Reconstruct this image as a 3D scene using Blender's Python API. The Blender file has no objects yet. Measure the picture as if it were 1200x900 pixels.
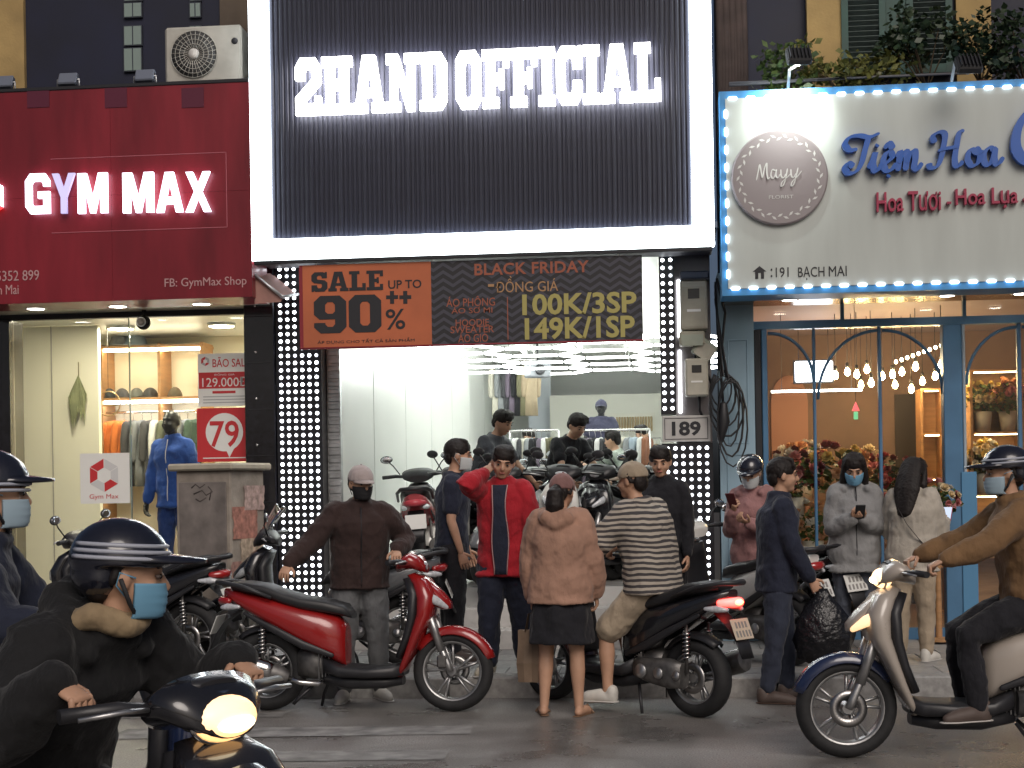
import bpy, bmesh, math, random
import numpy as np
from mathutils import Vector, Matrix, Euler

R = math.radians
random.seed(7)
SC = bpy.context.scene
COL = SC.collection

# ---------------------------------------------------------------- camera
FPX, HOR, CX = 1742.0, 570.0, 600.0          # focal length, horizon row and centre column of the 1200x900 photograph
YAW, ROLL = R(5.8), R(0.9)
CAM = Vector((0, 0, 1.55))
VF = Vector((-math.sin(YAW), math.cos(YAW), 0))
VR0 = Vector((math.cos(YAW), math.sin(YAW), 0))
VU0 = Vector((0, 0, 1))
VR = VR0 * math.cos(ROLL) - VU0 * math.sin(ROLL)
VU = VR0 * math.sin(ROLL) + VU0 * math.cos(ROLL)
cd = bpy.data.cameras.new('camera')
cam = bpy.data.objects.new('camera', cd)
COL.objects.link(cam)
cd.sensor_width = 36
cd.lens = FPX / 1200 * 36
cd.shift_y = (HOR - 450) / 1200
cd.clip_end = 500
M3 = Matrix((VR, VU, -VF)).transposed()
cam.matrix_world = Matrix.Translation(CAM) @ M3.to_4x4()
SC.camera = cam

# ---------------------------------------------------------------- night sky glow and the street's own soft light
w = bpy.data.worlds.new('World')
SC.world = w
w.use_nodes = True
nt = w.node_tree
bg = nt.nodes['Background']
sky = nt.nodes.new('ShaderNodeTexSky')
sky.sky_type = 'NISHITA'
sky.sun_disc = False
sky.sun_elevation = R(38)
sky.sun_rotation = R(180 - 20)
sky.air_density = 0.6
sky.dust_density = 5.0
nt.links.new(sky.outputs[0], bg.inputs[0])
bg.inputs[1].default_value = 0.022
sd = bpy.data.lights.new('sun', 'SUN')
sun = bpy.data.objects.new('sun', sd)
COL.objects.link(sun)
sd.energy = 0.60
sd.angle = R(35)
sd.color = (1.0, 0.92, 0.86)
sun.rotation_euler = (R(52), 0, R(20))
vs = SC.view_settings
vs.view_transform = 'Standard'
vs.look = 'None'
vs.gamma = 1
vs.use_curve_mapping = False
vs.exposure = 1.05
SC.cycles.use_denoising = True
SC.cycles.max_bounces = 7
SC.cycles.sample_clamp_indirect = 4.0
SC.cycles.caustics_reflective = False
SC.cycles.caustics_refractive = False
# ---------------------------------------------------------------- helpers: pixels to places
def ray(px, py):
    return VF + VR * ((px - CX) / FPX) + VU * ((HOR - py) / FPX)
def onY(px, py, Y):
    d = ray(px, py); return CAM + d * ((Y - CAM.y) / d.y)
def onZ(px, py, z):
    d = ray(px, py); return CAM + d * ((z - CAM.z) / d.z)
def atD(px, py, D):
    return CAM + ray(px, py) * D
def gx(px, D, z=0.0):
    """ground place under column px at camera depth D"""
    p = CAM + ray(px, HOR) * D
    return Vector((p.x, p.y, z))

# ---------------------------------------------------------------- materials
MATS = {}
def mat(name, color=(.5, .5, .5), rough=.5, metal=0, emit=None, es=0, var=None, bump=None, coat=0, spec=.5,
        stretch=None, trans=0, sheen=0, fine=None):
    if name in MATS: return MATS[name]
    m = bpy.data.materials.new(name); m.use_nodes = True
    t = m.node_tree; b = t.nodes['Principled BSDF']
    c = (*color, 1)
    b.inputs['Base Color'].default_value = c
    b.inputs['Roughness'].default_value = rough
    b.inputs['Metallic'].default_value = metal
    b.inputs['Specular IOR Level'].default_value = spec
    if coat: b.inputs['Coat Weight'].default_value = coat; b.inputs['Coat Roughness'].default_value = .06
    if sheen: b.inputs['Sheen Weight'].default_value = sheen
    if trans: b.inputs['Transmission Weight'].default_value = trans
    if emit:
        b.inputs['Emission Color'].default_value = (*emit, 1); b.inputs['Emission Strength'].default_value = es
    if var or bump or fine:
        tc = t.nodes.new('ShaderNodeTexCoord'); src = tc.outputs['Object']
        if stretch:
            mp = t.nodes.new('ShaderNodeMapping'); mp.inputs['Scale'].default_value = stretch
            t.links.new(src, mp.inputs[0]); src = mp.outputs[0]
    if var:
        n = t.nodes.new('ShaderNodeTexNoise'); n.inputs['Scale'].default_value = var[0]; n.inputs['Detail'].default_value = 5
        t.links.new(src, n.inputs['Vector'])
        mx = t.nodes.new('ShaderNodeMix'); mx.data_type = 'RGBA'
        a = var[1]
        mx.inputs[6].default_value = (*[x * (1 - a) for x in color], 1)
        mx.inputs[7].default_value = (*[min(1, x * (1 + a)) for x in color], 1)
        rp = t.nodes.new('ShaderNodeMapRange'); rp.inputs[1].default_value = .3; rp.inputs[2].default_value = .7
        t.links.new(n.outputs[0], rp.inputs[0]); t.links.new(rp.outputs[0], mx.inputs[0])
        t.links.new(mx.outputs[2], b.inputs['Base Color'])
        rr = t.nodes.new('ShaderNodeMapRange'); rr.inputs[3].default_value = max(.02, rough - .12); rr.inputs[4].default_value = min(1, rough + .12)
        t.links.new(n.outputs[0], rr.inputs[0]); t.links.new(rr.outputs[0], b.inputs['Roughness'])
    last = None
    for bp in (bump, fine):
        if bp:
            n = t.nodes.new('ShaderNodeTexNoise'); n.inputs['Scale'].default_value = bp[0]; n.inputs['Detail'].default_value = 4
            t.links.new(src, n.inputs['Vector'])
            bm_ = t.nodes.new('ShaderNodeBump'); bm_.inputs['Strength'].default_value = bp[1]; bm_.inputs['Distance'].default_value = bp[2] if len(bp) > 2 else .02
            t.links.new(n.outputs[0], bm_.inputs['Height'])
            if last: t.links.new(last, bm_.inputs['Normal'])
            last = bm_.outputs[0]
    if last: t.links.new(last, b.inputs['Normal'])
    MATS[name] = m
    return m
def cloth(name, color, rough=.85):
    return mat(name, color, rough, var=(7, .14), bump=(8, .75, .05), fine=(420, .25, .002), sheen=.1, spec=.25, stretch=(1, 1, .6))
def paint(name, color, rough=.22):
    return mat(name, color, rough, coat=.8, var=(3, .05))
def glow(name, color, s):
    return mat(name, (.8, .8, .8), .4, emit=color, es=s)
def glass(name, tint=(1, 1, 1), refl=.5, rough=.02):
    if name in MATS: return MATS[name]
    m = bpy.data.materials.new(name); m.use_nodes = True; t = m.node_tree
    t.nodes.remove(t.nodes['Principled BSDF'])
    tr = t.nodes.new('ShaderNodeBsdfTransparent'); tr.inputs[0].default_value = (*tint, 1)
    gl = t.nodes.new('ShaderNodeBsdfGlossy'); gl.inputs['Roughness'].default_value = rough
    fr = t.nodes.new('ShaderNodeFresnel'); fr.inputs[0].default_value = 1.5
    mu = t.nodes.new('ShaderNodeMath'); mu.operation = 'MULTIPLY'; mu.inputs[1].default_value = refl * 2
    mx = t.nodes.new('ShaderNodeMixShader')
    t.links.new(fr.outputs[0], mu.inputs[0]); t.links.new(mu.outputs[0], mx.inputs[0])
    t.links.new(tr.outputs[0], mx.inputs[1]); t.links.new(gl.outputs[0], mx.inputs[2])
    t.links.new(mx.outputs[0], t.nodes['Material Output'].inputs[0])
    MATS[name] = m
    return m

# ---------------------------------------------------------------- mesh builder
_CB = None
def _chamfer_topology():
    global _CB
    bm = bmesh.new(); vs_ = []
    for sx in (-1, 1):
        for sy in (-1, 1):
            for sz in (-1, 1):
                for k in range(3):
                    p = [sx, sy, sz]; q = [sx * .8, sy * .8, sz * .8]; q[k] = p[k]
                    vs_.append((sx, sy, sz, k)); bm.verts.new(q)
    bm.verts.ensure_lookup_table()
    bmesh.ops.convex_hull(bm, input=bm.verts[:])
    bmesh.ops.dissolve_limit(bm, angle_limit=.01, verts=bm.verts[:], edges=bm.edges[:])
    bmesh.ops.recalc_face_normals(bm, faces=bm.faces[:])
    bm.verts.index_update()
    _CB = (vs_, [[v.index for v in f.verts] for f in bm.faces])
    bm.free()
_chamfer_topology()

class MB:
    def __init__(s): s.v = []; s.f = []; s.sm = []
    def add(s, vs_, fs, smooth=False):
        o = len(s.v); s.v.extend([Vector(p) for p in vs_])
        for f in fs: s.f.append([i + o for i in f]); s.sm.append(smooth)
        return s
    def box(s, c, size, rot=None, bev=0):
        hx, hy, hz = size[0] / 2, size[1] / 2, size[2] / 2
        c = Vector(c)
        if bev:
            b = min(bev, hx * .9, hy * .9, hz * .9); pts = []
            for sx, sy, sz, k in _CB[0]:
                d = [hx - b, hy - b, hz - b]; d[k] = (hx, hy, hz)[k]
                pts.append(Vector((sx * d[0], sy * d[1], sz * d[2])))
            fs = _CB[1]
        else:
            pts = [Vector((x, y, z)) for x in (-hx, hx) for y in (-hy, hy) for z in (-hz, hz)]
            fs = [(0, 1, 3, 2), (4, 6, 7, 5), (0, 4, 5, 1), (2, 3, 7, 6), (0, 2, 6, 4), (1, 5, 7, 3)]
        if rot is not None: pts = [rot @ p for p in pts]
        return s.add([p + c for p in pts], fs)
    def span(s, a, b, bev=0):
        a = Vector(a); b = Vector(b)
        return s.box((a + b) / 2, [abs(x) for x in (b - a)], None, bev)
    def loft(s, rings, cap=True, smooth=True, closed=False):
        n = len(rings[0]); o = len(s.v); m = len(rings)
        for r in rings: s.v.extend([Vector(p) for p in r])
        for i in range(m if closed else m - 1):
            a = o + i * n; b = o + ((i + 1) % m) * n
            for j in range(n):
                k = (j + 1) % n
                s.f.append([a + j, a + k, b + k, b + j]); s.sm.append(smooth)
        if cap and not closed:
            s.f.append([o + j for j in reversed(range(n))]); s.sm.append(False)
            s.f.append([o + (m - 1) * n + j for j in range(n)]); s.sm.append(False)
        return s
    def tube(s, pts, rad, seg=8, cap=True, flat=(1, 1), up=None):
        pts = [Vector(p) for p in pts]; m = len(pts)
        if not hasattr(rad, '__len__'): rad = [rad] * m
        rings = []; n0 = None
        for i in range(m):
            d = (pts[min(i + 1, m - 1)] - pts[max(i - 1, 0)])
            if d.length < 1e-9: d = Vector((0, 0, 1))
            d.normalize()
            if n0 is None:
                h = Vector(up) if up else (Vector((0, 0, 1)) if abs(d.z) < .9 else Vector((1, 0, 0)))
                n0 = (h - d * h.dot(d)).normalized()
            else:
                n0 = n0 - d * n0.dot(d)
                if n0.length < 1e-6: n0 = d.orthogonal()
                n0.normalize()
            b = d.cross(n0)
            rings.append([pts[i] + (n0 * math.cos(2 * math.pi * k / seg) * flat[0] + b * math.sin(2 * math.pi * k / seg) * flat[1]) * rad[i] for k in range(seg)])
        return s.loft(rings, cap)
    def limb(s, pts, rad, seg=14, flat=(1, 1), up=None):
        """tube with rounded ends"""
        pts = [Vector(p) for p in pts]
        d0 = (pts[0] - pts[1]).normalized(); d1 = (pts[-1] - pts[-2]).normalized()
        P = [pts[0] + d0 * rad[0] * .95, pts[0] + d0 * rad[0] * .65] + pts + [pts[-1] + d1 * rad[-1] * .65, pts[-1] + d1 * rad[-1] * .95]
        Q = [rad[0] * .3, rad[0] * .75] + list(rad) + [rad[-1] * .75, rad[-1] * .3]
        return s.tube(P, Q, seg, True, flat, up)
    def ell(s, c, r, rot=None, seg=14, rings=9, lo=-90, hi=90):
        c = Vector(c); out = []
        for i in range(rings):
            a = R(lo + (hi - lo) * i / (rings - 1)); ca = max(math.cos(a), .02)
            ring = [Vector((r[0] * ca * math.cos(2 * math.pi * k / seg), r[1] * ca * math.sin(2 * math.pi * k / seg), r[2] * math.sin(a))) for k in range(seg)]
            out.append([(rot @ p if rot is not None else p) + c for p in ring])
        return s.loft(out)
    def lathe(s, prof, seg=20, c=(0, 0, 0), rot=None, closed=False, smooth=True):
        """profile (radius, height) turned round local z"""
        c = Vector(c); rings = []
        for r, z in prof:
            ring = [Vector((r * math.cos(2 * math.pi * k / seg), r * math.sin(2 * math.pi * k / seg), z)) for k in range(seg)]
            rings.append([(rot @ p if rot is not None else p) + c for p in ring])
        return s.loft(rings, cap=not closed, closed=closed, smooth=smooth)
    def prism(s, poly, a, u, v, n, depth, smooth=False):
        """2-D polygon (convex or not, simple) laid at a along u, v, extruded by depth along n"""
        a = Vector(a); u = Vector(u); v = Vector(v); n = Vector(n)
        m = len(poly)
        front = [a + u * p[0] + v * p[1] for p in poly]
        back = [p + n * depth for p in front]
        fs = [list(range(m)), [m + i for i in reversed(range(m))]]
        for i in range(m):
            j = (i + 1) % m; fs.append([j, i, m + i, m + j])
        return s.add(front + back, fs, smooth)
    def sweep(s, st, e=2.6, seg=20, axis='x', smooth=True):
        """stations (x, z, halfwidth y, halfheight z'[, tilt]) lofted as superellipses standing across the spine"""
        rings = []
        P = [Vector((q[0], 0, q[1])) for q in st]
        for i, q in enumerate(st):
            d = (P[min(i + 1, len(P) - 1)] - P[max(0, i - 1)]).normalized()
            if axis == 'x': d = Vector((1, 0, 0)) if d.x > 0 else Vector((-1, 0, 0))
            if len(q) > 4: d = Vector((math.cos(q[4]), 0, math.sin(q[4])))
            nrm = Vector((-d.z, 0, d.x))
            ring = []
            for k in range(seg):
                a = 2 * math.pi * k / seg; ca, sa = math.cos(a), math.sin(a)
                y = math.copysign(abs(ca) ** (2 / e), ca) * q[2]; h = math.copysign(abs(sa) ** (2 / e), sa) * q[3]
                ring.append(P[i] + Vector((0, 1, 0)) * y + nrm * h)
            rings.append(ring)
        return s.loft(rings, True, smooth)
    def mesh(s, name, m, X=None):
        me = bpy.data.meshes.new(name)
        vv = [X @ p for p in s.v] if X is not None else s.v
        me.from_pydata([tuple(p) for p in vv], [], s.f)
        me.polygons.foreach_set('use_smooth', s.sm)
        me.update()
        if m: me.materials.append(m)
        return me
    def obj(s, name, m, parent=None, X=None, sharp=None):
        me = s.mesh(name, m, X)
        if sharp: me.set_sharp_from_angle(angle=R(sharp))
        return link(name, me, parent)

WP = {}
def wthing(name, label, cat, loc, group=None):
    """a thing whose parts are given in street coordinates"""
    o = thing(name, label, cat, loc, 0, group); WP[o.name] = Vector(loc); return o
def link(name, data, parent=None, loc=None, rot=None):
    o = bpy.data.objects.new(name, data); COL.objects.link(o)
    if parent is not None:
        o.parent = parent
        if parent.name in WP: o.matrix_parent_inverse = Matrix.Translation(-WP[parent.name])
    if loc is not None: o.location = loc
    if rot is not None: o.rotation_euler = rot
    return o
def tag(o, label=None, cat=None, group=None, kind=None):
    if label: o['label'] = label
    if cat: o['category'] = cat
    if group: o['group'] = group
    if kind: o['kind'] = kind
    return o
def thing(name, label, cat, loc=(0, 0, 0), rz=0, group=None):
    o = link(name, None, None, loc, (0, 0, rz)); o.empty_display_size = .1
    return tag(o, label, cat, group)
def struct(name, mb, m, parent=None):
    o = mb.obj(name, m, parent); o['kind'] = 'structure'; return o
def copy_tree(o, parent=None):
    c = o.copy(); COL.objects.link(c)
    if parent is not None: c.parent = parent
    for ch in [x for x in o.children]: copy_tree(ch, c)
    return c

# organic shapes: voxel-fused, smoothed and wrinkled; baked to plain meshes at the end
BAKE = []; EXTRA = {}
_TX = {}
def folds(scale):
    if scale not in _TX:
        if isinstance(scale, str):
            t = bpy.data.textures.new('creases', 'MUSGRAVE'); t.musgrave_type = 'RIDGED_MULTIFRACTAL'; t.noise_scale = float(scale[1:]); t.octaves = 2; t.noise_intensity = .55
        else:
            t = bpy.data.textures.new('folds', 'CLOUDS'); t.noise_scale = scale; t.noise_depth = 1
        _TX[scale] = t
    return _TX[scale]
def organic(mb, name, m, parent, voxel=.011, smooth=4, disp=None, extra=None):
    o = mb.obj(name, m, parent)
    r = o.modifiers.new('r', 'REMESH'); r.mode = 'VOXEL'; r.voxel_size = voxel; r.use_smooth_shade = True
    if smooth:
        sm = o.modifiers.new('s', 'SMOOTH'); sm.factor = .5; sm.iterations = smooth
    for d in (disp or []):
        dm = o.modifiers.new('d', 'DISPLACE'); dm.texture = folds(d[1]); dm.strength = d[0]; dm.mid_level = .38
    BAKE.append(o)
    if extra: EXTRA[o] = extra
    return o
def bake_all():
    dg = bpy.context.evaluated_depsgraph_get()
    done = []
    for o in BAKE:
        me = bpy.data.meshes.new_from_object(o.evaluated_get(dg)); done.append((o, me))
    for o, me in done:
        ex = EXTRA.get(o)
        if ex:
            bm = bmesh.new(); bm.from_mesh(me)
            vs_ = [bm.verts.new(p) for p in ex.v]
            for f in ex.f:
                fc = bm.faces.new([vs_[i] for i in f]); fc.smooth = True
            bm.to_mesh(me); bm.free()
        o.modifiers.clear(); o.data = me

ORD = ['first', 'second', 'third', 'fourth', 'fifth', 'sixth', 'seventh', 'eighth', 'ninth', 'tenth', 'eleventh', 'twelfth', 'thirteenth', 'fourteenth', 'fifteenth', 'sixteenth']
# ---------------------------------------------------------------- lettering
def text(name, body, m, parent, c, width, height, Y=None, depth=.012, bold=0, shear=0, rot=None, spacing=1.0):
    """flat lettering facing the street (-y), its box centred on c and stretched to width x height"""
    cu = bpy.data.curves.new(name, 'FONT'); cu.body = body; cu.size = 1; cu.extrude = .01; cu.offset = bold
    cu.space_character = spacing
    cu.resolution_u = 3
    o = bpy.data.objects.new('t', cu); COL.objects.link(o)
    dg = bpy.context.evaluated_depsgraph_get()
    me = bpy.data.meshes.new_from_object(o.evaluated_get(dg))
    bpy.data.objects.remove(o)
    n = len(me.vertices); co = np.empty(n * 3, 'f'); me.vertices.foreach_get('co', co); co = co.reshape(-1, 3)
    lo, hi = co.min(0), co.max(0)
    x = (co[:, 0] - (lo[0] + hi[0]) / 2) / max(1e-6, hi[0] - lo[0]) * width
    z = (co[:, 1] - (lo[1] + hi[1]) / 2) / max(1e-6, hi[1] - lo[1]) * height
    x = x + z * shear
    y = -co[:, 2] / .01 * depth / 2
    out = np.stack([x, y, z], 1)
    if rot is not None: out = out @ np.array(rot).T
    out = (out + np.array(c)).astype('f')
    me.vertices.foreach_set('co', out.ravel()); me.update()
    me.materials.clear(); me.materials.append(m); me.name = name
    return link(name, me, parent)
# ---------------------------------------------------------------- people
SKIN = lambda: mat('skin', (.50, .29, .19), .5, var=(14, .1), fine=(300, .1, .001))
HAIR = lambda: mat('hair', (.016, .012, .011), .6, var=(20, .4), bump=(90, .4, .005), stretch=(1, 1, .12), spec=.3)
def rotx(a): return Matrix.Rotation(a, 3, 'X')
def roty(a): return Matrix.Rotation(a, 3, 'Y')
def rotz(a): return Matrix.Rotation(a, 3, 'Z')
def sdir(f, o, side):
    """limb direction hanging down, swung f degrees forward and o degrees outward"""
    f = R(f); o = R(o)
    return Vector((side * math.sin(o) * math.cos(f), math.sin(f) * math.cos(o) if abs(f) < 10 else math.sin(f), -math.cos(f) * math.cos(o))).normalized()

def hand(mb, wr, d, palm, side, k, curl=.35):
    """wr wrist, d finger direction, palm palm-facing normal; k metres per metre of stature"""
    d = d.normalized(); palm = (palm - d * palm.dot(d)).normalized(); a = d.cross(palm).normalized() * side
    L = k
    rings = []
    for t, wd, th in ((-.012, .017, .014), (.02, .030, .015), (.055, .038, .014), (.085, .037, .012), (.095, .030, .008)):
        c = wr + d * t * L; rings.append([c + (a * math.cos(q) * wd + palm * math.sin(q) * th) * L for q in [2 * math.pi * j / 12 for j in range(12)]])
    mb.loft(rings)
    for off, ln in ((-.029, .058), (-.0095, .072), (.0105, .078), (.030, .070)):
        p = wr + (d * .085 + a * off) * L; pts = [p]; ang = .1
        dd = (d + a * off * 2.2).normalized()
        for s_ in (.45, .32, .23):
            ang += curl * 1.15
            p = p + (dd * math.cos(ang) + palm * math.sin(ang)) * ln * s_ * L; pts.append(p)
        mb.limb(pts, [.0092 * L, .0088 * L, .008 * L, .0068 * L], 8)
    p = wr + (d * .022 + a * .024) * L
    e = (d * .65 + a * .8 + palm * .35).normalized(); q = p + e * .045 * L
    g = (d * .9 + a * .25 + palm * (.3 + curl * .5)).normalized()
    mb.limb([p, q, q + g * .032 * L], [.013 * L, .0105 * L, .0085 * L], 8)

TORSO_M = [(-.055, .062, .058), (-.02, .088, .066), (.02, .094, .067), (.06, .090, .064), (.11, .085, .060), (.17, .090, .064), (.23, .096, .069), (.275, .094, .064), (.305, .078, .050), (.332, .048, .040), (.35, .034, .034)]
TORSO_F = [(-.055, .062, .060), (-.02, .092, .070), (.02, .098, .072), (.06, .088, .066), (.11, .073, .055), (.17, .080, .060), (.23, .088, .072), (.275, .083, .060), (.305, .066, .046), (.332, .041, .036), (.35, .030, .030)]

def person(label, loc, face, H=1.68, fem=False, lean=4, hipz=None, th=((3, 2), (-2, 2)), sh=((-3, 1), (-3, 1)),
           ua=((.16, .02, -1), (.16, .02, -1)), fa=((.05, .25, -1), (.05, .25, -1)), palm=None, curl=(.35, .35),
           head=(0, 0, 0), top=None, bot=None, shoes=None, hair='short', cap=None, mask=None, face_on=True, voxel=.0085,
           build=1.0, twist=0, reach=None, hdir=None, pole_dir=None, name='person', group=None, hands=True):
    root = thing(name, label, 'person', loc, R(face), group)
    TS = TORSO_F if fem else TORSO_M
    # spine
    hz = hipz if hipz is not None else 0
    def D(a): return rotz(R(twist * min(1, abs(a) / 1e9 + 1) * 0)) @ Vector((0, math.sin(R(a)), math.cos(R(a))))
    sp = [(-.06, Vector((0, 0, -.06 * H))), (0, Vector((0, 0, 0)))]
    p = Vector((0, 0, 0))
    for t0, t1, k in ((0, .1, .45), (.1, .2, .9), (.2, .36, 1.15)):
        p = p + D(lean * k) * (t1 - t0) * H; sp.append((t1, p.copy()))
    def spine(t):
        for (a, pa), (b, pb) in zip(sp, sp[1:]):
            if t <= b or b == .36:
                q = (t - a) / (b - a); return pa.lerp(pb, q)
    def sdirn(t): return (spine(min(.36, t + .04)) - spine(t - .04)).normalized()
    tw = lambda t: rotz(R(twist) * max(0, min(1, t / .25)))
    def frame(t):
        n = sdirn(t); x = tw(t) @ Vector((1, 0, 0)); x = (x - n * x.dot(n)).normalized(); return x, n.cross(x)
    def ring(t, rx, ry, seg=22, e=2.3, dy=0):
        x, y = frame(t); c = spine(t) + y * dy; out = []
        for k in range(seg):
            a = 2 * math.pi * k / seg; ca, sa = math.cos(a), math.sin(a)
            out.append(c + x * math.copysign(abs(ca) ** (2 / e), ca) * rx + y * math.copysign(abs(sa) ** (2 / e), sa) * ry)
        return out
    # joints
    hw = .052 * H
    hips = [Vector((hw, 0, -.005 * H)), Vector((-hw, 0, -.005 * H))]
    knees, ankles = [], []
    for i, s in ((0, 1), (1, -1)):
        k = hips[i] + sdir(*th[i], s) * .245 * H; knees.append(k); ankles.append(k + sdir(*sh[i], s) * .235 * H)
    if hipz is None:
        up = Vector((0, 0, -min(a.z for a in ankles) + .042 * H))
    else: up = Vector((0, 0, hipz))
    xs, ys = frame(.31)
    shj = [spine(.296) + xs * .092 * H * build * (.9 if fem else 1), spine(.296) - xs * .092 * H * build * (.9 if fem else 1)]
    nb = sdirn(.33)
    els, wrs, fds = [], [], []
    for i, s in ((0, 1), (1, -1)):
        u = Vector((ua[i][0] * s, ua[i][1], ua[i][2])).normalized(); f = Vector((fa[i][0] * s, fa[i][1], fa[i][2])).normalized()
        u = rotz(R(twist)) @ u; f = rotz(R(twist)) @ f
        if reach and reach[i]:      # two-bone reach to a given wrist place
            tg = Vector((reach[i][0] * s, reach[i][1], reach[i][2])) - Vector((0, 0, up.z)); v_ = tg - shj[i]; la, lb = .172 * H, .150 * H
            d_ = min(v_.length, (la + lb) * .985); vn = v_.normalized(); ca_ = max(-1, min(1, (la * la + d_ * d_ - lb * lb) / (2 * la * d_))); pole = Vector((s * .75, -.2, -1)) if not pole_dir else Vector((s * pole_dir[0], pole_dir[1], pole_dir[2])); pole = (pole - vn * pole.dot(vn)).normalized()
            e = shj[i] + vn * la * ca_ + pole * la * math.sqrt(1 - ca_ * ca_); w_ = shj[i] + vn * d_; els.append(e); wrs.append(w_); fds.append((w_ - e).normalized())
        else:
            e = shj[i] + u * .172 * H; els.append(e); wrs.append(e + f * .150 * H); fds.append(f)
        if hdir and hdir[i]: fds[i] = Vector((hdir[i][0] * s, hdir[i][1], hdir[i][2])).normalized()
    T = lambda v: v + up
    # head frame
    hd = Euler((R(-head[0]), R(head[2]), R(head[1] + twist)), 'ZXY').to_matrix() if False else rotz(R(head[1] + twist)) @ rotx(R(-head[0])) @ roty(R(head[2]))
    neck0 = spine(.33); hb = spine(.36) + nb * .006 * H + Vector((0, .006 * H, 0))
    hc = hb + hd @ Vector((0, .010 * H, .062 * H))
    hk = H * (1.03 if not fem else 1.03)
    def hp(x, y, z): return T(hc) + hd @ Vector((x * hk, y * hk, z * hk))
    # ---- skin: one continuous body
    B = MB()
    b_ = build
    B.loft([[T(q) for q in ring(t, rx * H * b_, ry * H * b_)] for t, rx, ry in TS])
    for i, s in ((0, 1), (1, -1)):
        B.limb([T(hips[i]), T(hips[i].lerp(knees[i], .45)), T(knees[i]), T(knees[i].lerp(ankles[i], .35)), T(knees[i].lerp(ankles[i], .75)), T(ankles[i])],
               [q * H * (.95 + .05 * b_) for q in (.052, .047, .032, .033, .023, .020)])
        fd = sdir(th[i][0] * 0 + 0, 0, s); fx = Vector((s * .28, 1, 0)).normalized()
        an = T(ankles[i])
        B.limb([an + Vector((0, -.018 * H, -.022 * H)), an + fx * .03 * H + Vector((0, 0, -.020 * H)), an + fx * .085 * H + Vector((0, 0, -.028 * H)), an + fx * .112 * H + Vector((0, 0, -.032 * H))],
               [.019 * H, .023 * H, .020 * H, .012 * H])
        B.limb([T(shj[i]), T(shj[i].lerp(els[i], .4)), T(els[i]), T(els[i].lerp(wrs[i], .3)), T(wrs[i])], [q * H * b_ for q in (.034, .028, .022, .022, .0145)])
    B.limb([T(spine(.30)), T(neck0), T(hb), T(hc) + hd @ Vector((0, -.008 * H, -.03 * H))], [.040 * H, .033 * H, .030 * H, .030 * H])
    B.ell(hp(0, -.008, .012), (.0465 * hk, .0575 * hk, .055 * hk), hd)
    B.ell(hp(0, .012, -.018), (.041 * hk, .042 * hk, .042 * hk), hd)
    B.ell(hp(0, .028, -.050), (.023 * hk, .020 * hk, .017 * hk), hd)
    B.limb([hp(0, .049, .010), hp(0, .0615, -.014)], [.005 * hk, .0085 * hk], 8)
    B.ell(hp(0, .046, .016), (.030 * hk, .009 * hk, .006 * hk), hd)
    for s in (1, -1):
        B.ell(hp(s * .0465, -.006, -.004), (.006 * hk, .012 * hk, .019 * hk), hd)
        B.ell(hp(s * .022, .036, -.016), (.014 * hk, .012 * hk, .014 * hk), hd)
    HX = MB()
    if hands:
        for i, s in ((0, 1), (1, -1)):
            pv = Vector(palm[i]) if palm and palm[i] else Vector((-s, 0, 0.01))
            if palm and palm[i]: pv.x *= s
            pv = rotz(R(twist)) @ pv
            hand(HX, T(wrs[i]), fds[i], pv, s, H / 1.68, curl[i])
    body = organic(B, 'body', SKIN(), root, voxel, 3, None, HX)
    # ---- face details
    if face_on:
        wh = mat('eye_white', (.20, .16, .14), .4); dk = mat('eye_dark', (.02, .013, .01), .25)
        for s in (1, -1):
            e = MB(); e.ell(hp(s * .0195, .0475, .003), (.0080 * hk, .005 * hk, .0028 * hk), hd, 10, 7); eo = e.obj('eye', wh, root)
            e = MB(); e.ell(hp(s * .0195, .0515, .003), (.0046 * hk, .003 * hk, .0043 * hk), hd, 8, 7); e.obj('iris', dk, eo)
            e = MB(); e.limb([hp(s * .010, .0545, .0165), hp(s * .021, .0535, .0195), hp(s * .031, .046, .0165)], [.0022 * hk, .0028 * hk, .0018 * hk], 6); e.obj('eyebrow', HAIR(), root)
        if not mask:
            e = MB(); e.ell(hp(0, .0525, -.033), (.0145 * hk, .006 * hk, .0048 * hk), hd, 10, 7); e.obj('mouth', mat('lips', (.36, .12, .09), .4), root)
    # ---- clothes
    vx = voxel * 1.25
    if top:
        o_ = top.get('ease', 1.13); hem = top.get('hem', -.05); C = MB(); fl = top.get('flare', 1.0)
        ts = [q for q in TS if q[0] > hem + .012]
        rs = []
        hx0 = max(TS[1][1], TS[2][1]); hy0 = max(TS[1][2], TS[2][2])
        rs.append([T(q) for q in ring(hem, hx0 * H * b_ * o_ * fl + .008, hy0 * H * b_ * o_ * fl + .012)])
        for t, rx, ry in ts:
            k = o_ if t < .29 else 1 + (o_ - 1) * .6
            bl = 1 + (fl - 1) * max(0, 1 - (t - hem) / .12)
            if t < .2: rx = rx * .45 + hx0 * .55; ry = ry * .45 + hy0 * .55
            if t > .34: rx *= 1.25; ry *= 1.25
            rs.append([T(q) for q in ring(t, rx * H * b_ * k * bl, ry * H * b_ * k * bl + .004)])
        if top.get('collar'):
            rs.append([T(q) for q in ring(.362, .042 * H, .042 * H)])
        C.loft(rs)
        for i in (0, 1):      # shoulder slope from the neck
            C.limb([T(spine(.325)), T(spine(.325).lerp(shj[i], .5)), T(shj[i])], [.035 * H * b_, .036 * H * b_, .034 * H * b_])
        sl = top.get('sleeve', 1.0); sr = top.get('puff', 1.0)
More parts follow.
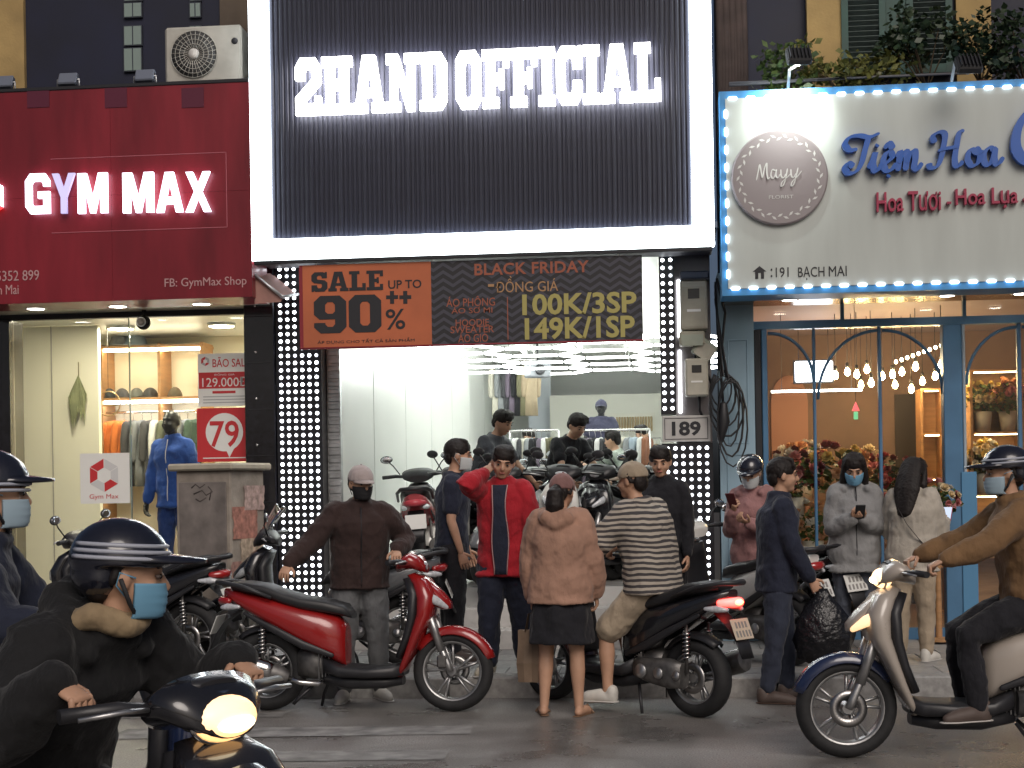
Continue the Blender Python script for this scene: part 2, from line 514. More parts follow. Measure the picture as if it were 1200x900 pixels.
        for i in (0, 1):
            a, e, w_ = T(shj[i]), T(els[i]), T(wrs[i])
            if sl >= 1:
                C.limb([a, a.lerp(e, .4), a.lerp(e, .8), e, e.lerp(w_, .25), e.lerp(w_, .6), e.lerp(w_, .92)],
                       [q * H * b_ * sr * (1 + (o_ - 1) * .8) for q in (.036, .036, .032, .031, .030, .027, .022)])
            else:
                q_ = a.lerp(e, sl); C.limb([a, a.lerp(q_, .5), q_], [.040 * H * o_ * b_, .037 * H * o_ * b_, .037 * H * o_ * b_])
        if top.get('hood'):
            x, y = frame(.33)
            for q in (-1, 1):
                C.limb([T(spine(.325) + x * q * .055 * H + y * .045 * H), T(spine(.335) + x * q * .07 * H - y * .02 * H), T(spine(.315) + x * q * .04 * H - y * .075 * H), T(spine(.28) - y * .085 * H)],
                       [.016 * H, .024 * H, .034 * H, .030 * H])
            C.ell(T(spine(.30) - y * .075 * H), (.062 * H, .035 * H, .05 * H))
        tm = organic(C, top.get('name', 'jacket'), top['m'], root, vx, 3, top.get('disp', [(.012, 'r.16'), (.022, .12), (.007, .045)]))
        if top.get('shirt'):           # open front: the shirt shows between the jacket edges
            S = MB(); rr = []
            for t in np.linspace(hem - .015 if top.get('tuck') else hem + .01, .33, 14):
                q = max((z for z in TS if z[0] <= t), key=lambda z: z[0], default=TS[1]); n_ = min((z for z in TS if z[0] > t), key=lambda z: z[0], default=q)
                u = 0 if n_ is q or t < q[0] else (t - q[0]) / (n_[0] - q[0])
                rx = q[1] + (n_[1] - q[1]) * u; ry = q[2] + (n_[2] - q[2]) * u
                if t < .2: rx = rx * .45 + hx0 * .55; ry = ry * .45 + hy0 * .55
                x, y = frame(t); g_ = top.get('gap', .05); rX, rY = rx * H * b_ * o_, ry * H * b_ * o_ + .036
                g_ = g_ * (1 + .15 * math.sin(t * 20)); sub = []
                for k_ in range(9):
                    q_ = -g_ + 2 * g_ * k_ / 8; sub.append(spine(t) + x * q_ + y * rY * (1 - min(.98, abs(q_ / max(rX, g_ * 1.3))) ** 2.3) ** (1 / 2.3))
                rr.append([T(p_) for p_ in sub] + [T(p_ - y * .05) for p_ in reversed(sub)])
            S.loft(rr); S.obj('shirt', top['shirt'], tm)
            for jj in (0, 8):
                z = MB(); z.tube([r_[jj] + Vector((0, .002, 0)) for r_ in rr], .0045, 6); z.obj('zip', top.get('zip', mat('zip_metal', (.5, .48, .48), .4)), tm)
        elif top.get('zipline'):
            z = MB(); pts = []
            for t in np.linspace(hem + .01, .335, 12):
                q = min(TS, key=lambda v: abs(v[0] - t)); x, y = frame(t)
                pts.append(T(spine(t) + y * (max(q[2], .06 if t < .3 else q[2]) * H * b_ * o_ + .012)))
            z.tube(pts, .005, 6); z.obj('zip', top['zipline'], tm)
    if bot:
        C = MB(); k = bot.get('ease', 1.08); kind = bot['kind']
        if kind == 'skirt':
            ln = bot.get('len', .26); rs = []
            for t, rx, ry in [(.06, .072, .052), (.02, .082, .058), (-.02, .090, .066), (-.06, .112, .086), (-.1, .118, .092), (-.17, .124, .096), (-ln, .130, .100)]:
                rs.append([T(Vector((0, -abs(t) * .02 * H, t * H)) + Vector((math.cos(a) * rx * H * k * (1 + .05 * math.sin(a * 7)), math.sin(a) * ry * H * k * (1 + .06 * math.sin(a * 7)), 0))) for a in [2 * math.pi * j / 42 for j in range(42)]])
            C.loft(rs); organic(C, 'skirt', bot['m'], root, vx, 1, [(.02, .08)])
        else:
            C.loft([[T(q) for q in ring(t, rx * H * b_ * (k if not top or t < top.get('hem', -.05) else .96), ry * H * b_ * (k if not top or t < top.get('hem', -.05) else .96))] for t, rx, ry in TS if t < .08])
            for i in (0, 1):
                h_, kn, an = T(hips[i]), T(knees[i]), T(ankles[i])
                if kind == 'pants':
                    wl = bot.get('wide', 1.0)
                    C.limb([h_, h_.lerp(kn, .45), kn, kn.lerp(an, .35), kn.lerp(an, .75), kn.lerp(an, bot.get('to', .93))], [q * H * k * wl for q in (.054, .050, .039, .036, .031, .027)])
                else:
                    C.limb([h_, h_.lerp(kn, .5), h_.lerp(kn, bot.get('to', .85))], [.056 * H * k, .053 * H * k, .050 * H * k])
            organic(C, 'trousers' if kind == 'pants' else 'shorts', bot['m'], root, vx, 2, [(.010, 'r.12'), (.016, .09), (.006, .04)])
    if shoes:
        for i, s in ((0, 1), (1, -1)):
            an = T(ankles[i]); fx = Vector((s * .28, 1, 0)).normalized()
            fz = lambda d, z: an + fx * d * H + Vector((0, 0, z * H))
            if shoes[0] == 'sandal':
                e = MB(); e.limb([fz(-.022, -.040), fz(.03, -.040), fz(.09, -.041), fz(.118, -.041)], [.020 * H, .021 * H, .026 * H, .020 * H], 12, (.16, 1), (0, 0, 1)); e.limb([fz(.075, -.036) + Vector((-.03 * H, 0, 0)), fz(.085, -.006), fz(.075, -.036) + Vector((.03 * H, 0, 0))], [.005 * H, .007 * H, .005 * H], 8)
                e.obj('sandal', shoes[1], root)
            else:
                e = MB(); e.limb([fz(-.018, .005), fz(-.016, -.018)], [.026 * H, .027 * H]); e.limb([fz(-.018, -.024), fz(.03, -.016), fz(.085, -.024), fz(.115, -.028)], [.025 * H, .029 * H, .026 * H, .017 * H])
                so = organic(e, 'shoe', shoes[1], root, .009, 2)
                e = MB(); e.limb([fz(-.022, -.038), fz(.04, -.038), fz(.09, -.039), fz(.122, -.039)], [.026 * H, .026 * H, .028 * H, .020 * H], 12, (.16, 1), (0, 0, 1)); e.obj('sole', shoes[2] if len(shoes) > 2 else shoes[1], so)
    # ---- hair, headgear, mask
    Hh = MB()
    hat = bool(cap)
    if hair in ('short', 'long', 'pony', 'bob'):
        if not hat:
            Hh.ell(hp(0, -.012, .022), (.0515 * hk, .059 * hk, .055 * hk), hd, 18, 11, -20, 90)
            hr_ = random.Random(int(abs(loc[0]) * 1000))
            Hh.ell(hp(0, .002, .034), (.045 * hk, .050 * hk, .042 * hk), hd, 16, 9)
            for q in range(16):
                a = hr_.uniform(-1, 1); s0 = (a * .030, hr_.uniform(-.02, .02), .070)
                Hh.limb([hp(*s0), hp(a * .040 + hr_.uniform(-.006, .006), .030, .064), hp(a * .044 + hr_.uniform(-.008, .008), .046 - abs(a) * .014, .042 - hr_.uniform(0, .008))], [.008 * hk, .008 * hk, .0045 * hk], 7)
        Hh.ell(hp(0, -.040, -.004), (.043 * hk, .026 * hk, .042 * hk), hd)
        for s in (1, -1): Hh.limb([hp(s * .043, -.012, .024), hp(s * .0455, -.022, -.006)], [.011 * hk, .007 * hk])
        if hair == 'long':
            Hh.limb([hp(0, -.045, .03), hp(0, -.066, -.03), hp(0, -.080, -.10), hp(0, -.090, -.20)], [.050 * hk, .056 * hk, .060 * hk, .040 * hk], 14, (.55, 1.1), hd @ Vector((0, -1, 0)))
            for s in (1, -1): Hh.limb([hp(s * .037, .012, .050), hp(s * .047, .004, .0), hp(s * .050, -.004, -.06), hp(s * .050, .010, -.12)], [.016 * hk, .016 * hk, .020 * hk, .013 * hk])
        if hair == 'pony':
            Hh.limb([hp(0, -.060, .010), hp(.006, -.082, -.012), hp(.008, -.086, -.06), hp(-.004, -.080, -.12)], [.022 * hk, .036 * hk, .040 * hk, .018 * hk])
        organic(Hh, 'hair', HAIR(), root, .0065, 2, [(.007, .014)])
    if cap:
        kind, cm = cap[0], cap[1]
        C = MB()
        if kind == 'cap':
            C.ell(hp(0, -.008, .018), (.054 * hk, .064 * hk, .060 * hk), hd, 20, 10, -6, 90)
            co = organic(C, 'cap', cm, root, .007, 2, [(.004, .03)])
            P = MB(); rr = []
            for j in range(9):
                a = R(-62 + 124 * j / 8)
                x = math.sin(a); y = math.cos(a)
                i0 = Vector((x * .050, -.008 + y * .058, .018)); i1 = Vector((x * .050, -.008 + y * .058 + .050 * max(0, math.cos(a * 1.35)), .012 - .008 * abs(x)))
                rr.append([hp(*i0), hp(*i1), hp(i1.x, i1.y, i1.z + .004), hp(i0.x, i0.y, i0.z + .006)])
            P.loft(rr); P.obj('cap_brim', cap[2] if len(cap) > 2 else cm, co)
            P = MB(); P.ell(hp(0, -.008, .079), (.005 * hk, .005 * hk, .003 * hk), hd, 8, 5); P.obj('button', cm, co)
        else:   # half-shell riding helmet
            C.ell(hp(0, -.012, .026), (.066 * hk, .078 * hk, .066 * hk), hd, 24, 12, -8, 90)
            C.ell(hp(0, -.042, .004), (.054 * hk, .044 * hk, .042 * hk), hd, 20, 10)
            co = organic(C, 'helmet', cm, root, .008, 3)
            P = MB(); rr = []
            for j in range(11):
                a = R(-70 + 140 * j / 10); x = math.sin(a); y = math.cos(a); ext = cap[3] if len(cap) > 3 else .058
                i0 = Vector((x * .062, -.012 + y * .072, .028)); i1 = Vector((x * .064, -.012 + y * .074 + ext * max(0, math.cos(a * 1.25)), .027 - .004 * abs(x)))
                rr.append([hp(*i0), hp(*i1), hp(i1.x, i1.y, i1.z + .006), hp(i0.x, i0.y, i0.z + .012)])
            P.loft(rr); P.obj('visor', cap[2], co)
            st = MB()
            for s in (1, -1): st.tube([hp(s * .060, -.01, -.002), hp(s * .048, .006, -.04), hp(s * .02, .022, -.068), hp(0, .024, -.071)], .004 * hk, 6)
            st.obj('strap', mat('strap_black', (.02, .02, .022), .7), co)
            if len(cap) > 4:
                st = MB()
                for zz in cap[5] if len(cap) > 5 else (.035, .046):
                    ca = math.sqrt(max(.05, 1 - ((zz - .026) / .066) ** 2)) * .995
                    st.tube([hp(math.sin(R(q)) * .066 * ca, -.012 + math.cos(R(q)) * .078 * ca, zz) for q in range(-155, 156, 10)], .0035 * hk, 6)
                st.obj('stripe', cap[4], co)
    if mask:
        C = MB(); rr = []
        for j_ in range(17):
            j = j_ / 2; z = -.008 - .056 * j / 8; bul = 1 - ((j - 3.2) / 6.5) ** 2 + (.10 if j_ in (5, 9, 13) else 0) - (.06 if j_ in (6, 10, 14) else 0)
            ring_ = []
            for k in range(13):
                a = R(-78 + 156 * k / 12)
                rx = .0465 - .012 * (j / 8) ** 2; ry = .049 + .012 * bul * math.cos(a)
                ring_.append(Vector((math.sin(a) * rx, .004 + math.cos(a) * ry - (.006 if j == 8 else 0), z)))
            rr.append(ring_)
        ring2 = [[hp(*(p_ * 1.0)) for p_ in r_] + [hp(p_.x * .95, p_.y - .004, p_.z) for p_ in reversed(r_)] for r_ in rr]
        C.loft(ring2); mo = C.obj('face_mask', mask, root)
        for s in (1, -1):
            L = MB(); L.tube([hp(s * .047, .013, 0), hp(s * .051, -.012, .008), hp(s * .050, -.016, -.012), hp(s * .044, .012, -.045)], .0016 * hk, 5)
            L.obj('ear_loop', mask, mo)
    info = dict(root=root, T=T, wr=[T(x_) for x_ in wrs], fd=fds, spine=lambda t: T(spine(t)), frame=frame, hp=hp, H=H, knees=[T(x_) for x_ in knees])
    return info
# ---------------------------------------------------------------- motorbikes (x forward, y left, z up; rear axle at x = 0)
RUB = lambda: mat('tyre_rubber', (.018, .018, .019), .75, var=(30, .3))
BLK = lambda: mat('black_plastic', (.022, .022, .025), .42, var=(12, .2), fine=(300, .2, .001))
CHR = lambda: mat('chrome', (.62, .61, .60), .16, 1, var=(9, .12))
ALU = lambda: mat('cast_aluminium', (.42, .42, .42), .38, .9, var=(14, .2))
DME = lambda: mat('engine_metal', (.16, .155, .15), .5, .7, var=(18, .35), bump=(40, .3, .004))
SEA = lambda: mat('seat_vinyl', (.02, .02, .022), .45, bump=(220, .25, .002))
LENS = lambda: mat('clear_lens', (.55, .57, .6), .08, coat=1, var=(40, .2))
RLENS = lambda: mat('red_lens', (.35, .012, .012), .12, coat=1)
OLENS = lambda: mat('orange_lens', (.55, .16, .02), .15, coat=1)
PLATE = lambda: mat('plate_white', (.7, .7, .67), .5)
PTXT = lambda: mat('plate_ink', (.26, .25, .24), .6)
DISC = lambda: mat('brake_disc', (.4, .39, .38), .3, 1)
XR = Matrix.Rotation(math.pi / 2, 3, 'X')      # lathe axis z -> across the bike (y)

def wheel(root, x, r, wid, S=None, spokes=5, rimm=None, disc=True):
    ax = Vector((x, 0, r)); h = wid / 2
    X = S
    t = MB(); prof = []
    n = 12
    for i in range(n):
        a = 2 * math.pi * i / n; prof.append((r - wid * .42 + math.cos(a) * wid * .42, math.sin(a) * h))
    t.lathe(prof, 40, ax, XR, closed=True); to = t.obj('wheel', RUB(), root, X)
    ri = r - wid * .72; m = MB()
    m.lathe([(ri + .014, -h * .75), (ri + .014, h * .75), (ri - .006, h * .72), (ri - .016, h * .3), (ri - .016, -h * .3), (ri - .006, -h * .72)], 40, ax, XR, closed=True)
    m.obj('rim', rimm or ALU(), to, X)
    for k in range(spokes):
        a = 2 * math.pi * k / spokes + .3
        for da in (-.16, .16):
            sp = MB()
            p0 = ax + Vector((math.cos(a + da * .4) * .035, 0, math.sin(a + da * .4) * .035)); p1 = ax + Vector((math.cos(a + da + .18) * (ri - .006), 0, math.sin(a + da + .18) * (ri - .006)))
            sp.tube([p0, p0.lerp(p1, .5), p1], [.014, .010, .010], 6, True, (1, 1.5)); sp.obj('spoke', rimm or ALU(), to, X)
    m = MB(); m.lathe([(.0, -.055), (.03, -.055), (.042, -.03), (.042, .03), (.03, .055), (0, .055)], 18, ax, XR); m.obj('hub', rimm or ALU(), to, X, 40)
    if disc:
        m = MB(); m.lathe([(.055, -.062), (.105, -.062), (.105, -.058), (.055, -.058)], 30, ax, XR, closed=True); m.obj('brake_disc', DISC(), to, X)
    return to

def arc_guard(x, zc, r, a0, a1, hw, n=14, th=.012, drop=.03):
    """curved mudguard over a wheel centred at x, zc"""
    g = MB(); rr = []
    for i in range(n):
        a = R(a0 + (a1 - a0) * i / (n - 1)); d = Vector((math.cos(a), 0, math.sin(a))); c = Vector((x, 0, zc)) + d * r
        tp = 1 - .35 * abs(2 * i / (n - 1) - 1) ** 2.5
        o = [c + Vector((0, y * hw * tp, 0)) - d * dr for y, dr in ((-1, drop), (-.85, .006), (-.4, 0), (0, -.004), (.4, 0), (.85, .006), (1, drop))]
        rr.append(o + [p - d * th for p in reversed(o)])
    return g.loft(rr)

def scooter(label, loc, head, body, body2=None, cat='scooter', wr=.283, steer=0, lean=0, lit=None, tail=None, plate=True, mirrors=True,
            guard=None, front_glow=None, group=None, name='scooter', style='sh', rack=True, tailbox=False, screen=False, basic=False, plate_mat=None):
    """head: world angle of the forward direction (0 = +x)"""
    wb = 1.33
    root = thing(name, label, cat, loc, R(head), group)
    if lean: root.rotation_euler = (R(lean), 0, R(head))
    O = Matrix.Translation((-wb / 2, 0, 0))
    ra = R(26); hx, hz = 1.12, .78       # a point on the steering axis
    axd = Vector((-math.sin(ra), 0, math.cos(ra)))
    S = O @ Matrix.Translation((hx, 0, hz)) @ Matrix.Rotation(R(steer), 4, axd) @ Matrix.Translation((-hx, 0, -hz))
    body2 = body2 or body
    q = lambda mb, n, m, X=O, sharp=None, par=None: mb.obj(n, m, par or root, X, sharp)
    wheel(root, 0, wr, .132, O, 5)
    wheel(root, wb, wr, .112, S, 5)
    # front fork and guard
    for s in (1, -1):
        f = MB(); f.tube([(wb, s * .078, wr), (wb - .02, s * .078, wr + .05), (hx + .045, s * .078, hz - .12)], [.022, .024, .021], 10); f.tube([(wb - .065, s * .078, wr + .14), (hx + .05, s * .078, hz - .06)], .028, 10); q(f, 'fork_leg', ALU(), S)
    g = arc_guard(wb, wr, wr + .028, 18, 148, .068, 16, .010, .05); q(g, 'front_mudguard', guard or body, S)
    g = MB(); g.box((wb - .06, -.095, wr + .07), (.07, .03, .09), None, .012); q(g, 'brake_caliper', DME(), S)
    # leg shield: outer painted shell and dark inner panel
    L = MB()
    L.sweep([(1.055, .955, .09, .035, R(-70)), (1.12, .90, .145, .060, R(-72)), (1.165, .80, .185, .075, R(-80)), (1.155, .68, .195, .062, R(-100)), (1.10, .55, .185, .045, R(-112)), (1.045, .42, .165, .035, R(-112)), (.995, .315, .135, .028, R(-115)), (.96, .25, .10, .02, R(-115))], 2.8, 24, 'free')
    shd = q(L, 'leg_shield', body)
    N = MB(); N.sweep([(1.09, .86, .10, .07), (1.19, .815, .11, .085), (1.27, .765, .085, .062), (1.325, .735, .04, .025)], 2.4, 20); q(N, 'nose_cowl', body)
    for s in (1, -1):     # indicator lenses set in the nose
        N = MB(); N.limb([(1.165, s * .150, .83), (1.235, s * .118, .775), (1.30, s * .062, .725)], [.018, .032, .016], 12, (1, .7)); q(N, 'indicator', front_glow if (front_glow and lit) else LENS())
    I = MB(); I.sweep([(1.03, .93, .10, .04, R(-75)), (1.08, .82, .165, .045, R(-80)), (1.07, .66, .17, .04, R(-98)), (1.03, .52, .16, .035, R(-110)), (.97, .38, .15, .03, R(-112))], 3, 20, 'free'); q(I, 'inner_panel', BLK())
    I = MB(); I.sweep([(1.0, .305, .10, .05), (.93, .285, .155, .045), (.75, .275, .17, .04), (.55, .285, .165, .045), (.44, .33, .14, .06)], 4, 20); q(I, 'floorboard', BLK())
    I = MB(); I.sweep([(.98, .215, .06, .03), (.85, .205, .10, .045), (.6, .205, .11, .05), (.42, .24, .09, .05)], 3, 16); q(I, 'belly_cover', BLK())
    # rear body
    b = MB(); b.sweep([(.585, .455, .085, .15), (.53, .50, .125, .17), (.42, .545, .15, .165), (.28, .60, .165, .145), (.12, .665, .165, .115), (-.05, .735, .145, .085), (-.20, .795, .105, .058), (-.30, .83, .05, .03)], 2.7, 26); q(b, 'rear_body', body2)
    for s in (1, -1):
        p = MB(); p.limb([(.50, s * .135, .40), (.30, s * .163, .475), (.10, s * .168, .58), (-.12, s * .140, .69)], [.018, .030, .026, .012], 10, (.5, 1), (0, 1, 0)); q(p, 'side_trim', BLK())
    st = MB(); st.sweep([(.63, .665, .075, .020), (.58, .705, .11, .045), (.45, .735, .14, .050), (.28, .760, .15, .050), (.15, .795, .145, .050), (.02, .845, .14, .048), (-.13, .870, .125, .045), (-.24, .880, .085, .028)], 3, 24); q(st, 'seat', SEA())
    if rack:
        g = MB(); g.tube([(.08, .165, .80), (-.12, .160, .875), (-.29, .115, .905), (-.345, .05, .905), (-.345, -.05, .905), (-.29, -.115, .905), (-.12, -.160, .875), (.08, -.165, .80)], [.012, .015, .018, .02, .02, .018, .015, .012], 10); q(g, 'grab_rail', BLK())
    # tail lamp, plate, rear guard
    t = MB(); t.limb([(-.255, .085, .775), (-.315, .045, .775), (-.325, 0, .775), (-.315, -.045, .775), (-.255, -.085, .775)], [.022, .032, .034, .032, .022], 12); tl_ = q(t, 'tail_light', tail or RLENS())
    if tail and tail.name.startswith('tail_lit'):
        t = MB(); t.ell((-.345, 0, .777), (.022, .042, .020), None, 14, 9); q(t, 'lamp_core', glow('tail_core', (1, .50, .16), 1.6), O, None, tl_)
    for s in (1, -1):
        t = MB(); t.limb([(-.17, s * .125, .735), (-.255, s * .105, .735), (-.30, s * .085, .73)], [.014, .026, .016], 10); q(t, 'rear_indicator', LENS() if style != 'old' else OLENS())
    g = MB(); g.sweep([(-.20, .70, .075, .015, R(-60)), (-.30, .62, .075, .012, R(-48)), (-.37, .52, .072, .010, R(-58)), (-.41, .42, .065, .008, R(-70))], 4, 14, 'free'); q(g, 'rear_mudguard', BLK())
    g = arc_guard(0, wr, wr + .035, 40, 130, .07); q(g, 'wheel_hugger', BLK())
    if plate:
        pr = Matrix.Rotation(R(-52), 4, 'Y')
        p = MB(); p.box((0, 0, 0), (.006, .19, .14), None, .002)
        po = q(p, 'licence_plate', plate_mat or PLATE(), O @ Matrix.Translation((-.365, 0, .605)) @ Matrix.Rotation(R(22), 4, 'Y'))
        X = O @ Matrix.Translation((-.3695, 0, .605)) @ Matrix.Rotation(R(22), 4, 'Y')
        for row, (n, w_) in enumerate(((4, .03), (5, .026))):
            for j in range(n):
                d = MB(); d.box((0, (j - (n - 1) / 2) * .034, .03 - row * .06), (.002, w_ * .62, .042), None)
                if not basic: q(d, 'character', PTXT(), X, None, po)
    # engine, gear case (left), muffler (right), shocks, stand
    e = MB(); e.sweep([(.02, .285, .05, .085), (.14, .29, .06, .10), (.30, .30, .06, .085), (.42, .315, .05, .065)], 3, 18); q(e, 'transmission_case', DME(), O @ Matrix.Translation((0, .115, 0)))
    for k in range(3):
        c = MB(); c.lathe([(0, 0), (.05 - k * .008, 0), (.045 - k * .008, .012), (0, .014)], 18, (.34 - k * .15, .176, .30 - k * .005), Matrix.Rotation(-math.pi / 2, 3, 'X')); q(c, 'case_cover', ALU())
    e = MB(); e.sweep([(.24, .33, .085, .10), (.36, .335, .10, .115), (.48, .33, .075, .08)], 2.6, 18); q(e, 'engine', DME())
    for k in range(4):
        c = MB(); c.box((.40 + k * .022, 0, .335), (.008, .21 - k * .01, .20 - k * .01), None, .003); q(c, 'cooling_fin', ALU())
    m = MB(); a, b2 = Vector((.20, -.155, .245)), Vector((-.27, -.175, .385)); d = (b2 - a)
    m.tube([a, a + d * .06, a + d * .2, a + d * .9, a + d * .97, b2], [.035, .054, .072, .080, .074, .04], 20); q(m, 'muffler', DME(), O, 40)
    m = MB(); u = Vector((0, -.030, .018)); m.tube([a + d * .22 + u, a + d * .30 + u, a + d * .88 + u, a + d * .93 + u], [.050, .064, .070, .058], 16); q(m, 'heat_shield', CHR())
    m = MB(); m.tube([(.44, -.05, .24), (.40, -.13, .20), (.28, -.16, .215), (.19, -.155, .247)], .019, 10); q(m, 'exhaust_pipe', CHR())
    for s in (1, -1):
        k = MB(); k.tube([(.0, s * .115, .30), (-.005, s * .12, .62)], .012, 8); sh = q(k, 'shock_absorber', DME())
        c = MB(); pts = []
        for i in range(60):
            aa = i / 59 * 2 * math.pi * 7; z = .40 + .18 * i / 59; pts.append((-.002 + math.cos(aa) * .027, s * .117 + math.sin(aa) * .027, z))
        if not basic: c.tube(pts, .006, 5); q(c, 'spring', CHR(), O, None, sh)
    k = MB(); k.tube([(.42, .10, .20), (.36, .16, .10), (.34, .17, .012)], .011, 8); q(k, 'side_stand', BLK())
    k = MB(); k.tube([(.36, -.10, .19), (.26, -.12, .10), (.22, -.12, .06)], .012, 8); q(k, 'centre_stand', BLK())
    # handlebar
    h = MB(); h.sweep([(.955, 1.00, .10, .035), (1.00, 1.03, .155, .052), (1.06, 1.05, .165, .062), (1.115, 1.025, .13, .055), (1.155, .99, .07, .03)], 2.4, 24); hb = q(h, 'handlebar_cowl', body if style != 'dark' else BLK(), S)
    h = MB(); h.sweep([(1.02, 1.055, .075, .022), (1.07, 1.085, .09, .020), (1.105, 1.085, .06, .012)], 2.2, 16); q(h, 'dashboard', BLK(), S)
    l = MB(); l.ell((1.12 if lit else 1.125, 0, 1.005), (.056, .098, .056) if lit else (.035, .095, .042), None, 20, 13); hl_ = q(l, 'headlight', lit or LENS(), S)
    if lit:
        l = MB(); l.ell((1.160, 0, .995), (.030, .060, .022), None, 16, 9); q(l, 'lamp_core', glow('headlight_core', (1, .80, .52), 2.2), S, None, hl_)
        l = MB(); l.tube([(1.118, math.cos(a) * .102, 1.005 + math.sin(a) * .060) for a in [2 * math.pi * k / 24 for k in range(25)]], .007, 6, False); q(l, 'lens_rim', CHR(), S, None, hl_)
    for s in (1, -1):
        g = MB(); g.tube([(1.035, s * .14, 1.035), (1.0, s * .22, 1.045), (.955, s * .35, 1.04)], [.016, .018, .018], 10); q(g, 'grip', BLK(), S)
        g = MB(); g.tube([(1.05, s * .17, 1.04), (1.055, s * .24, 1.045), (1.01, s * .34, 1.035)], [.006, .007, .006], 6); q(g, 'brake_lever', ALU(), S)
        if mirrors:
            g = MB(); g.tube([(1.02, s * .18, 1.06), (1.04, s * .24, 1.15), (1.02, s * .29, 1.20)], .006, 6); mo = q(g, 'mirror', BLK(), S)
            g = MB(); g.ell((1.015, s * .30, 1.215), (.014, .062, .038), None, 16, 9); q(g, 'mirror_head', BLK(), S, None, mo)
            g = MB(); g.ell((1.004, s * .30, 1.215), (.006, .054, .031), None, 16, 9); q(g, 'mirror_glass', mat('mirror_glass', (.6, .62, .65), .05, 1), S, None, mo)
    if screen:
        w_ = MB(); rr = []
        for j in range(9):
            y = (-1 + 2 * j / 8) * .17
            b0 = Vector((1.12 - abs(y) * .35, y, 1.06)); t0 = Vector((.98 - abs(y) * .35, y * .85, 1.30 - abs(y) * .3))
            rr.append([b0, t0, t0 - Vector((.004, 0, 0)), b0 - Vector((.004, 0, 0))])
        w_.loft(rr); q(w_, 'windscreen', glass('windscreen_glass', (.75, .78, .8), .9), S)
    return root
# ================================================================ THE STREET
YK, YS, YF = 10.84, 12.5, 13.4        # kerb line, front of the signs, shop fronts
PAV, FLR = .15, .64                   # heights of pavement and of the middle shop's floor
def rect(x0, y0, x1, y1, Y):
    xm, ym = (x0 + x1) / 2, (y0 + y1) / 2
    return onY(x0, ym, Y).x, onY(x1, ym, Y).x, onY(xm, y1, Y).z, onY(xm, y0, Y).z      # left, right, bottom, top
def wslab(r, Y0, Y1, bev=0, mb=None):
    return (mb or MB()).span((r[0], Y0, r[2]), (r[1], Y1, r[3]), bev)
def ctr(r, Y): return ((r[0] + r[1]) / 2, Y, (r[2] + r[3]) / 2)
def sheet(mb, x0, x1, y0, y1, z): return mb.add([(x0, y0, z), (x1, y0, z), (x1, y1, z), (x0, y1, z)], [(0, 1, 2, 3)])

def asphalt():
    m = mat('asphalt', (.06, .058, .056), .55, var=(1.2, .25), bump=(260, .35, .004))
    t = m.node_tree; b = t.nodes['Principled BSDF']
    tc = t.nodes.new('ShaderNodeTexCoord')
    # damp, worn patches give the road a broken sheen
    n = t.nodes.new('ShaderNodeTexNoise'); n.inputs['Scale'].default_value = .9; n.inputs['Detail'].default_value = 7; n.inputs['Roughness'].default_value = .62
    t.links.new(tc.outputs['Object'], n.inputs['Vector'])
    r = t.nodes.new('ShaderNodeMapRange'); r.inputs[1].default_value = .38; r.inputs[2].default_value = .66; r.inputs[3].default_value = .22; r.inputs[4].default_value = .6
    t.links.new(n.outputs[0], r.inputs[0]); t.links.new(r.outputs[0], b.inputs['Roughness'])
    n2 = t.nodes.new('ShaderNodeTexNoise'); n2.inputs['Scale'].default_value = 90; n2.inputs['Detail'].default_value = 2
    t.links.new(tc.outputs['Object'], n2.inputs['Vector'])
    cr = t.nodes.new('ShaderNodeValToRGB'); e = cr.color_ramp.elements
    e[0].position = .32; e[0].color = (.13, .123, .116, 1); e[1].position = .72; e[1].color = (.36, .34, .32, 1)
    t.links.new(n2.outputs[0], cr.inputs[0])
    mx = t.nodes.new('ShaderNodeMix'); mx.data_type = 'RGBA'; mx.blend_type = 'MULTIPLY'; mx.inputs[0].default_value = .8
    r2 = t.nodes.new('ShaderNodeMapRange'); r2.inputs[1].default_value = .3; r2.inputs[2].default_value = .7; r2.inputs[3].default_value = .35; r2.inputs[4].default_value = 1.3
    t.links.new(n.outputs[0], r2.inputs[0]); t.links.new(cr.outputs[0], mx.inputs[6]); t.links.new(r2.outputs[0], mx.inputs[7])
    t.links.new(mx.outputs[2], b.inputs['Base Color'])
    return m
struct('ground', sheet(MB(), -80, 80, -60, 80, -.02), mat('earth', (.06, .055, .05), .95))
road = struct('road', sheet(MB(), -60, 60, -20, YK + .02, 0), asphalt())
wp = mat('worn_road_paint', (.24, .232, .222), .7, var=(7, .5), bump=(200, .3, .003))
def mark(pts):
    q = [onZ(px, py, .004) for px, py in pts]
    q = [(p.x, p.y, .004) for p in q]
    return MB().add(q, [(0, 1, 2, 3)]).obj('road_marking', wp, road)
mark([(120, 866), (550, 860), (556, 850), (150, 854)])
mark([(250, 893), (520, 890), (528, 879), (270, 881)])
mark([(60, 842), (330, 840), (338, 834), (75, 836)])
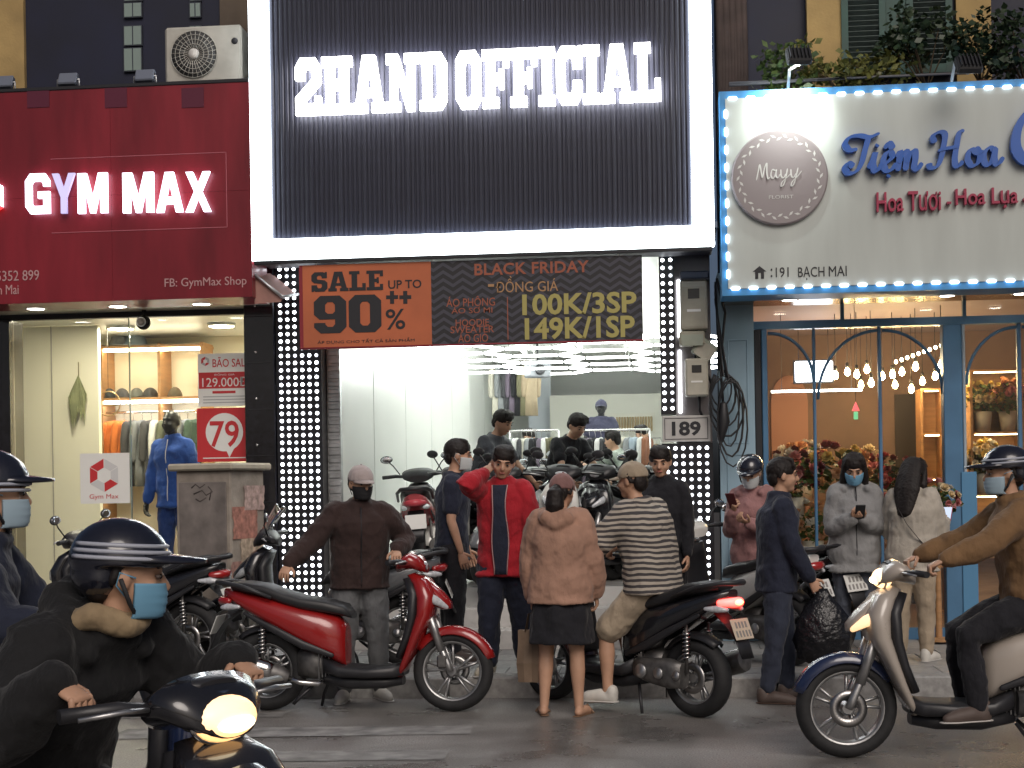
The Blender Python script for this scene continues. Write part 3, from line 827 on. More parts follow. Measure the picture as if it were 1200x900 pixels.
# ---- pavement: granite kerb stones and paving slabs laid one by one
pave = struct('pavement', sheet(MB(), -30, 30, YK + .06, 14.4, PAV - .012), mat('pavement_bed', (.10, .095, .09), .9, var=(6, .3)))
gr = [mat('granite_%d' % i, c, .6, var=(22, .22), bump=(120, .3, .003)) for i, c in enumerate([(.30, .295, .285), (.26, .255, .245), (.34, .33, .315), (.23, .225, .22)])]
x = -7.6; k = 0
km = {}
for i in range(4):
    d = MB().box((0, 0, 0), (.792, .22, .17), None, .014).mesh('kerb_stone', gr[i]); km[i] = d
tm_ = {}
for i in range(4):
    tm_[i] = MB().box((0, 0, 0), (.394, .394, .03), None, .005).mesh('paving_slab', gr[i])
while x < 8.2:
    link('kerb_stone', km[random.randrange(4)], pave, (x, YK + .11 + random.uniform(-.006, .006), .065 + random.uniform(-.004, .003)), (0, R(random.uniform(-.3, .3)), R(random.uniform(-.4, .4))))
    x += .80
for j in range(6):
    x = -7.0 + (j % 2) * .2
    while x < 7.2:
        link('paving_slab', tm_[random.choice((0, 0, 1, 2, 3))], pave, (x, YK + .425 + j * .4, PAV - .015 + random.uniform(-.002, .003)), (R(random.uniform(-.35, .35)), R(random.uniform(-.3, .3)), R(random.uniform(-.3, .3))))
        x += .40

# ================================================================ lettering shapes
SLAB = {
 '2': (.80, [[(0,0),(.8,0),(.8,.32),(.62,.32),(.62,.19),(.32,.19),(.32,.26),(.8,.56),(.8,.84),(.64,1),(.16,1),(0,.84),(0,.62),(.27,.62),(.27,.76),(.33,.82),(.47,.82),(.53,.76),(.53,.62),(0,.30)]]),
 'H': (.95, [[(0,0),(.46,0),(.46,.16),(.38,.16),(.38,.42),(.57,.42),(.57,.16),(.49,.16),(.49,0),(.95,0),(.95,.16),(.83,.16),(.83,.84),(.95,.84),(.95,1),(.49,1),(.49,.84),(.57,.84),(.57,.6),(.38,.6),(.38,.84),(.46,.84),(.46,1),(0,1),(0,.84),(.12,.84),(.12,.16),(0,.16)]]),
 'A': (1.0, [[(0,0),(.42,0),(.42,.16),(.34,.16),(.37,.28),(.63,.28),(.66,.16),(.58,.16),(.58,0),(1,0),(1,.16),(.92,.16),(.70,1),(.30,1),(.08,.16),(0,.16)],[(.41,.42),(.59,.42),(.5,.78)]]),
 'N': (1.0, [[(0,0),(.42,0),(.42,.16),(.34,.16),(.34,.62),(.64,0),(.88,0),(.88,.84),(1,.84),(1,1),(.58,1),(.58,.84),(.66,.84),(.66,.42),(.38,1),(0,1),(0,.84),(.12,.84),(.12,.16),(0,.16)]]),
 'D': (.85, [[(0,0),(.69,0),(.85,.16),(.85,.84),(.69,1),(0,1),(0,.84),(.10,.84),(.10,.16),(0,.16)],[(.38,.18),(.50,.18),(.57,.25),(.57,.75),(.50,.82),(.38,.82)]]),
 'O': (.80, [[(.16,0),(.64,0),(.8,.16),(.8,.84),(.64,1),(.16,1),(0,.84),(0,.16)],[(.34,.18),(.46,.18),(.52,.25),(.52,.75),(.46,.82),(.34,.82),(.28,.75),(.28,.25)]]),
 'F': (.85, [[(0,0),(.52,0),(.52,.16),(.40,.16),(.40,.40),(.55,.40),(.55,.32),(.68,.32),(.68,.66),(.55,.66),(.55,.58),(.40,.58),(.40,.84),(.68,.84),(.68,.70),(.85,.70),(.85,1),(0,1),(0,.84),(.12,.84),(.12,.16),(0,.16)]]),
 'I': (.52, [[(0,0),(.52,0),(.52,.16),(.40,.16),(.40,.84),(.52,.84),(.52,1),(0,1),(0,.84),(.12,.84),(.12,.16),(0,.16)]]),
 'C': (.80, [[(.16,0),(.64,0),(.8,.16),(.8,.40),(.52,.40),(.52,.25),(.46,.18),(.34,.18),(.28,.25),(.28,.75),(.34,.82),(.46,.82),(.52,.75),(.52,.62),(.8,.62),(.8,1),(.70,1),(.65,.95),(.60,1),(.16,1),(0,.84),(0,.16)]]),
 'L': (.82, [[(0,0),(.82,0),(.82,.38),(.65,.38),(.65,.17),(.40,.17),(.40,.84),(.52,.84),(.52,1),(0,1),(0,.84),(.12,.84),(.12,.16),(0,.16)]]),
 'E': (.82, [[(0,0),(.82,0),(.82,.31),(.66,.31),(.66,.17),(.40,.17),(.40,.41),(.50,.41),(.50,.35),(.61,.35),(.61,.65),(.50,.65),(.50,.58),(.40,.58),(.40,.83),(.66,.83),(.66,.70),(.82,.70),(.82,1),(0,1),(0,.84),(.12,.84),(.12,.16),(0,.16)]]),
 'S': (.80, [[(0,0),(.10,0),(.14,.05),(.18,0),(.64,0),(.8,.16),(.8,.45),(.66,.58),(.31,.62),(.28,.68),(.28,.75),(.34,.82),(.46,.82),(.52,.74),(.52,.68),(.78,.68),(.78,1),(.68,1),(.64,.95),(.60,1),(.16,1),(0,.84),(0,.56),(.14,.44),(.49,.40),(.52,.34),(.52,.25),(.46,.18),(.34,.18),(.28,.26),(.28,.34),(0,.34)]]),
 '9': (.80, [[(.16,0),(.64,0),(.8,.16),(.8,.84),(.64,1),(.16,1),(0,.84),(0,.50),(.14,.37),(.52,.37),(.52,.24),(.46,.17),(.34,.17),(.28,.24),(.28,.28),(0,.28),(0,.16)],[(.34,.52),(.46,.52),(.52,.58),(.52,.76),(.46,.83),(.34,.83),(.28,.76),(.28,.58)]]),
}
def fill2d(loops, depth):
    cu = bpy.data.curves.new('g', 'CURVE'); cu.dimensions = '2D'; cu.fill_mode = 'BOTH'; cu.extrude = depth / 2
    for lp in loops:
        sp = cu.splines.new('POLY'); sp.points.add(len(lp) - 1)
        for i, p in enumerate(lp): sp.points[i].co = (p[0], p[1], 0, 1)
        sp.use_cyclic_u = True
    o = bpy.data.objects.new('g', cu); COL.objects.link(o)
    me = bpy.data.meshes.new_from_object(o.evaluated_get(bpy.context.evaluated_depsgraph_get()))
    bpy.data.objects.remove(o)
    return me
def slab_text(body, m, parent, r, Y, depth=.05, gap=.05, space=.34, name='letter'):
    tot = sum(SLAB[c][0] + gap if c != ' ' else space for c in body) - gap
    kx = (r[1] - r[0]) / tot; kz = r[3] - r[2]; x = r[0]
    for c in body:
        if c == ' ': x += space * kx; continue
        wd, loops = SLAB[c]
        me = fill2d([[(p[0] * kx, p[1] * kz) for p in lp] for lp in loops], depth)
        me.materials.clear(); me.materials.append(m)
        link(name, me, parent, (x, Y, r[2]), (math.pi / 2, 0, 0))
        x += (wd + gap) * kx
def catmull(P, n=6):
    P = [Vector((p[0], p[1])) for p in P]; out = []
    Q = [P[0] * 2 - P[1]] + P + [P[-1] * 2 - P[-2]]
    for i in range(1, len(Q) - 2):
        for k in range(n):
            t = k / n; a, b, c, d = Q[i - 1], Q[i], Q[i + 1], Q[i + 2]
            out.append(.5 * ((2 * b) + (c - a) * t + (2 * a - 5 * b + 4 * c - d) * t * t + (3 * b - a - 3 * c + d) * t ** 3))
    return out + [P[-1]]
def pen(mb, strokes, ox, oz, k, Y, depth, thin=.035, thick=.12, ang=35):
    for si, st in enumerate(strokes):
        pts = catmull(st); rr = []
        n = len(pts)
        for i, p in enumerate(pts):
            d = (pts[min(i + 1, n - 1)] - pts[max(0, i - 1)]).normalized()
            f = abs(d.y * math.cos(R(ang)) - d.x * math.sin(R(ang)))
            w_ = (thin + (thick - thin) * f ** 1.5) * (.55 if i in (0, n - 1) else 1) / 2
            nn = Vector((-d.y, d.x)) * w_
            a, b = p + nn, p - nn
            y0 = Y - si * .006 - i * .00017
            rr.append([(ox + a.x * k, y0, oz + a.y * k), (ox + b.x * k, y0, oz + b.y * k), (ox + b.x * k, y0 + depth, oz + b.y * k), (ox + a.x * k, y0 + depth, oz + a.y * k)])
        mb.loft(rr, True, False)
    return mb
SCRIPT = {  # strokes of the flower shop's brush lettering, x-height .5
 'T': [[(.30,.62),(.10,.60),(-.02,.75),(.10,.93),(.35,.97),(.62,.92),(.88,1.02)], [(.60,.93),(.50,.60),(.40,.25),(.26,.03),(.06,-.02),(-.04,.12),(.06,.24),(.18,.14)]],
 'i': [[(-.05,.10),(.06,.30),(.14,.50),(.08,.22),(.12,.03),(.22,.06),(.32,.22)], [(.17,.66),(.21,.72)]],
 'ê': [[(-.02,.12),(.12,.22),(.27,.36),(.24,.50),(.12,.47),(.04,.25),(.10,.04),(.24,.03),(.38,.2)], [(.08,.60),(.20,.74),(.30,.58)], [(.15,-.16),(.19,-.10)]],
 'm': [[(.02,.36),(.10,.50),(.08,.28),(.03,.0)], [(.06,.20),(.16,.44),(.27,.50),(.27,.30),(.23,.0)], [(.26,.20),(.36,.44),(.48,.50),(.49,.30),(.46,.08),(.55,.02),(.66,.18)]],
 'H': [[(.02,.70),(.00,.90),(.18,1.0),(.32,.92),(.28,.60),(.20,.25),(.08,.02),(-.10,.0),(-.14,.12)], [(.86,1.02),(.72,.96),(.64,.60),(.58,.25),(.60,.04),(.70,.02),(.80,.15)], [(.12,.46),(.35,.52),(.68,.56)]],
 'o': [[(.24,.50),(.08,.44),(.02,.20),(.12,.02),(.28,.06),(.36,.28),(.28,.48),(.20,.44),(.30,.36),(.46,.42)]],
 'a': [[(.32,.44),(.18,.50),(.04,.34),(.04,.10),(.16,.02),(.28,.20),(.35,.48),(.32,.20),(.36,.03),(.46,.06),(.56,.22)]],
 'C': [[(.70,.72),(.72,.92),(.56,1.0),(.30,.90),(.10,.60),(.06,.25),(.22,.02),(.48,.04),(.68,.22)]],
}
SCRIPT_W = {'T': .62, 'i': .30, 'ê': .38, 'm': .66, 'H': .92, 'o': .44, 'a': .54, 'C': .8, ' ': .34}
SLAB['0'] = SLAB['O']
BLOCK = {
 'G': [[(.2,0),(1,0),(1,.55),(.52,.55),(.52,.38),(.74,.38),(.74,.19),(.32,.19),(.26,.26),(.26,.74),(.34,.81),(.66,.81),(.74,.74),(.74,.68),(1,.68),(1,.82),(.82,1),(.2,1),(0,.82),(0,.18)]],
 'Y': [[(.37,0),(.63,0),(.63,.40),(1,1),(.72,1),(.5,.62),(.28,1),(0,1),(.37,.40)]],
 'M': [[(0,0),(.24,0),(.24,.62),(.42,0),(.58,0),(.76,.62),(.76,0),(1,0),(1,1),(.70,1),(.5,.38),(.30,1),(0,1)]],
 'A': [[(0,0),(.27,0),(.33,.2),(.67,.2),(.73,0),(1,0),(.66,1),(.34,1)],[(.39,.38),(.61,.38),(.5,.76)]],
 'X': [[(0,0),(.28,0),(.5,.34),(.72,0),(1,0),(.65,.51),(.98,1),(.70,1),(.5,.69),(.30,1),(.02,1),(.35,.51)]],
}
def block_letter(c, m, parent, r, Y, depth):
    me = fill2d([[(p[0] * (r[1] - r[0]), p[1] * (r[3] - r[2])) for p in lp] for lp in BLOCK[c]], depth)
    me.materials.clear(); me.materials.append(m); return link('letter', me, parent, (r[0], Y, r[2]), (math.pi / 2, 0, 0))
# ================================================================ shared shop materials
M_RED = mat('red_sign_panel', (.20, .009, .018), .38, var=(1.3, .38), bump=(3, .12, .02), coat=.15, stretch=(2.2, 1, .45))
M_DARK = mat('dark_metal', (.03, .03, .034), .5, .4)
M_BLACKT = mat('black_granite', (.012, .012, .016), .12, var=(30, .4), coat=.5)
M_WHITEW = mat('white_wall', (.76, .77, .74), .35, var=(1.5, .03), bump=(1.2, .08, .02))
M_CREAM = mat('cream_wall', (.72, .68, .55), .6, var=(3, .05))
M_OCHRE = mat('ochre_wall', (.42, .29, .12), .85, var=(2.5, .25), bump=(40, .3, .01))
M_NAVY = mat('dark_blue_wall', (.007, .009, .028), .6, var=(2, .3))
M_BROWNW = mat('brown_wall', (.12, .09, .065), .8, var=(3, .3))
M_BLUE = mat('blue_paint', (.28, .41, .50), .45, var=(2, .12), bump=(30, .1, .004))
M_BLUED = mat('blue_frame_paint', (.07, .18, .32), .4, var=(4, .12))
M_WOOD = mat('warm_wood', (.40, .215, .095), .5, var=(3, .2), bump=(30, .2, .004), stretch=(1, 1, 8))
M_TILEW = mat('white_floor_tile', (.62, .62, .60), .18, var=(4, .05))
M_STEEL = mat('galvanised_steel', (.5, .51, .52), .38, .8, var=(10, .2))
M_GLASS = glass('shop_glass', (.96, .98, .97), .38)
M_PANELB = mat('black_ribbed_panel', (.019, .021, .038), .5, var=(6, .12))
M_INK = mat('black_ink', (.02, .02, .024), .6)
M_WHITEP = mat('white_print', (.75, .75, .72), .5)
M_REDP = mat('red_print', (.52, .03, .035), .5)
G_BOX = glow('lightbox_white', (.86, .95, 1.0), 5.5)
G_LET = glow('lit_letter_white', (1.0, .98, .97), 7.0)
G_GYM = glow('lit_letter_cool', (.86, .80, 1.0), 1.7)
G_LED = glow('led_white', (.90, .94, 1.0), 5.0)
G_TUBE = glow('lamp_tube_white', (.95, 1.0, .96), 9.5)
G_WARM = glow('lamp_warm', (1.0, .80, .50), 12.0)
G_BULB = glow('bulb_amber', (1.0, .68, .32), 75.0)
G_DOWN = glow('downlight_face', (1.0, .93, .82), 14.0)

# ================================================================ LEFT: sportswear shop
gA = wthing('sportswear_shop', 'shop building with glass front below the red sign, dark upper wall', 'building', (onY(150, 700, YF).x, YF, PAV))
gl_, gr_ = onY(-70, 500, YF).x, onY(296, 500, YF).x
gz1 = onY(150, 372, YF).z                    # underside of the shop front's head
wslab((gl_, onY(15, 500, YF).x, PAV, gz1), YF - .05, YF + .25).obj('side_pillar', M_BLACKT, gA)
wslab((gr_, onY(331, 500, YF).x, PAV, onY(310, 345, YF).z + .3), YF - .25, YF + .2, .01).obj('granite_pillar', M_BLACKT, gA)
for i in range(7):     # joints and fixing studs of the pillar's cladding
    z = PAV + .45 + i * .42
    MB().span((gr_ + .02, YF - .256, z), (onY(331, 500, YF).x - .02, YF - .25, z + .006)).obj('cladding_joint', M_DARK, gA)
    MB().ell((gr_ + .11, YF - .255, z + .1), (.012, .008, .012), None, 10, 7).obj('stud', CHR(), gA)
bk = YF + 3.2
xl, xr = onY(15, 500, YF).x, gr_
sheet(MB(), xl - 1.5, xr, YF, bk, PAV + .02).obj('shop_floor', mat('beige_floor', (.45, .40, .32), .3, var=(3, .1)), gA)
MB().span((xl - 1.5, bk, PAV), (xr, bk + .1, 3.6)).obj('back_wall', M_CREAM, gA)
MB().span((xl - 1.6, YF + .25, PAV), (xl - 1.5, bk, 3.6)).obj('left_wall', M_WHITEW, gA)
MB().span((xr - .0, YF + .2, PAV), (xr + .08, bk, 3.6)).obj('right_wall', M_CREAM, gA)
MB().span((xl - 1.6, YF, 3.32), (xr + .08, bk + .1, 3.42)).obj('ceiling', M_WHITEW, gA)
MB().span((gl_, YF - .02, gz1), (gr_, YF + .06, 3.8)).obj('lintel', M_DARK, gA)
# white partition with a door, left inside
px_ = rect(20, 378, 116, 640, YF + 1.6)
MB().span((px_[0] - .6, YF + 1.6, PAV), (px_[1], YF + 1.68, 3.3)).obj('partition', mat('cream_partition', (.80, .76, .62), .5), gA)
for pxx in (61,):
    xx = onY(pxx, 500, YF + 1.6).x
    MB().span((xx, YF + 1.592, PAV), (xx + .012, YF + 1.6, 3.3)).obj('partition_joint', mat('joint_grey', (.4, .38, .34), .6), gA)
# glass panes with their metal edge
ed = onY(152, 500, YF).x
for a, b in ((xl + .01, ed - .006), (ed + .006, xr - .01)):
    MB().span((a, YF + .02, PAV + .08), (b, YF + .028, gz1)).obj('glass_pane', M_GLASS, gA)
MB().span((ed - .005, YF + .015, PAV + .08), (ed + .005, YF + .033, gz1)).obj('pane_joint', mat('glass_edge', (.25, .32, .28), .2), gA)
MB().span((xl, YF, PAV), (xr, YF + .06, PAV + .08)).obj('window_sill', M_STEEL, gA)
# ceiling lamps inside
for i, (lx, ly) in enumerate([(.35, .7), (.35, 1.9), (1.45, .7), (1.45, 1.9), (2.2, 2.6)]):
    t = wthing('ceiling_lamp', 'round flush ceiling lamp at the %s of the sportswear shop' % ('front left', 'back left', 'front middle', 'back middle', 'rear right corner')[i], 'lamp', (xl + lx, YF + ly, 3.30), 'ceiling lamps of the sportswear shop')
    MB().lathe([(0, 0), (.13, 0), (.12, .03), (0, .03)], 20, (xl + lx, YF + ly, 3.285)).obj('diffuser', glow('shop_lamp_soft', (1, .90, .68), 75), t)
    MB().lathe([(.13, 0), (.15, 0), (.15, .035), (.13, .035)], 20, (xl + lx, YF + ly, 3.284), None, True).obj('rim', M_STEEL, t)
# soffit under the sign
sz = onY(150, 352, YS).z
MB().span((onY(-70, 350, YS).x, YS + .02, sz + .012), (onY(293, 350, YS).x, YF + .05, sz + .04)).obj('soffit', mat('soffit_cream', (.55, .52, .45), .35), gA)
for pxx in (42, 138, 236):
    p = onY(pxx, 358, YS + .38); p.z = sz + .008
    t = wthing('downlight', {42: 'leftmost small round downlight under the red sign', 138: 'middle small round downlight under the red sign', 236: 'rightmost small round downlight under the red sign'}[pxx], 'lamp', p)
    MB().lathe([(0, 0), (.075, 0), (.075, -.012), (0, -.012)], 20, p).obj('diffuser', G_DOWN, t)
    MB().lathe([(.076, -.014), (.1, -.010), (.1, .0), (.076, .0)], 20, p, None, True).obj('rim', M_STEEL, t)
# upper storey
uw = YF + .35
MB().span((onY(-90, 50, uw).x, uw, 3.45), (onY(28, 50, uw).x, uw + .2, 7)).obj('ochre_wall', M_OCHRE, gA)
MB().span((onY(28, 50, uw).x, uw + .05, 3.45), (onY(258, 50, uw).x, uw + .2, 7)).obj('dark_wall', M_NAVY, gA)
MB().span((onY(258, 50, uw).x, uw, 3.45), (onY(300, 50, uw).x, uw + .2, 7)).obj('brown_wall', M_BROWNW, gA)
for x0, x1 in ((145, 167), (222, 236)):
    for j, (y0, y1) in enumerate(((-60, -30), (-28, 2), (3, 21), (30, 54), (56, 84))):
        r_ = rect(x0, y0, x1, y1, uw + .03)
        wn = wslab(r_, uw + .02, uw + .05).obj('window', mat('window_frame_dark', (.03, .035, .05), .5), gA)
        xm = (r_[0] + r_[1]) / 2
        for a, b in ((r_[0] + .01, xm - .006), (xm + .006, r_[1] - .01)):
            MB().span((a, uw + .014, r_[2] + .01), (b, uw + .02, r_[3] - .01)).obj('pane', mat('dim_window_glass', (.16, .19, .17), .25, emit=(.25, .32, .28), es=.10), wn)
# ---- red sign
rs = (onY(-75, 230, YS).x, onY(293.5, 230, YS).x, sz, onY(150, 102, YS).z)
sg = wthing('shop_sign', 'large red sign with lit white GYM MAX lettering above the sportswear shop', 'sign', ((rs[0] + rs[1]) / 2, YS + .2, rs[2]))
wslab(rs, YS + .012, YS + .5).obj('box', M_RED, sg)
seam = [onY(q, 200, YS).x for q in (-75, 130, 293.5)]
zs_ = [rs[2], onY(150, 228, YS).z, rs[3]]
for i in range(2):
    for j in range(2):
        MB().span((seam[i] + .0006, YS, zs_[j] + .0006), (seam[i + 1] - .0006, YS + .012, zs_[j + 1] - .0006), .0008).obj('panel', M_RED, sg)
MB().span((rs[0], YS - .01, rs[3]), (rs[1], YS + .5, rs[3] + .03), .004).obj('top_edge', M_DARK, sg)
for pxx in (45, 136, 226):   # folded-over fixing straps along the top edge
    r_ = rect(pxx - 13, 103, pxx + 13, 126, YS)
    wslab(r_, YS - .006, YS).obj('strap', mat('strap_maroon', (.10, .008, .03), .5), sg)
for body, x0, x1 in (('GYM', 30, 129), ('MAX', 144, 250)):
    n = 3; ws = {'G': 1, 'Y': .95, 'M': 1.2, 'A': 1.05, 'X': 1.0}; tot = sum(ws[c] for c in body); a = x0
    for c in body:
        b = a + (x1 - x0) * ws[c] / tot
        r_ = rect(a, 203 + (75 - a) * .012, b - 3, 250 + (75 - a) * .012, YS - .05)
        block_letter(c, mat('dim_letter', (.55, .52, .68), .4, emit=(.6, .55, 1), es=.35) if c == 'Y' else G_GYM, sg, r_, YS - .045, .03)  # the Y is given a faint glow, weaker than the other letters
        a = b
r_ = rect(60, 182, 266, 270, YS)
for q in ((r_[0], r_[1], r_[3] - .006, r_[3]), (r_[1] - .006, r_[1], r_[2], r_[3]), (r_[0], r_[1], r_[2], r_[2] + .006)):
    wslab(q, YS - .003, YS + .001).obj('outline', mat('outline_pink', (.45, .12, .15), .5), sg)
for body, q in (('FB: GymMax Shop', (193, 325, 289, 338)), ('5352 899', (-4, 317, 46, 329)), ('n Mai', (-2, 334, 22, 345))):
    r_ = rect(*q, YS); text('small_lettering', body, mat('faded_print', (.50, .30, .30), .5), sg, ctr(r_, YS - .003), r_[1] - r_[0], r_[3] - r_[2], depth=.004)
# hexagon logo, cut by the picture's edge
def hexlogo(parent, cx, cz, rad, Y, m1, m2, dep=.012):
    P = [(cx + rad * math.sin(R(60 * i)), cz + rad * math.cos(R(60 * i))) for i in range(6)]
    for i in range(6):
        a, b = P[i], P[(i + 1) % 6]; k = .45
        c_, d_ = (cx + (b[0] - cx) * k, cz + (b[1] - cz) * k), (cx + (a[0] - cx) * k, cz + (a[1] - cz) * k)
        g = .94
        poly = [(cx + (q[0] - cx) * g + (sum(z[0] for z in (a, b, c_, d_)) / 4 - cx) * (1 - g), cz + (q[1] - cz) * g + (sum(z[1] for z in (a, b, c_, d_)) / 4 - cz) * (1 - g)) for q in (a, b, c_, d_)]
        MB().prism(poly, (0, Y, 0), (1, 0, 0), (0, 0, 1), (0, 1, 0), dep).obj('logo_piece', m1 if i in (1, 2, 4, 5) and i != 1 else m2, parent)
q = onY(-16, 232, YS); hexlogo(sg, q.x, q.z, .19, YS - .04, mat('lit_red', (.6, .02, .02), .4, emit=(1, .05, .05), es=1.0), G_GYM, .03)
# small flood lamps lying on the sign's top edge
for i, (pxx, pyy, lab) in enumerate(((80, 88, 'small grey flood lamp on the red sign, left of the air conditioner by two lengths'), (170, 84, 'small grey flood lamp on the red sign right beside the air conditioner'), (5, 98, 'small grey flood lamp on the red sign at the ochre wall'))):
    p = onY(pxx, pyy, YS + .12); p.z = rs[3] + .03
    t = wthing('flood_lamp', lab, 'lamp', p)
    rt = rotx(R(-25))
    MB().box(p + Vector((0, 0, .09)), (.17, .06, .12), rt, .01).obj('housing', mat('lamp_grey', (.17, .19, .24), .5, .3), t)
    for kx in range(5): MB().box(p + rt @ Vector((-.06 + kx * .03, .04, 0)) + Vector((0, 0, .09)), (.008, .03, .1), rt).obj('fin', M_STEEL, t)
    MB().tube([p + Vector((-.1, 0, 0)), p + Vector((-.1, 0, .09)), p + Vector((.1, 0, .09)), p + Vector((.1, 0, 0))], .009, 6).obj('bracket', M_STEEL, t)
    MB().tube([p + Vector((.02, .02, .0)), p + Vector((.12, .04, .04)), p + Vector((.2, .06, .005))], .008, 6).obj('cable', M_WHITEP, t)
# ---- air conditioner on the sign's top
r_ = rect(193, 30, 283, 96, YS + .25)
ac = wthing('air_conditioner', 'old white air conditioner outdoor unit standing above the red sign', 'air conditioner', ((r_[0] + r_[1]) / 2, YS + .4, rs[3] + .03))
acw = mat('aged_white_metal', (.44, .42, .37), .55, var=(5, .15))
wslab((r_[0], r_[1], rs[3] + .07, r_[3]), YS + .25, YS + .55, .02).obj('casing', acw, ac)
c = onY(228, 64, YS + .25)
MB().lathe([(0, 0), (.205, 0), (.205, .01), (0, .01)], 30, (c.x, YS + .246, c.z), XR).obj('fan_shroud', mat('fan_dark', (.05, .05, .05), .6), ac)
for k in range(3):
    a = 2 * math.pi * k / 3 + .5; b_ = MB()
    b_.add([(c.x + math.cos(a + da) * rr, YS + .238 - da * .01, c.z + math.sin(a + da) * rr) for rr, da in ((.04, 0), (.18, -.35), (.19, .25), (.05, .6))], [(0, 1, 2, 3)]); b_.obj('fan_blade', mat('fan_blade_grey', (.16, .16, .155), .5), ac)
for k in range(28):
    a = 2 * math.pi * k / 28
    MB().tube([(c.x + math.cos(a) * .05, YS + .226, c.z + math.sin(a) * .05), (c.x + math.cos(a + .15) * .205, YS + .236, c.z + math.sin(a + .15) * .205)], .0028, 5).obj('grille_wire', acw, ac)
for rr in (.09, .13, .17, .208):
    MB().tube([(c.x + math.cos(2 * math.pi * k / 28) * rr, YS + .229, c.z + math.sin(2 * math.pi * k / 28) * rr) for k in range(29)], .0028, 5, False).obj('grille_ring', acw, ac)
MB().lathe([(0, 0), (.05, 0), (.045, .014), (0, .018)], 20, (c.x, YS + .228, c.z), XR).obj('hub_badge', mat('badge_pale', (.6, .58, .54), .4), ac)
for xx in (r_[0] + .06, r_[1] - .06): MB().span((xx - .03, YS + .27, rs[3] + .03), (xx + .03, YS + .53, rs[3] + .07)).obj('foot', M_DARK, ac)
e = onY(275, 48, YS + .25); MB().ell((e.x, YS + .246, e.z), (.03, .01, .03), None, 10, 7).obj('pipe_cover', M_DARK, ac)

# ---- things inside the sportswear shop
# wall shelves with caps
shx0, shx1 = onY(118, 460, bk - .35).x, onY(232, 460, bk - .35).x
shelf = wthing('display_shelf', 'lit wooden display shelves with caps inside the sportswear shop', 'shelf', ((shx0 + shx1) / 2, bk - .2, PAV))
xx0 = onY(117, 460, bk - .4).x; xx1 = onY(185, 460, bk - .4).x; xx2 = onY(235, 460, bk - .4).x
zz = [onY(150, y, bk - .4).z for y in (466, 405, 378)]
for a, b in ((xx0, xx0 + .03), (xx1, xx1 + .03), (xx2, xx2 + .03)):
    MB().span((a, bk - .4, PAV), (b, bk - .01, zz[1] + .02)).obj('upright', M_WOOD, shelf)
zbar = zz[0]
for j, z in enumerate((zz[0], zz[1])):
    MB().span((xx0 - .01, bk - .42, z - .03), (xx2 + .04, bk - .012, z)).obj('board', M_WOOD, shelf)
    MB().span((xx0 + .05, bk - .40, z - .065), (xx2, bk - .36, z - .035)).obj('light_strip', glow('strip_warm', (1, .86, .58), 16) if j else glow('strip_white', (1, 1, .95), 16), shelf)
MB().tube([(xx0, bk - .3, zbar - .16), (xx2, bk - .3, zbar - .16)], .014, 8).obj('rail', CHR(), shelf)
def garment(label, p, ln, wd, col, rz, group, kind='coat', hang=True, nm=None):
    """a garment on a hanger; p is the hanger's hook on the rail, it hangs facing rz"""
    t = thing('hanging_garment' if not nm else nm, label, 'garment', p, rz, group)
    g = MB(); rr = []
    n = 16
    for z, w_, d_ in ((-.07, .05, .03), (-.09, .5, .05), (-.16, .58, .07), (-.4, .50, .09), (-.7, .52, .10), (-1.0, .55, .11)):
        rr.append([Vector((math.cos(2 * math.pi * k / n) * w_ * wd / 2 * 1.8, math.sin(2 * math.pi * k / n) * d_ / 2 * (1 + .3 * math.sin(k * 2.4)), z * ln if z < -.1 else z)) for k in range(n)])
    g.loft(rr); o = g.obj('cloth', col, t)
    for s in (1, -1):
        q = MB(); q.limb([(s * .25 * wd * 1.8, 0, -.13), (s * .31 * wd * 1.8, 0, -.35 * ln), (s * .30 * wd * 1.8, .01, -.62 * ln)], [.05, .05, .042], 10, (1, .75)); q.obj('sleeve', col, t)
    if hang: MB().tube([(0, 0, .0), (.012, 0, .012), (0, 0, .02), (-.012, 0, .005), (0, 0, -.03), (0, 0, -.075)], .003, 5).obj('hanger_hook', CHR(), t)
    return t
gc = [('orange', (.62, .17, .04)), ('grey', (.18, .19, .2)), ('black', (.02, .02, .022)), ('olive', (.12, .13, .09)), ('charcoal', (.07, .07, .075)), ('dark green', (.05, .08, .06)), ('white', (.6, .6, .58))]
seq = ['orange', 'orange', 'charcoal', 'grey', 'charcoal', 'white', 'olive', 'black', 'grey', 'dark green']
cnt = {}
for i, cn in enumerate(seq):
    cnt[cn] = cnt.get(cn, 0) + 1
    lab = f'{cn} garment, {ORD[i]} from the left on the sportswear rail' if cn != 'orange' else {'orange': ['bright orange sleeveless top hanging on the rail of the sportswear shop, front one', 'orange top hanging behind the front orange one on the sportswear rail'][cnt[cn] - 1]}[cn]
    garment(lab, (xx0 + .14 + i * .105, bk - .3, zbar - .18), .82, .26 if i else .30, cloth('garment_' + cn.replace(' ', '_'), dict(gc)[cn]), R(62 + random.uniform(-8, 8)) if i else R(25), 'garments on the sportswear rail')
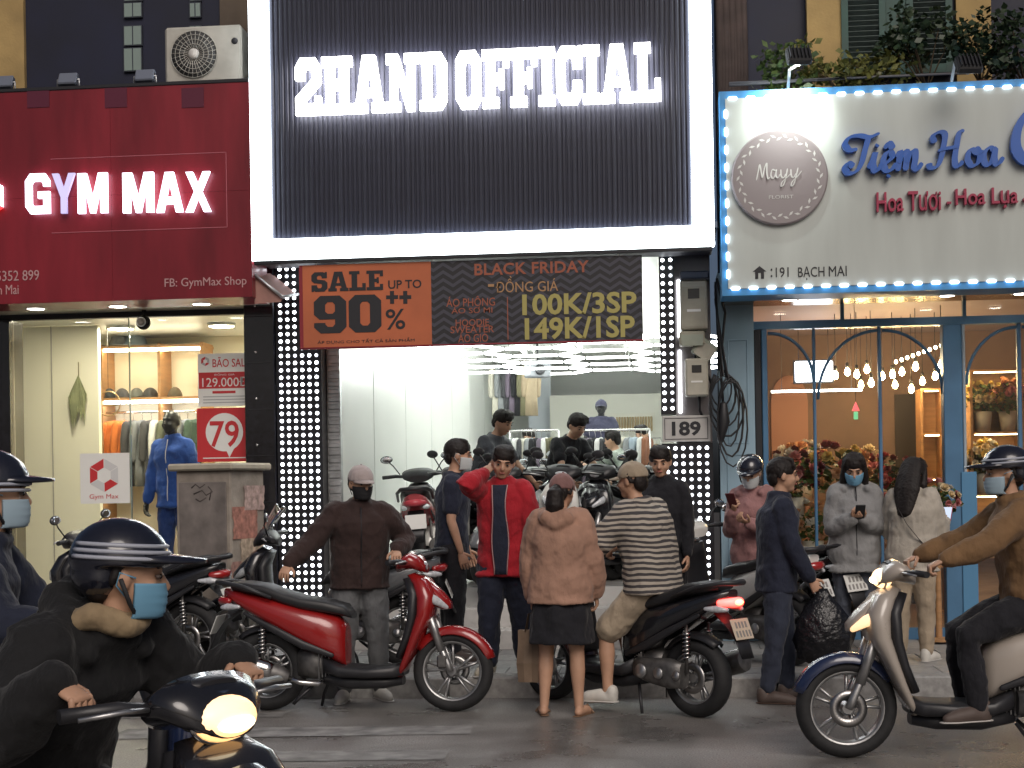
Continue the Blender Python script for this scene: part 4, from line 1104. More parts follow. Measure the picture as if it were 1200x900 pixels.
# caps and bags on the shelf boards
for i, (pxx, z, c_, lb) in enumerate(((128, zz[0], (.05, .055, .06), 'dark cap lying first on the lower lit shelf'), (143, zz[0], (.09, .09, .10), 'grey cap lying second on the lower lit shelf'), (160, zz[0], (.13, .14, .13), 'pale grey cap lying third on the lower lit shelf'), (176, zz[0], (.06, .06, .06), 'black cap lying fourth on the lower lit shelf'), (205, zz[0], (.12, .10, .07), 'brown cap lying on the right part of the lower lit shelf'), (142, zz[1], (.20, .21, .23), 'large grey cap on top of the shelves'), (160, zz[1], (.24, .30, .36), 'pale blue cap on top of the shelves'))):
    p = onY(pxx, 450, bk - .25); k = 1.5 if z == zz[1] else 1.0
    t = thing('cap', lb, 'cap', (p.x, bk - .25, z), R(random.uniform(150, 210)))
    cm = cloth('cap_cloth_%d' % i, c_)
    MB().ell((0, 0, 0), (.085 * k, .1 * k, .12 * k), None, 16, 8, 0, 90).obj('crown', cm, t)
    b_ = MB(); rr = []
    for j in range(7):
        a = R(-60 + 20 * j); rr.append([(math.sin(a) * .083 * k, math.cos(a) * .095 * k, .004), (math.sin(a) * .083 * k, math.cos(a) * .095 * k + .07 * k * math.cos(a), .008), (math.sin(a) * .083 * k, math.cos(a) * .095 * k + .07 * k * math.cos(a), .016), (math.sin(a) * .083 * k, math.cos(a) * .095 * k, .018)])
    b_.loft(rr); b_.obj('brim', cm, t)
# ring sign of bent wire hanging by the shelf
p = onY(127, 473, YF + 1.9)
t = wthing('wire_ring', 'small round wire ring ornament hanging before the lit shelf', 'ornament', p)
MB().tube([(p.x + math.cos(a) * .13, p.y, p.z + math.sin(a) * .13) for a in [2 * math.pi * k / 30 for k in range(31)]], .007, 6, False).obj('ring', mat('brass_wire', (.42, .30, .16), .35, .8), t)
MB().tube([(p.x - .22, p.y, p.z - .03), (p.x + .22, p.y, p.z - .01)], .007, 6).obj('bar', mat('brass_wire', (0, 0, 0)), t)
MB().tube([(p.x, p.y, p.z + .13), (p.x, p.y, 3.31)], .002, 5).obj('thread', M_DARK, t)
# dried leaf bundle on the white partition
p = onY(92, 430, YF + 1.58)
t = wthing('dried_leaf_bundle', 'bundle of dried green leaves hanging on the white partition', 'ornament', p)
MB().tube([p + Vector((0, 0, .05)), p + Vector((0, 0, -.12))], .006, 6).obj('stem', mat('dry_stem', (.2, .17, .09), .8), t)
lf = mat('dry_leaf', (.20, .21, .11), .8, var=(9, .3))
for k in range(14):
    a = 2 * math.pi * k / 14; ln = random.uniform(.35, .62)
    b_ = MB(); e = Vector((math.cos(a) * .07, -.03 + math.sin(a) * .03, -ln)); s0 = p + Vector((0, -.01, -.08))
    n = Vector((-math.sin(a), .2, 0)).normalized() * .035
    m_ = s0.lerp(s0 + e, .45) + Vector((math.cos(a) * .04, -.01, 0))
    b_.add([s0, m_ + n, s0 + e, m_ - n], [(0, 1, 2, 3)]); b_.obj('leaf', lf, t)
# window posters
def poster(label, q, Y, base, name='poster'):
    r_ = rect(*q, Y); t = wthing(name, label, 'poster', ((r_[0] + r_[1]) / 2, Y, r_[2]))
    wslab(r_, Y, Y + .004).obj('sheet', base, t); return t
def ptext(t, body, q, Y, m, bold=.008, nm='print', **kw):
    r_ = rect(*q, Y); return text(nm, body, m, t, ctr(r_, Y - .0015), r_[1] - r_[0], r_[3] - r_[2], depth=.001, bold=bold, **kw)
def pblock(t, q, Y, m, nm='print_block', d=.0012):
    r_ = rect(*q, Y); return wslab(r_, Y - d, Y).obj(nm, m, t)
YP = YF + .012
t = poster('white and red sale poster reading 129.000, stuck on the shop glass', (232, 414, 294, 476), YP, M_WHITEP)
ptext(t, 'BÃO SALE', (249, 418, 292, 430), YP, M_REDP); pblock(t, (233, 436, 293, 455), YP, M_REDP)
ptext(t, '129.000Đ', (237, 442, 290, 453), YP - .0014, M_WHITEP, 0); ptext(t, 'ĐỒNG GIÁ', (251, 437, 275, 440), YP - .0014, M_WHITEP, 0); pblock(t, (249, 458, 276, 461), YP, M_REDP)
for y in (464, 467.5, 471): pblock(t, (238, y, 288, y + 1.2), YP, mat('grey_print', (.4, .4, .4), .6))
rr_ = rect(235, 417, 246, 430, YP); hexlogo(t, *[ctr(rr_, 0)[i] for i in (0, 2)], .045, YP - .002, M_REDP, mat('grey_print', (0, 0, 0)), .002)
t = poster('square red poster with a big 79 in a white speech bubble', (231, 478, 293, 541), YP, M_REDP)
r_ = rect(241, 484, 285, 529, YP); cx_, cz_ = (r_[0] + r_[1]) / 2, (r_[2] + r_[3]) / 2; ra_ = (r_[3] - r_[2]) / 2
poly = [(cx_ + ra_ * math.cos(R(a)), cz_ + ra_ * math.sin(R(a))) for a in range(-60, 285, 12)] + [(cx_ + ra_ * .25, cz_ - ra_ * 1.32)]
MB().prism(poly, (0, YP - .0012, 0), (1, 0, 0), (0, 0, 1), (0, 1, 0), .0012).obj('print_block', M_WHITEP, t)
ptext(t, '79', (246, 493, 280, 524), YP - .0014, M_REDP, .012); pblock(t, (238, 536, 288, 537.2), YP, M_WHITEP)
t = poster('white square poster with red hexagon logo and Gym Max lettering', (94, 531, 152, 590), YP, M_WHITEP)
r_ = rect(104, 537, 140, 577, YP); hexlogo(t, (r_[0] + r_[1]) / 2, (r_[2] + r_[3]) / 2, (r_[3] - r_[2]) / 2, YP - .002, M_REDP, mat('pale_print', (.58, .58, .58), .6), .002)
ptext(t, 'Gym Max', (105, 579, 139, 586), YP, M_REDP, 0)
# security camera hanging from the soffit
p = onY(168, 378, YF - .12)
t = wthing('security_camera', 'round black security camera hanging at the shop glass', 'camera', p)
MB().tube([(p.x, p.y + .02, sz + .02), (p.x, p.y + .02, p.z + .05)], .02, 10).obj('arm', M_DARK, t)
MB().ell(p, (.068, .06, .068), None, 18, 12).obj('ball', mat('gloss_black', (.01, .01, .01), .15), t)
MB().lathe([(0, 0), (.032, 0), (.036, .012), (0, .014)], 18, (p.x, p.y - .062, p.z), XR).obj('lens_ring', mat('camera_ring', (.22, .2, .18), .3), t)
MB().lathe([(.035, 0), (.045, .002), (.045, .008), (.035, .01)], 18, (p.x, p.y - .058, p.z), XR, True).obj('rim', M_STEEL, t)
# blue storage box in the shop
p = onY(134, 600, YF + .6)
t = wthing('storage_box', 'blue plastic box low inside the sportswear shop window', 'box', (p.x, p.y, PAV + .02))
MB().box((p.x, p.y, PAV + .02 + .45), (.34, .3, .9), None, .02).obj('body', mat('blue_plastic', (.03, .10, .28), .4), t)
for k in range(3): MB().box((p.x, p.y - .152, PAV + .2 + k * .28), (.28, .012, .22), None, .005).obj('drawer', mat('blue_plastic_b', (.04, .13, .33), .4), t)
# ================================================================ MIDDLE: clothes shop 189
gB = wthing('clothes_shop', 'narrow open fronted shop building number 189 with white interior', 'building', (onY(580, 700, YF).x, YF, PAV))
ml, mr = onY(331, 500, YF).x, onY(840, 500, YF).x
il, ir = onY(399, 520, YF).x, onY(800, 520, YF).x        # interior side walls
cz, by = 3.75, 27.0
MB().span((il, YF - .05, 0), (ir, by, FLR)).obj('shop_floor', M_TILEW, gB)
for k in range(2): MB().span((il + .02, YF - .05 - .32 * (2 - k) , PAV - .02), (ir - .02, YF - .05 - .32 * (1 - k) - (.001), PAV + .163 * (k + 1)), .008).obj('step', mat('step_stone', (.55, .54, .52), .3, var=(12, .1)), gB)
MB().span((il - .12, YF, 0), (il, by, cz)).obj('left_wall', M_WHITEW, gB)
MB().span((ir, YF, 0), (ir + .12, by, cz)).obj('right_wall', M_WHITEW, gB)
MB().span((il - .12, by, 0), (ir + .12, by + .1, cz + .1)).obj('back_wall', M_WHITEW, gB)
MB().span((il - .12, YF - .4, cz), (ir + .12, by + .1, cz + .12)).obj('ceiling', M_WHITEW, gB)
for i in range(6):       # joints of the white wall panels on the left wall
    y = YF + 1.6 + i * 1.9
    MB().span((il, y, FLR), (il + .004, y + .012, cz)).obj('panel_joint', mat('joint_pale', (.60, .61, .58), .5), gB)
# front pillars: dark frames carrying panels of light dots
pz1 = onY(600, 300, YS).z + .25
pl0, pl1 = onY(332, 500, YF).x, onY(384, 500, YF).x
pr0, pr1 = onY(775, 500, YF).x, onY(834, 500, YF).x
lm = mat('led_panel_black', (.012, .012, .016), .35)
def led_panel(x0, x1, z0, z1, nx, pitch=.0765, skip=None):
    p = wslab((x0, x1, z0, z1), YF - .22, YF + .1).obj('led_panel', lm, gB)
    d = MB(); d2 = MB(); off = (x1 - x0 - (nx - 1) * pitch) / 2; z = z0 + .05
    while z < z1 - .03:
        for i in range(nx): (d if random.random() < .82 else d2).lathe([(0, 0), (.0168, 0), (.014, .006), (0, .009)], 8, (x0 + off + i * pitch, YF - .22, z), XR)
        z += pitch
    o = d.obj('light_dots', G_LED, p); o['kind'] = 'stuff'; o = d2.obj('dim_light_dots', glow('led_dim', (.85, .90, 1.0), 1.1), p); o['kind'] = 'stuff'
led_panel(pl0, pl1, PAV + .01, pz1, 6, (pl1 - pl0) / 6.35)
zp0, zp1 = onY(804, 518, YF - .24).z, onY(804, 486, YF - .24).z
led_panel(pr0, pr1, PAV + .01, zp0 - .01, 6, (pr1 - pr0) / 6.5)
led_panel(pr0, onY(791, 400, YF).x, zp1 + .01, pz1, 2, (pr1 - pr0) / 6.5)
MB().span((onY(791, 400, YF).x + .002, YF - .12, zp0 - .008), (pr1, YF + .1, pz1)).obj('pillar', mat('grey_pillar', (.24, .22, .22), .7, var=(4, .2)), gB)
xs_ = onY(796, 400, YF).x
for (z0, z1) in ((zp1 + .02, onY(796, 412, YF).z), (onY(796, 405, YF).z + .06, onY(796, 330, YF).z)):
    MB().span((xs_ - .012, YF - .135, z0), (xs_ + .012, YF - .12, z1), .004).obj('light_strip', G_LED, gB)
# roller shutter rail on the left, ribs one by one
s0, s1 = onY(385, 500, YF).x, onY(399.5, 500, YF).x
MB().span((s0, YF - .02, PAV), (s1, YF + .06, pz1)).obj('shutter_edge', M_STEEL, gB)
z = PAV + .1
while z < 3.3:
    MB().span((s0 + .003, YF - .034, z), (s1 - .003, YF - .02, z + .045), .006).obj('shutter_slat', M_STEEL, gB); z += .07
# metal louvre soffit under the big sign
fz = onY(568, 297, YS).z
for i in range(9):
    y = YS + .06 + i * .1
    MB().span((ml + .02, y, fz + .02 + i * .012), (mr - .02, y + .05, fz + .05 + i * .012)).obj('soffit_slat', M_STEEL, gB)
MB().span((ml, YS + .08, fz + .17), (mr, YF + .3, fz + .22)).obj('soffit', M_DARK, gB)
MB().span((ml, YF - .1, fz + .22), (mr, YF + .3, 7.2)).obj('upper_wall', M_BROWNW, gB)
# ---- big sign: light frame, ribbed black field, lit slab letters
fr = (onY(293.5, 200, YS).x, onY(836, 200, YS).x, fz, 6.6)
fi = (onY(316, 200, YS).x, onY(810.5, 200, YS).x, onY(565, 272, YS).z, 6.45)
bs = wthing('shop_sign', 'huge black ribbed sign in a glowing white frame reading 2HAND OFFICIAL', 'sign', ((fr[0] + fr[1]) / 2, YS + .2, fr[2]))
MB().span((fr[0] + .01, YS + .06, fr[2] + .01), (fr[1] - .01, YS + .55, fr[3])).obj('box', M_PANELB, bs)
jz = onY(305, 125, YS).z; jr = onY(823, 98, YS).z
for a, b in (((fr[0], fr[2], fi[0], jz - .003), 0), ((fr[0], jz + .003, fi[0], fr[3]), 0), ((fi[1], fr[2], fr[1], jr - .003), 0), ((fi[1], jr + .003, fr[1], fr[3]), 0), ((fi[0] + .002, fr[2], fi[1] - .002, fi[2]), 0)):
    MB().span((a[0], YS, a[1]), (a[2], YS + .06, a[3]), .006).obj('lit_panel', G_BOX, bs)
nr = 86; pw = (fi[1] - fi[0]) / nr
rib = MB().box((0, 0, 0), (pw * .72, .016, fi[3] - fi[2]), None, .006).mesh('rib', M_PANELB)
for i in range(nr): link('rib', rib, bs, (fi[0] + (i + .5) * pw, YS + .055 + random.uniform(-.002, .002), (fi[2] + fi[3]) / 2))
slab_text('2HAND', G_LET, bs, rect(346, 64.5, 523, 131, YS - .03), YS - .005, .06)
slab_text('OFFICIAL', G_LET, bs, rect(534, 54.5, 774, 122, YS - .03), YS - .005, .06)
# fascia cable and clips under the frame
MB().span((fr[0] + .02, YS - .006, fr[2] - .035), (fr[1] - .02, YS + .05, fr[2] - .002), .004).obj('bottom_rail', M_DARK, bs)
# ---- sale banner
YB = YS + .03
br = rect(351, 305, 753, 405, YB)
bn = wthing('sale_banner', 'wide orange and black cloth sale banner hanging under the glowing sign', 'banner', ((br[0] + br[1]) / 2, YB, br[2]))
bx = onY(505.5, 355, YB).x
M_OR = mat('orange_print', (.50, .135, .055), .6, var=(3, .12), bump=(2.2, .25, .03))
def chevron():
    m = mat('chevron_print', (.03, .03, .035), .6); t = m.node_tree; b = t.nodes['Principled BSDF']
    tc = t.nodes.new('ShaderNodeTexCoord'); sp = t.nodes.new('ShaderNodeSeparateXYZ'); t.links.new(tc.outputs['Object'], sp.inputs[0])
    def mth(op, a, b_=None):
        n = t.nodes.new('ShaderNodeMath'); n.operation = op
        for i, v in enumerate((a, b_)):
            if v is None: continue
            if isinstance(v, (int, float)): n.inputs[i].default_value = v
            else: t.links.new(v, n.inputs[i])
        return n.outputs[0]
    tri = mth('PINGPONG', mth('MULTIPLY', sp.outputs[0], 6.0), .5)
    ph = mth('FRACT', mth('ADD', mth('MULTIPLY', sp.outputs[2], 15.0), mth('MULTIPLY', tri, 1.6)))
    st = mth('GREATER_THAN', ph, .55)
    mx = t.nodes.new('ShaderNodeMix'); mx.data_type = 'RGBA'; mx.inputs[6].default_value = (.022, .021, .024, 1); mx.inputs[7].default_value = (.060, .060, .078, 1)
    t.links.new(st, mx.inputs[0]); t.links.new(mx.outputs[2], b.inputs['Base Color'])
    return m
def wavy(x0, x1, z0, z1, name, m):
    g = MB(); nx, nz = 24, 6; V = []
    for back in (0, 1):
        for i in range(nx + 1):
            for j in range(nz + 1):
                u, v = i / nx, j / nz; x = x0 + (x1 - x0) * u; z = z0 + (z1 - z0) * v
                V.append((x, YB + back * .004, z))
    n1 = (nx + 1) * (nz + 1); F = []
    for i in range(nx):
        for j in range(nz):
            a = i * (nz + 1) + j; F.append((a, a + nz + 1, a + nz + 2, a + 1)); F.append((n1 + a, n1 + a + 1, n1 + a + nz + 2, n1 + a + nz + 1))
    g.add(V, F, True); return g.obj(name, m, bn)
wavy(br[0], bx, br[2], br[3], 'orange_panel', M_OR)
wavy(bx, br[1], br[2], br[3], 'black_panel', chevron())
MB().tube([(br[0], YB - .004, br[2] + .01), (br[1], YB - .004, br[2] + .01)], .008, 6).obj('bottom_hem', mat('hem_red', (.25, .02, .03), .6), bn)
MB().span((br[0], YB - .003, br[2]), (br[0] + .03, YB, br[3])).obj('side_hem', mat('hem_red', (0, 0, 0)), bn)
def btext(body, q, m, bold=.012, nm='print', **kw):
    r_ = rect(*q, YB); text(nm, body, m, bn, ctr(r_, YB - .0025), r_[1] - r_[0], r_[3] - r_[2], depth=.002, bold=bold, **kw)
slab_text('SALE', M_INK, bn, rect(365, 318, 449, 341, YB), YB - .0025, .002, .04, name='print')
btext('UP TO', (455, 328, 494, 338), M_INK, .015)
slab_text('90', M_INK, bn, rect(368, 346, 447, 390, YB), YB - .0025, .002, .06, name='print')
for cx_ in (459.5, 475):
    for a in ((cx_ - 7, 346, cx_ + 7, 350.5), (cx_ - 2.4, 341, cx_ + 2.4, 356)):
        r_ = rect(*a, YB); wslab(r_, YB - (.002 if a[1] > 345 else .003), YB).obj('print', M_INK, bn)
btext('%', (452, 362, 475, 386), M_INK, .01)
btext('ÁP DỤNG CHO TẤT CẢ SẢN PHẨM', (372, 396.5, 486, 402.5), M_INK, 0)
M_BR = mat('rust_print', (.34, .10, .055), .6); M_TAN = mat('tan_print', (.44, .25, .12), .6); M_OLV = mat('olive_gold_print', (.42, .37, .12), .6)
btext('BLACK FRIDAY', (556, 307, 690, 321), M_BR, .02, spacing=1.05)
btext('ĐỒNG GIÁ', (581, 323, 654, 342), M_TAN, 0); btext('-', (572, 333, 579, 336), M_TAN, .01)
for b_, q in (('ÁO PHÔNG', (523, 347, 580, 359)), ('ÁO SƠ MI', (529, 359, 577, 367)), ('HOODIE', (534, 374, 573, 382)), ('SWEATER', (528, 382, 579, 390)), ('ÁO GIÓ', (537, 389, 572, 401))):
    btext(b_, q, M_BR, .004)
r_ = rect(594.5, 348, 595.5, 398, YB); wslab(r_, YB - .002, YB).obj('print', M_BR, bn)
btext('100K/3SP', (612, 343, 746, 368), M_OLV, .026); btext('149K/1SP', (615, 371, 744, 397), M_OLV, .026)
for xx in (br[0] + .15, bx, br[1] - .2): MB().tube([(xx, YB, br[3]), (xx + .01, YB, fz - .01)], .006, 6).obj('tie', M_WHITEP, bn)
# ---- number plate
YN = YF - .245
r_ = rect(776, 487, 832.5, 517.5, YN)
t = wthing('number_plate', 'white house number plate reading 189 on the right light dot pillar', 'sign', ((r_[0] + r_[1]) / 2, YN, r_[2]))
wslab(r_, YN, YN + .02, .004).obj('plate', mat('plate_grey', (.50, .49, .47), .5, var=(9, .06)), t)
b = .02
for q in ((r_[0] + b, r_[1] - b, r_[3] - b - .006, r_[3] - b), (r_[0] + b, r_[1] - b, r_[2] + b, r_[2] + b + .006), (r_[0] + b, r_[0] + b + .006, r_[2] + b + .007, r_[3] - b - .007), (r_[1] - b - .006, r_[1] - b, r_[2] + b + .007, r_[3] - b - .007)):
    wslab(q, YN - .002, YN + .001).obj('border', M_INK, t)
text('digits', '189', M_INK, t, (ctr(r_, 0)[0], YN - .002, ctr(r_, 0)[2]), (r_[1] - r_[0]) * .60, (r_[3] - r_[2]) * .56, depth=.003, bold=.035)
# ---- electricity meters and cables on the right pillar
mm = [mat('meter_case_%d' % i, c_, .5, var=(8, .12)) for i, c_ in enumerate(((.42, .40, .33), (.36, .34, .27), (.33, .36, .29), (.40, .38, .31)))]
YM = YF - .34
def meter(label, q, ci, rot=0, screen=True):
    r_ = rect(*q, YM); t = wthing('electricity_meter', label, 'meter box', ((r_[0] + r_[1]) / 2, YM, r_[2]))
    rm = roty(R(rot)); c_ = Vector(ctr(r_, YM + .1)); w_, h_ = r_[1] - r_[0], r_[3] - r_[2]
    MB().box(c_, (w_, .22 if not rot else .16, h_), rm, .012).obj('case', mm[ci], t)
    MB().box(c_ + Vector((0, -.112 if not rot else -.082, -.02)), (w_ * .84, .006, h_ * .82), rm, .002).obj('lid', mm[(ci + 1) % 4], t)
    if screen:
        MB().box(c_ + rm @ Vector((0, -.117, h_ * .22)), (w_ * .42, .006, h_ * .2), rm, .001).obj('dial_window', mat('dial_dark', (.03, .03, .03), .15), t)
        MB().box(c_ + rm @ Vector((0, -.117, -h_ * .12)), (w_ * .5, .004, h_ * .05), rm).obj('label_strip', M_WHITEP, t)
    MB().tube([c_ + Vector((w_ * .1, 0, -h_ / 2)), c_ + Vector((w_ * .12, .03, -h_ / 2 - .12)), c_ + Vector((w_ * .35, .06, -h_ / 2 - .22))], .012, 6).obj('cable', M_DARK, t)
meter('tall beige electricity meter box topmost on the right pillar', (797, 328, 829, 386), 0)
meter('small beige meter box below the tall one on the right pillar', (796, 388, 826, 404), 1, 0, False)
meter('tilted greenish meter box beside the blue pillar', (814, 398, 838, 420), 2, 38, False)
meter('lower beige electricity meter box above the house number plate', (803, 420, 830, 464), 3)
r_ = rect(797, 318, 831, 327, YM); t = wthing('meter_hood', 'dark blue weather hood on top of the electricity meters', 'cover', ((r_[0] + r_[1]) / 2, YM, r_[2])); wslab(r_, YM - .03, YF - .13, .01).obj('hood', mat('hood_blue', (.03, .04, .075), .5), t); MB().span((r_[0], YM - .034, r_[2] - .01), (r_[1], YM - .024, r_[2])).obj('lip', M_DARK, t)
random.seed(11)
for i in range(7):
    p0 = onY(838, 330 + i * 4, YF - .3); pts = [p0]
    lab = f'loose loop of black cable at the blue pillar, {ORD[i]} smallest of the bundle'
    c0 = onY(845 + i * 2.2, 455 + i * 7, YF - .30 - i * .012); rx, rz_ = .09 + .02 * (i % 4), .16 + .035 * i
    a0 = 100
    for k in range(15):
        a = R(a0 - k * (330 + i * 8) / 14); pts.append(Vector((c0.x + math.cos(a) * rx, c0.y - .002 * k, c0.z + math.sin(a) * rz_)))
    b_ = MB(); b_.tube(catm3(pts) if 'catm3' in globals() else pts, .0075 + .002 * (i % 2), 6)
    t = b_.obj('cable', mat('cable_black', (.015, .015, .017), .5), None); tag(t, lab, 'cable', 'cable loops on the right pillar')
p = onY(848, 494, YF - .36)
t = wthing('cable_splice', 'black bundle of taped cable joints hanging right of the house number plate', 'cable joint', p)
MB().limb([p + Vector((0, 0, .14)), p, p + Vector((-.03, 0, -.16))], [.035, .055, .03]).obj('wrap', mat('cable_black', (0, 0, 0)), t); MB().tube([p + Vector((0, .0, .12)), p + Vector((-.02, .05, .5)), p + Vector((.03, .05, .95)), p + Vector((-.04, .03, 1.25))], .012, 6).obj('lead', mat('cable_black', (0, 0, 0)), t)
# ================================================================ inside the clothes shop
# rows of ceiling tubes added to brighten the room; further in, the honeycomb of tubes
k = 0
for yy in (13.9, 15.6, 17.3, 23.4):
    for xx in (il + .75, (il + ir) / 2, ir - .6):
        t = wthing('added_tube_lamp', 'added long white ceiling tube lamp, %s row, %s, in the clothes shop' % ({13.9: 'front', 15.6: 'second', 17.3: 'third', 23.4: 'rearmost'}[yy], {0: 'left', 1: 'middle', 2: 'right'}[k % 3]), 'lamp', (xx, yy, cz), 'added tube lamps of the clothes shop')
        k += 1; MB().tube([(xx, yy - .6, cz - .05), (xx, yy + .6, cz - .05)], .022, 8).obj('tube', G_TUBE, t); MB().span((xx - .03, yy - .62, cz - .025), (xx + .03, yy + .62, cz)).obj('batten', M_WHITEP, t)
t = wthing('honeycomb_lamp', 'honeycomb of glowing white tubes on the ceiling deep in the clothes shop', 'lamp', ((il + ir) / 2, 21, cz))
hr = .62; done = set()
for i in range(5):
    for j in range(4):
        cx_ = (il + ir) / 2 - 1.2 + j * hr * 1.5; cy_ = 17.4 + i * hr * 1.732 + (j % 2) * hr * .866
        P = [(round(cx_ + hr * math.cos(R(60 * k)), 3), round(cy_ + hr * math.sin(R(60 * k)), 3)) for k in range(6)]
        for k in range(6):
            a, b = P[k], P[(k + 1) % 6]; key = tuple(sorted((a, b)))
            if key in done: continue
            done.add(key); a = Vector((*a, cz - .48)); b = Vector((*b, cz - .48))
            MB().tube([a.lerp(b, .04), a.lerp(b, .96)], .016, 6).obj('tube', G_TUBE, t)
for xx in (-.9, .9):
    for yy in (17.6, 20.0, 22.2): MB().tube([((il + ir) / 2 + xx, yy, cz - .47), ((il + ir) / 2 + xx, yy, cz)], .006, 5).obj('wire', CHR(), t)
# partition room at the back with curtained window
pb = 25.6
r_ = rect(645, 462, 790, 560, pb)
MB().span((r_[0], pb, FLR), (ir, pb + .1, r_[3])).obj('partition', mat('partition_beige', (.70, .69, .62), .6), gB)
MB().span((r_[0] - .4, pb + .3, FLR), (r_[0] - .004, pb + .35, cz)).obj('mirror_panel', mat('pale_panel', (.62, .66, .72), .2), gB)
r_ = rect(719, 484, 768, 508, pb)
wn = wslab(r_, pb - .03, pb).obj('window', mat('pale_frame', (.68, .66, .58), .5), gB)
for k in range(14):
    x0 = r_[0] + .04 + k * (r_[1] - r_[0] - .08) / 14
    MB().limb([(x0 + .02, pb - .04, r_[2] + .05), (x0 + .02, pb - .04, r_[3] - .08)], [.018, .018], 8).obj('curtain_fold', mat('curtain_tan', (.42, .32, .19), .8), wn)
# garments high on the left, near the ceiling
x0 = onY(583, 425, 23).x; x1 = onY(622, 425, 23).x; zt = onY(600, 422, 23).z
t = wthing('clothes_rail', 'high chrome clothes rail near the left wall deep in the shop', 'rail', ((x0 + x1) / 2, 23, zt)); MB().tube([(x0 - .1, 23, zt), (x1 + .1, 23, zt)], .014, 8).obj('bar', CHR(), t)
for xx in (x0 - .05, x1 + .05): MB().tube([(xx, 23, zt), (xx, 23, cz)], .01, 8).obj('hanger_rod', CHR(), t)
cols = [('cream', (.55, .52, .44)), ('grey', (.25, .26, .27)), ('charcoal', (.06, .06, .065)), ('purple grey', (.16, .13, .17)), ('black', (.022, .022, .025)), ('olive', (.16, .15, .09)), ('tan', (.34, .27, .18)), ('pale blue', (.32, .38, .44)), ('white', (.62, .62, .6)), ('rust', (.28, .12, .07))]
CD = dict(cols)
for i, cn in enumerate(('cream', 'grey', 'charcoal', 'purple grey', 'black', 'olive', 'tan')):
    garment(f'{cn} garment hanging on the high rail near the ceiling', (x0 + (x1 - x0) * i / 6, 23, zt - .02), .85, .25, cloth('wear_' + cn.replace(' ', '_'), CD[cn]), R(random.uniform(35, 60)), 'garments on the high rail')
# floor racks across the shop
def rack(label, px0, px1, yy, hgt, names, glabel, group):
    x0 = onY(px0, 540, yy).x; x1 = onY(px1, 540, yy).x; z = FLR + hgt
    t = wthing('clothes_rack', label, 'clothes rack', ((x0 + x1) / 2, yy, FLR))
    MB().tube([(x0, yy, z), (x1, yy, z)], .014, 8).obj('bar', CHR(), t)
    for xx in (x0, x1):
        MB().tube([(xx, yy, FLR), (xx, yy, z)], .014, 8).obj('post', CHR(), t); MB().tube([(xx, yy - .3, FLR + .02), (xx, yy + .3, FLR + .02)], .016, 8).obj('foot', CHR(), t)
    n = len(names)
    for i, cn in enumerate(names):
        garment(glabel.format(cn, ORD[i]), (x0 + (x1 - x0) * (i + .5) / n, yy, z - .02), 1.0, .26, cloth('wear_' + cn.replace(' ', '_'), CD[cn]), R(random.uniform(55, 85)), group)
rack('chrome clothes rack at the left of the shop crowded with grey and black coats', 598, 655, 19.0, 1.62, ['grey', 'white', 'charcoal', 'cream', 'grey', 'black', 'purple grey', 'white', 'olive', 'charcoal'], '{} coat, {} from the left on the left rack in the shop', 'coats on the left rack')
rack('chrome clothes rack in the middle of the shop with dark coats', 668, 762, 18.2, 1.58, ['black', 'charcoal', 'black', 'purple grey', 'black', 'white', 'charcoal', 'black', 'tan', 'cream', 'grey', 'pale blue', 'white', 'rust'], '{} coat, {} from the left on the middle rack in the shop', 'coats on the middle rack')
rack('chrome clothes rack along the shop back wall with pale clothes', 640, 775, 24.0, 1.65, ['white', 'cream', 'grey', 'tan', 'white', 'pale blue', 'rust', 'cream', 'olive', 'white', 'grey', 'tan'], '{} coat, {} from the left on the rear rack in the shop', 'coats on the rear rack')
# loudspeaker / wall fan at the left wall
p = onY(630, 434, 22.0)
t = wthing('wall_speaker', 'grey box loudspeaker hanging from the ceiling deep in the shop', 'loudspeaker', p); MB().box(p, (.34, .26, .22), rotz(R(25)), .02).obj('cabinet', mat('speaker_grey', (.22, .23, .25), .6), t); MB().lathe([(0, 0), (.08, 0), (.06, .012), (0, .004)], 16, p + Vector((.05, -.15, 0)), rotz(R(25)) @ XR).obj('cone', M_DARK, t); MB().tube([p + Vector((0, 0, .1)), (p.x, p.y, cz)], .015, 8).obj('bracket', M_DARK, t)
# column-like cabinet for the mannequin
p = onY(705, 512, 21.6)
t = wthing('display_plinth', 'white display plinth carrying the dark mannequin', 'plinth', (p.x, 21.6, FLR)); MB().span((p.x - .32, 21.35, FLR), (p.x + .32, 21.85, FLR + .50), .01).obj('body', M_WHITEP, t); MB().span((p.x - .36, 21.31, FLR + .50), (p.x + .36, 21.89, FLR + .54), .008).obj('top', M_WHITEP, t)
PLINTH = Vector((p.x, 21.6, FLR + .54))
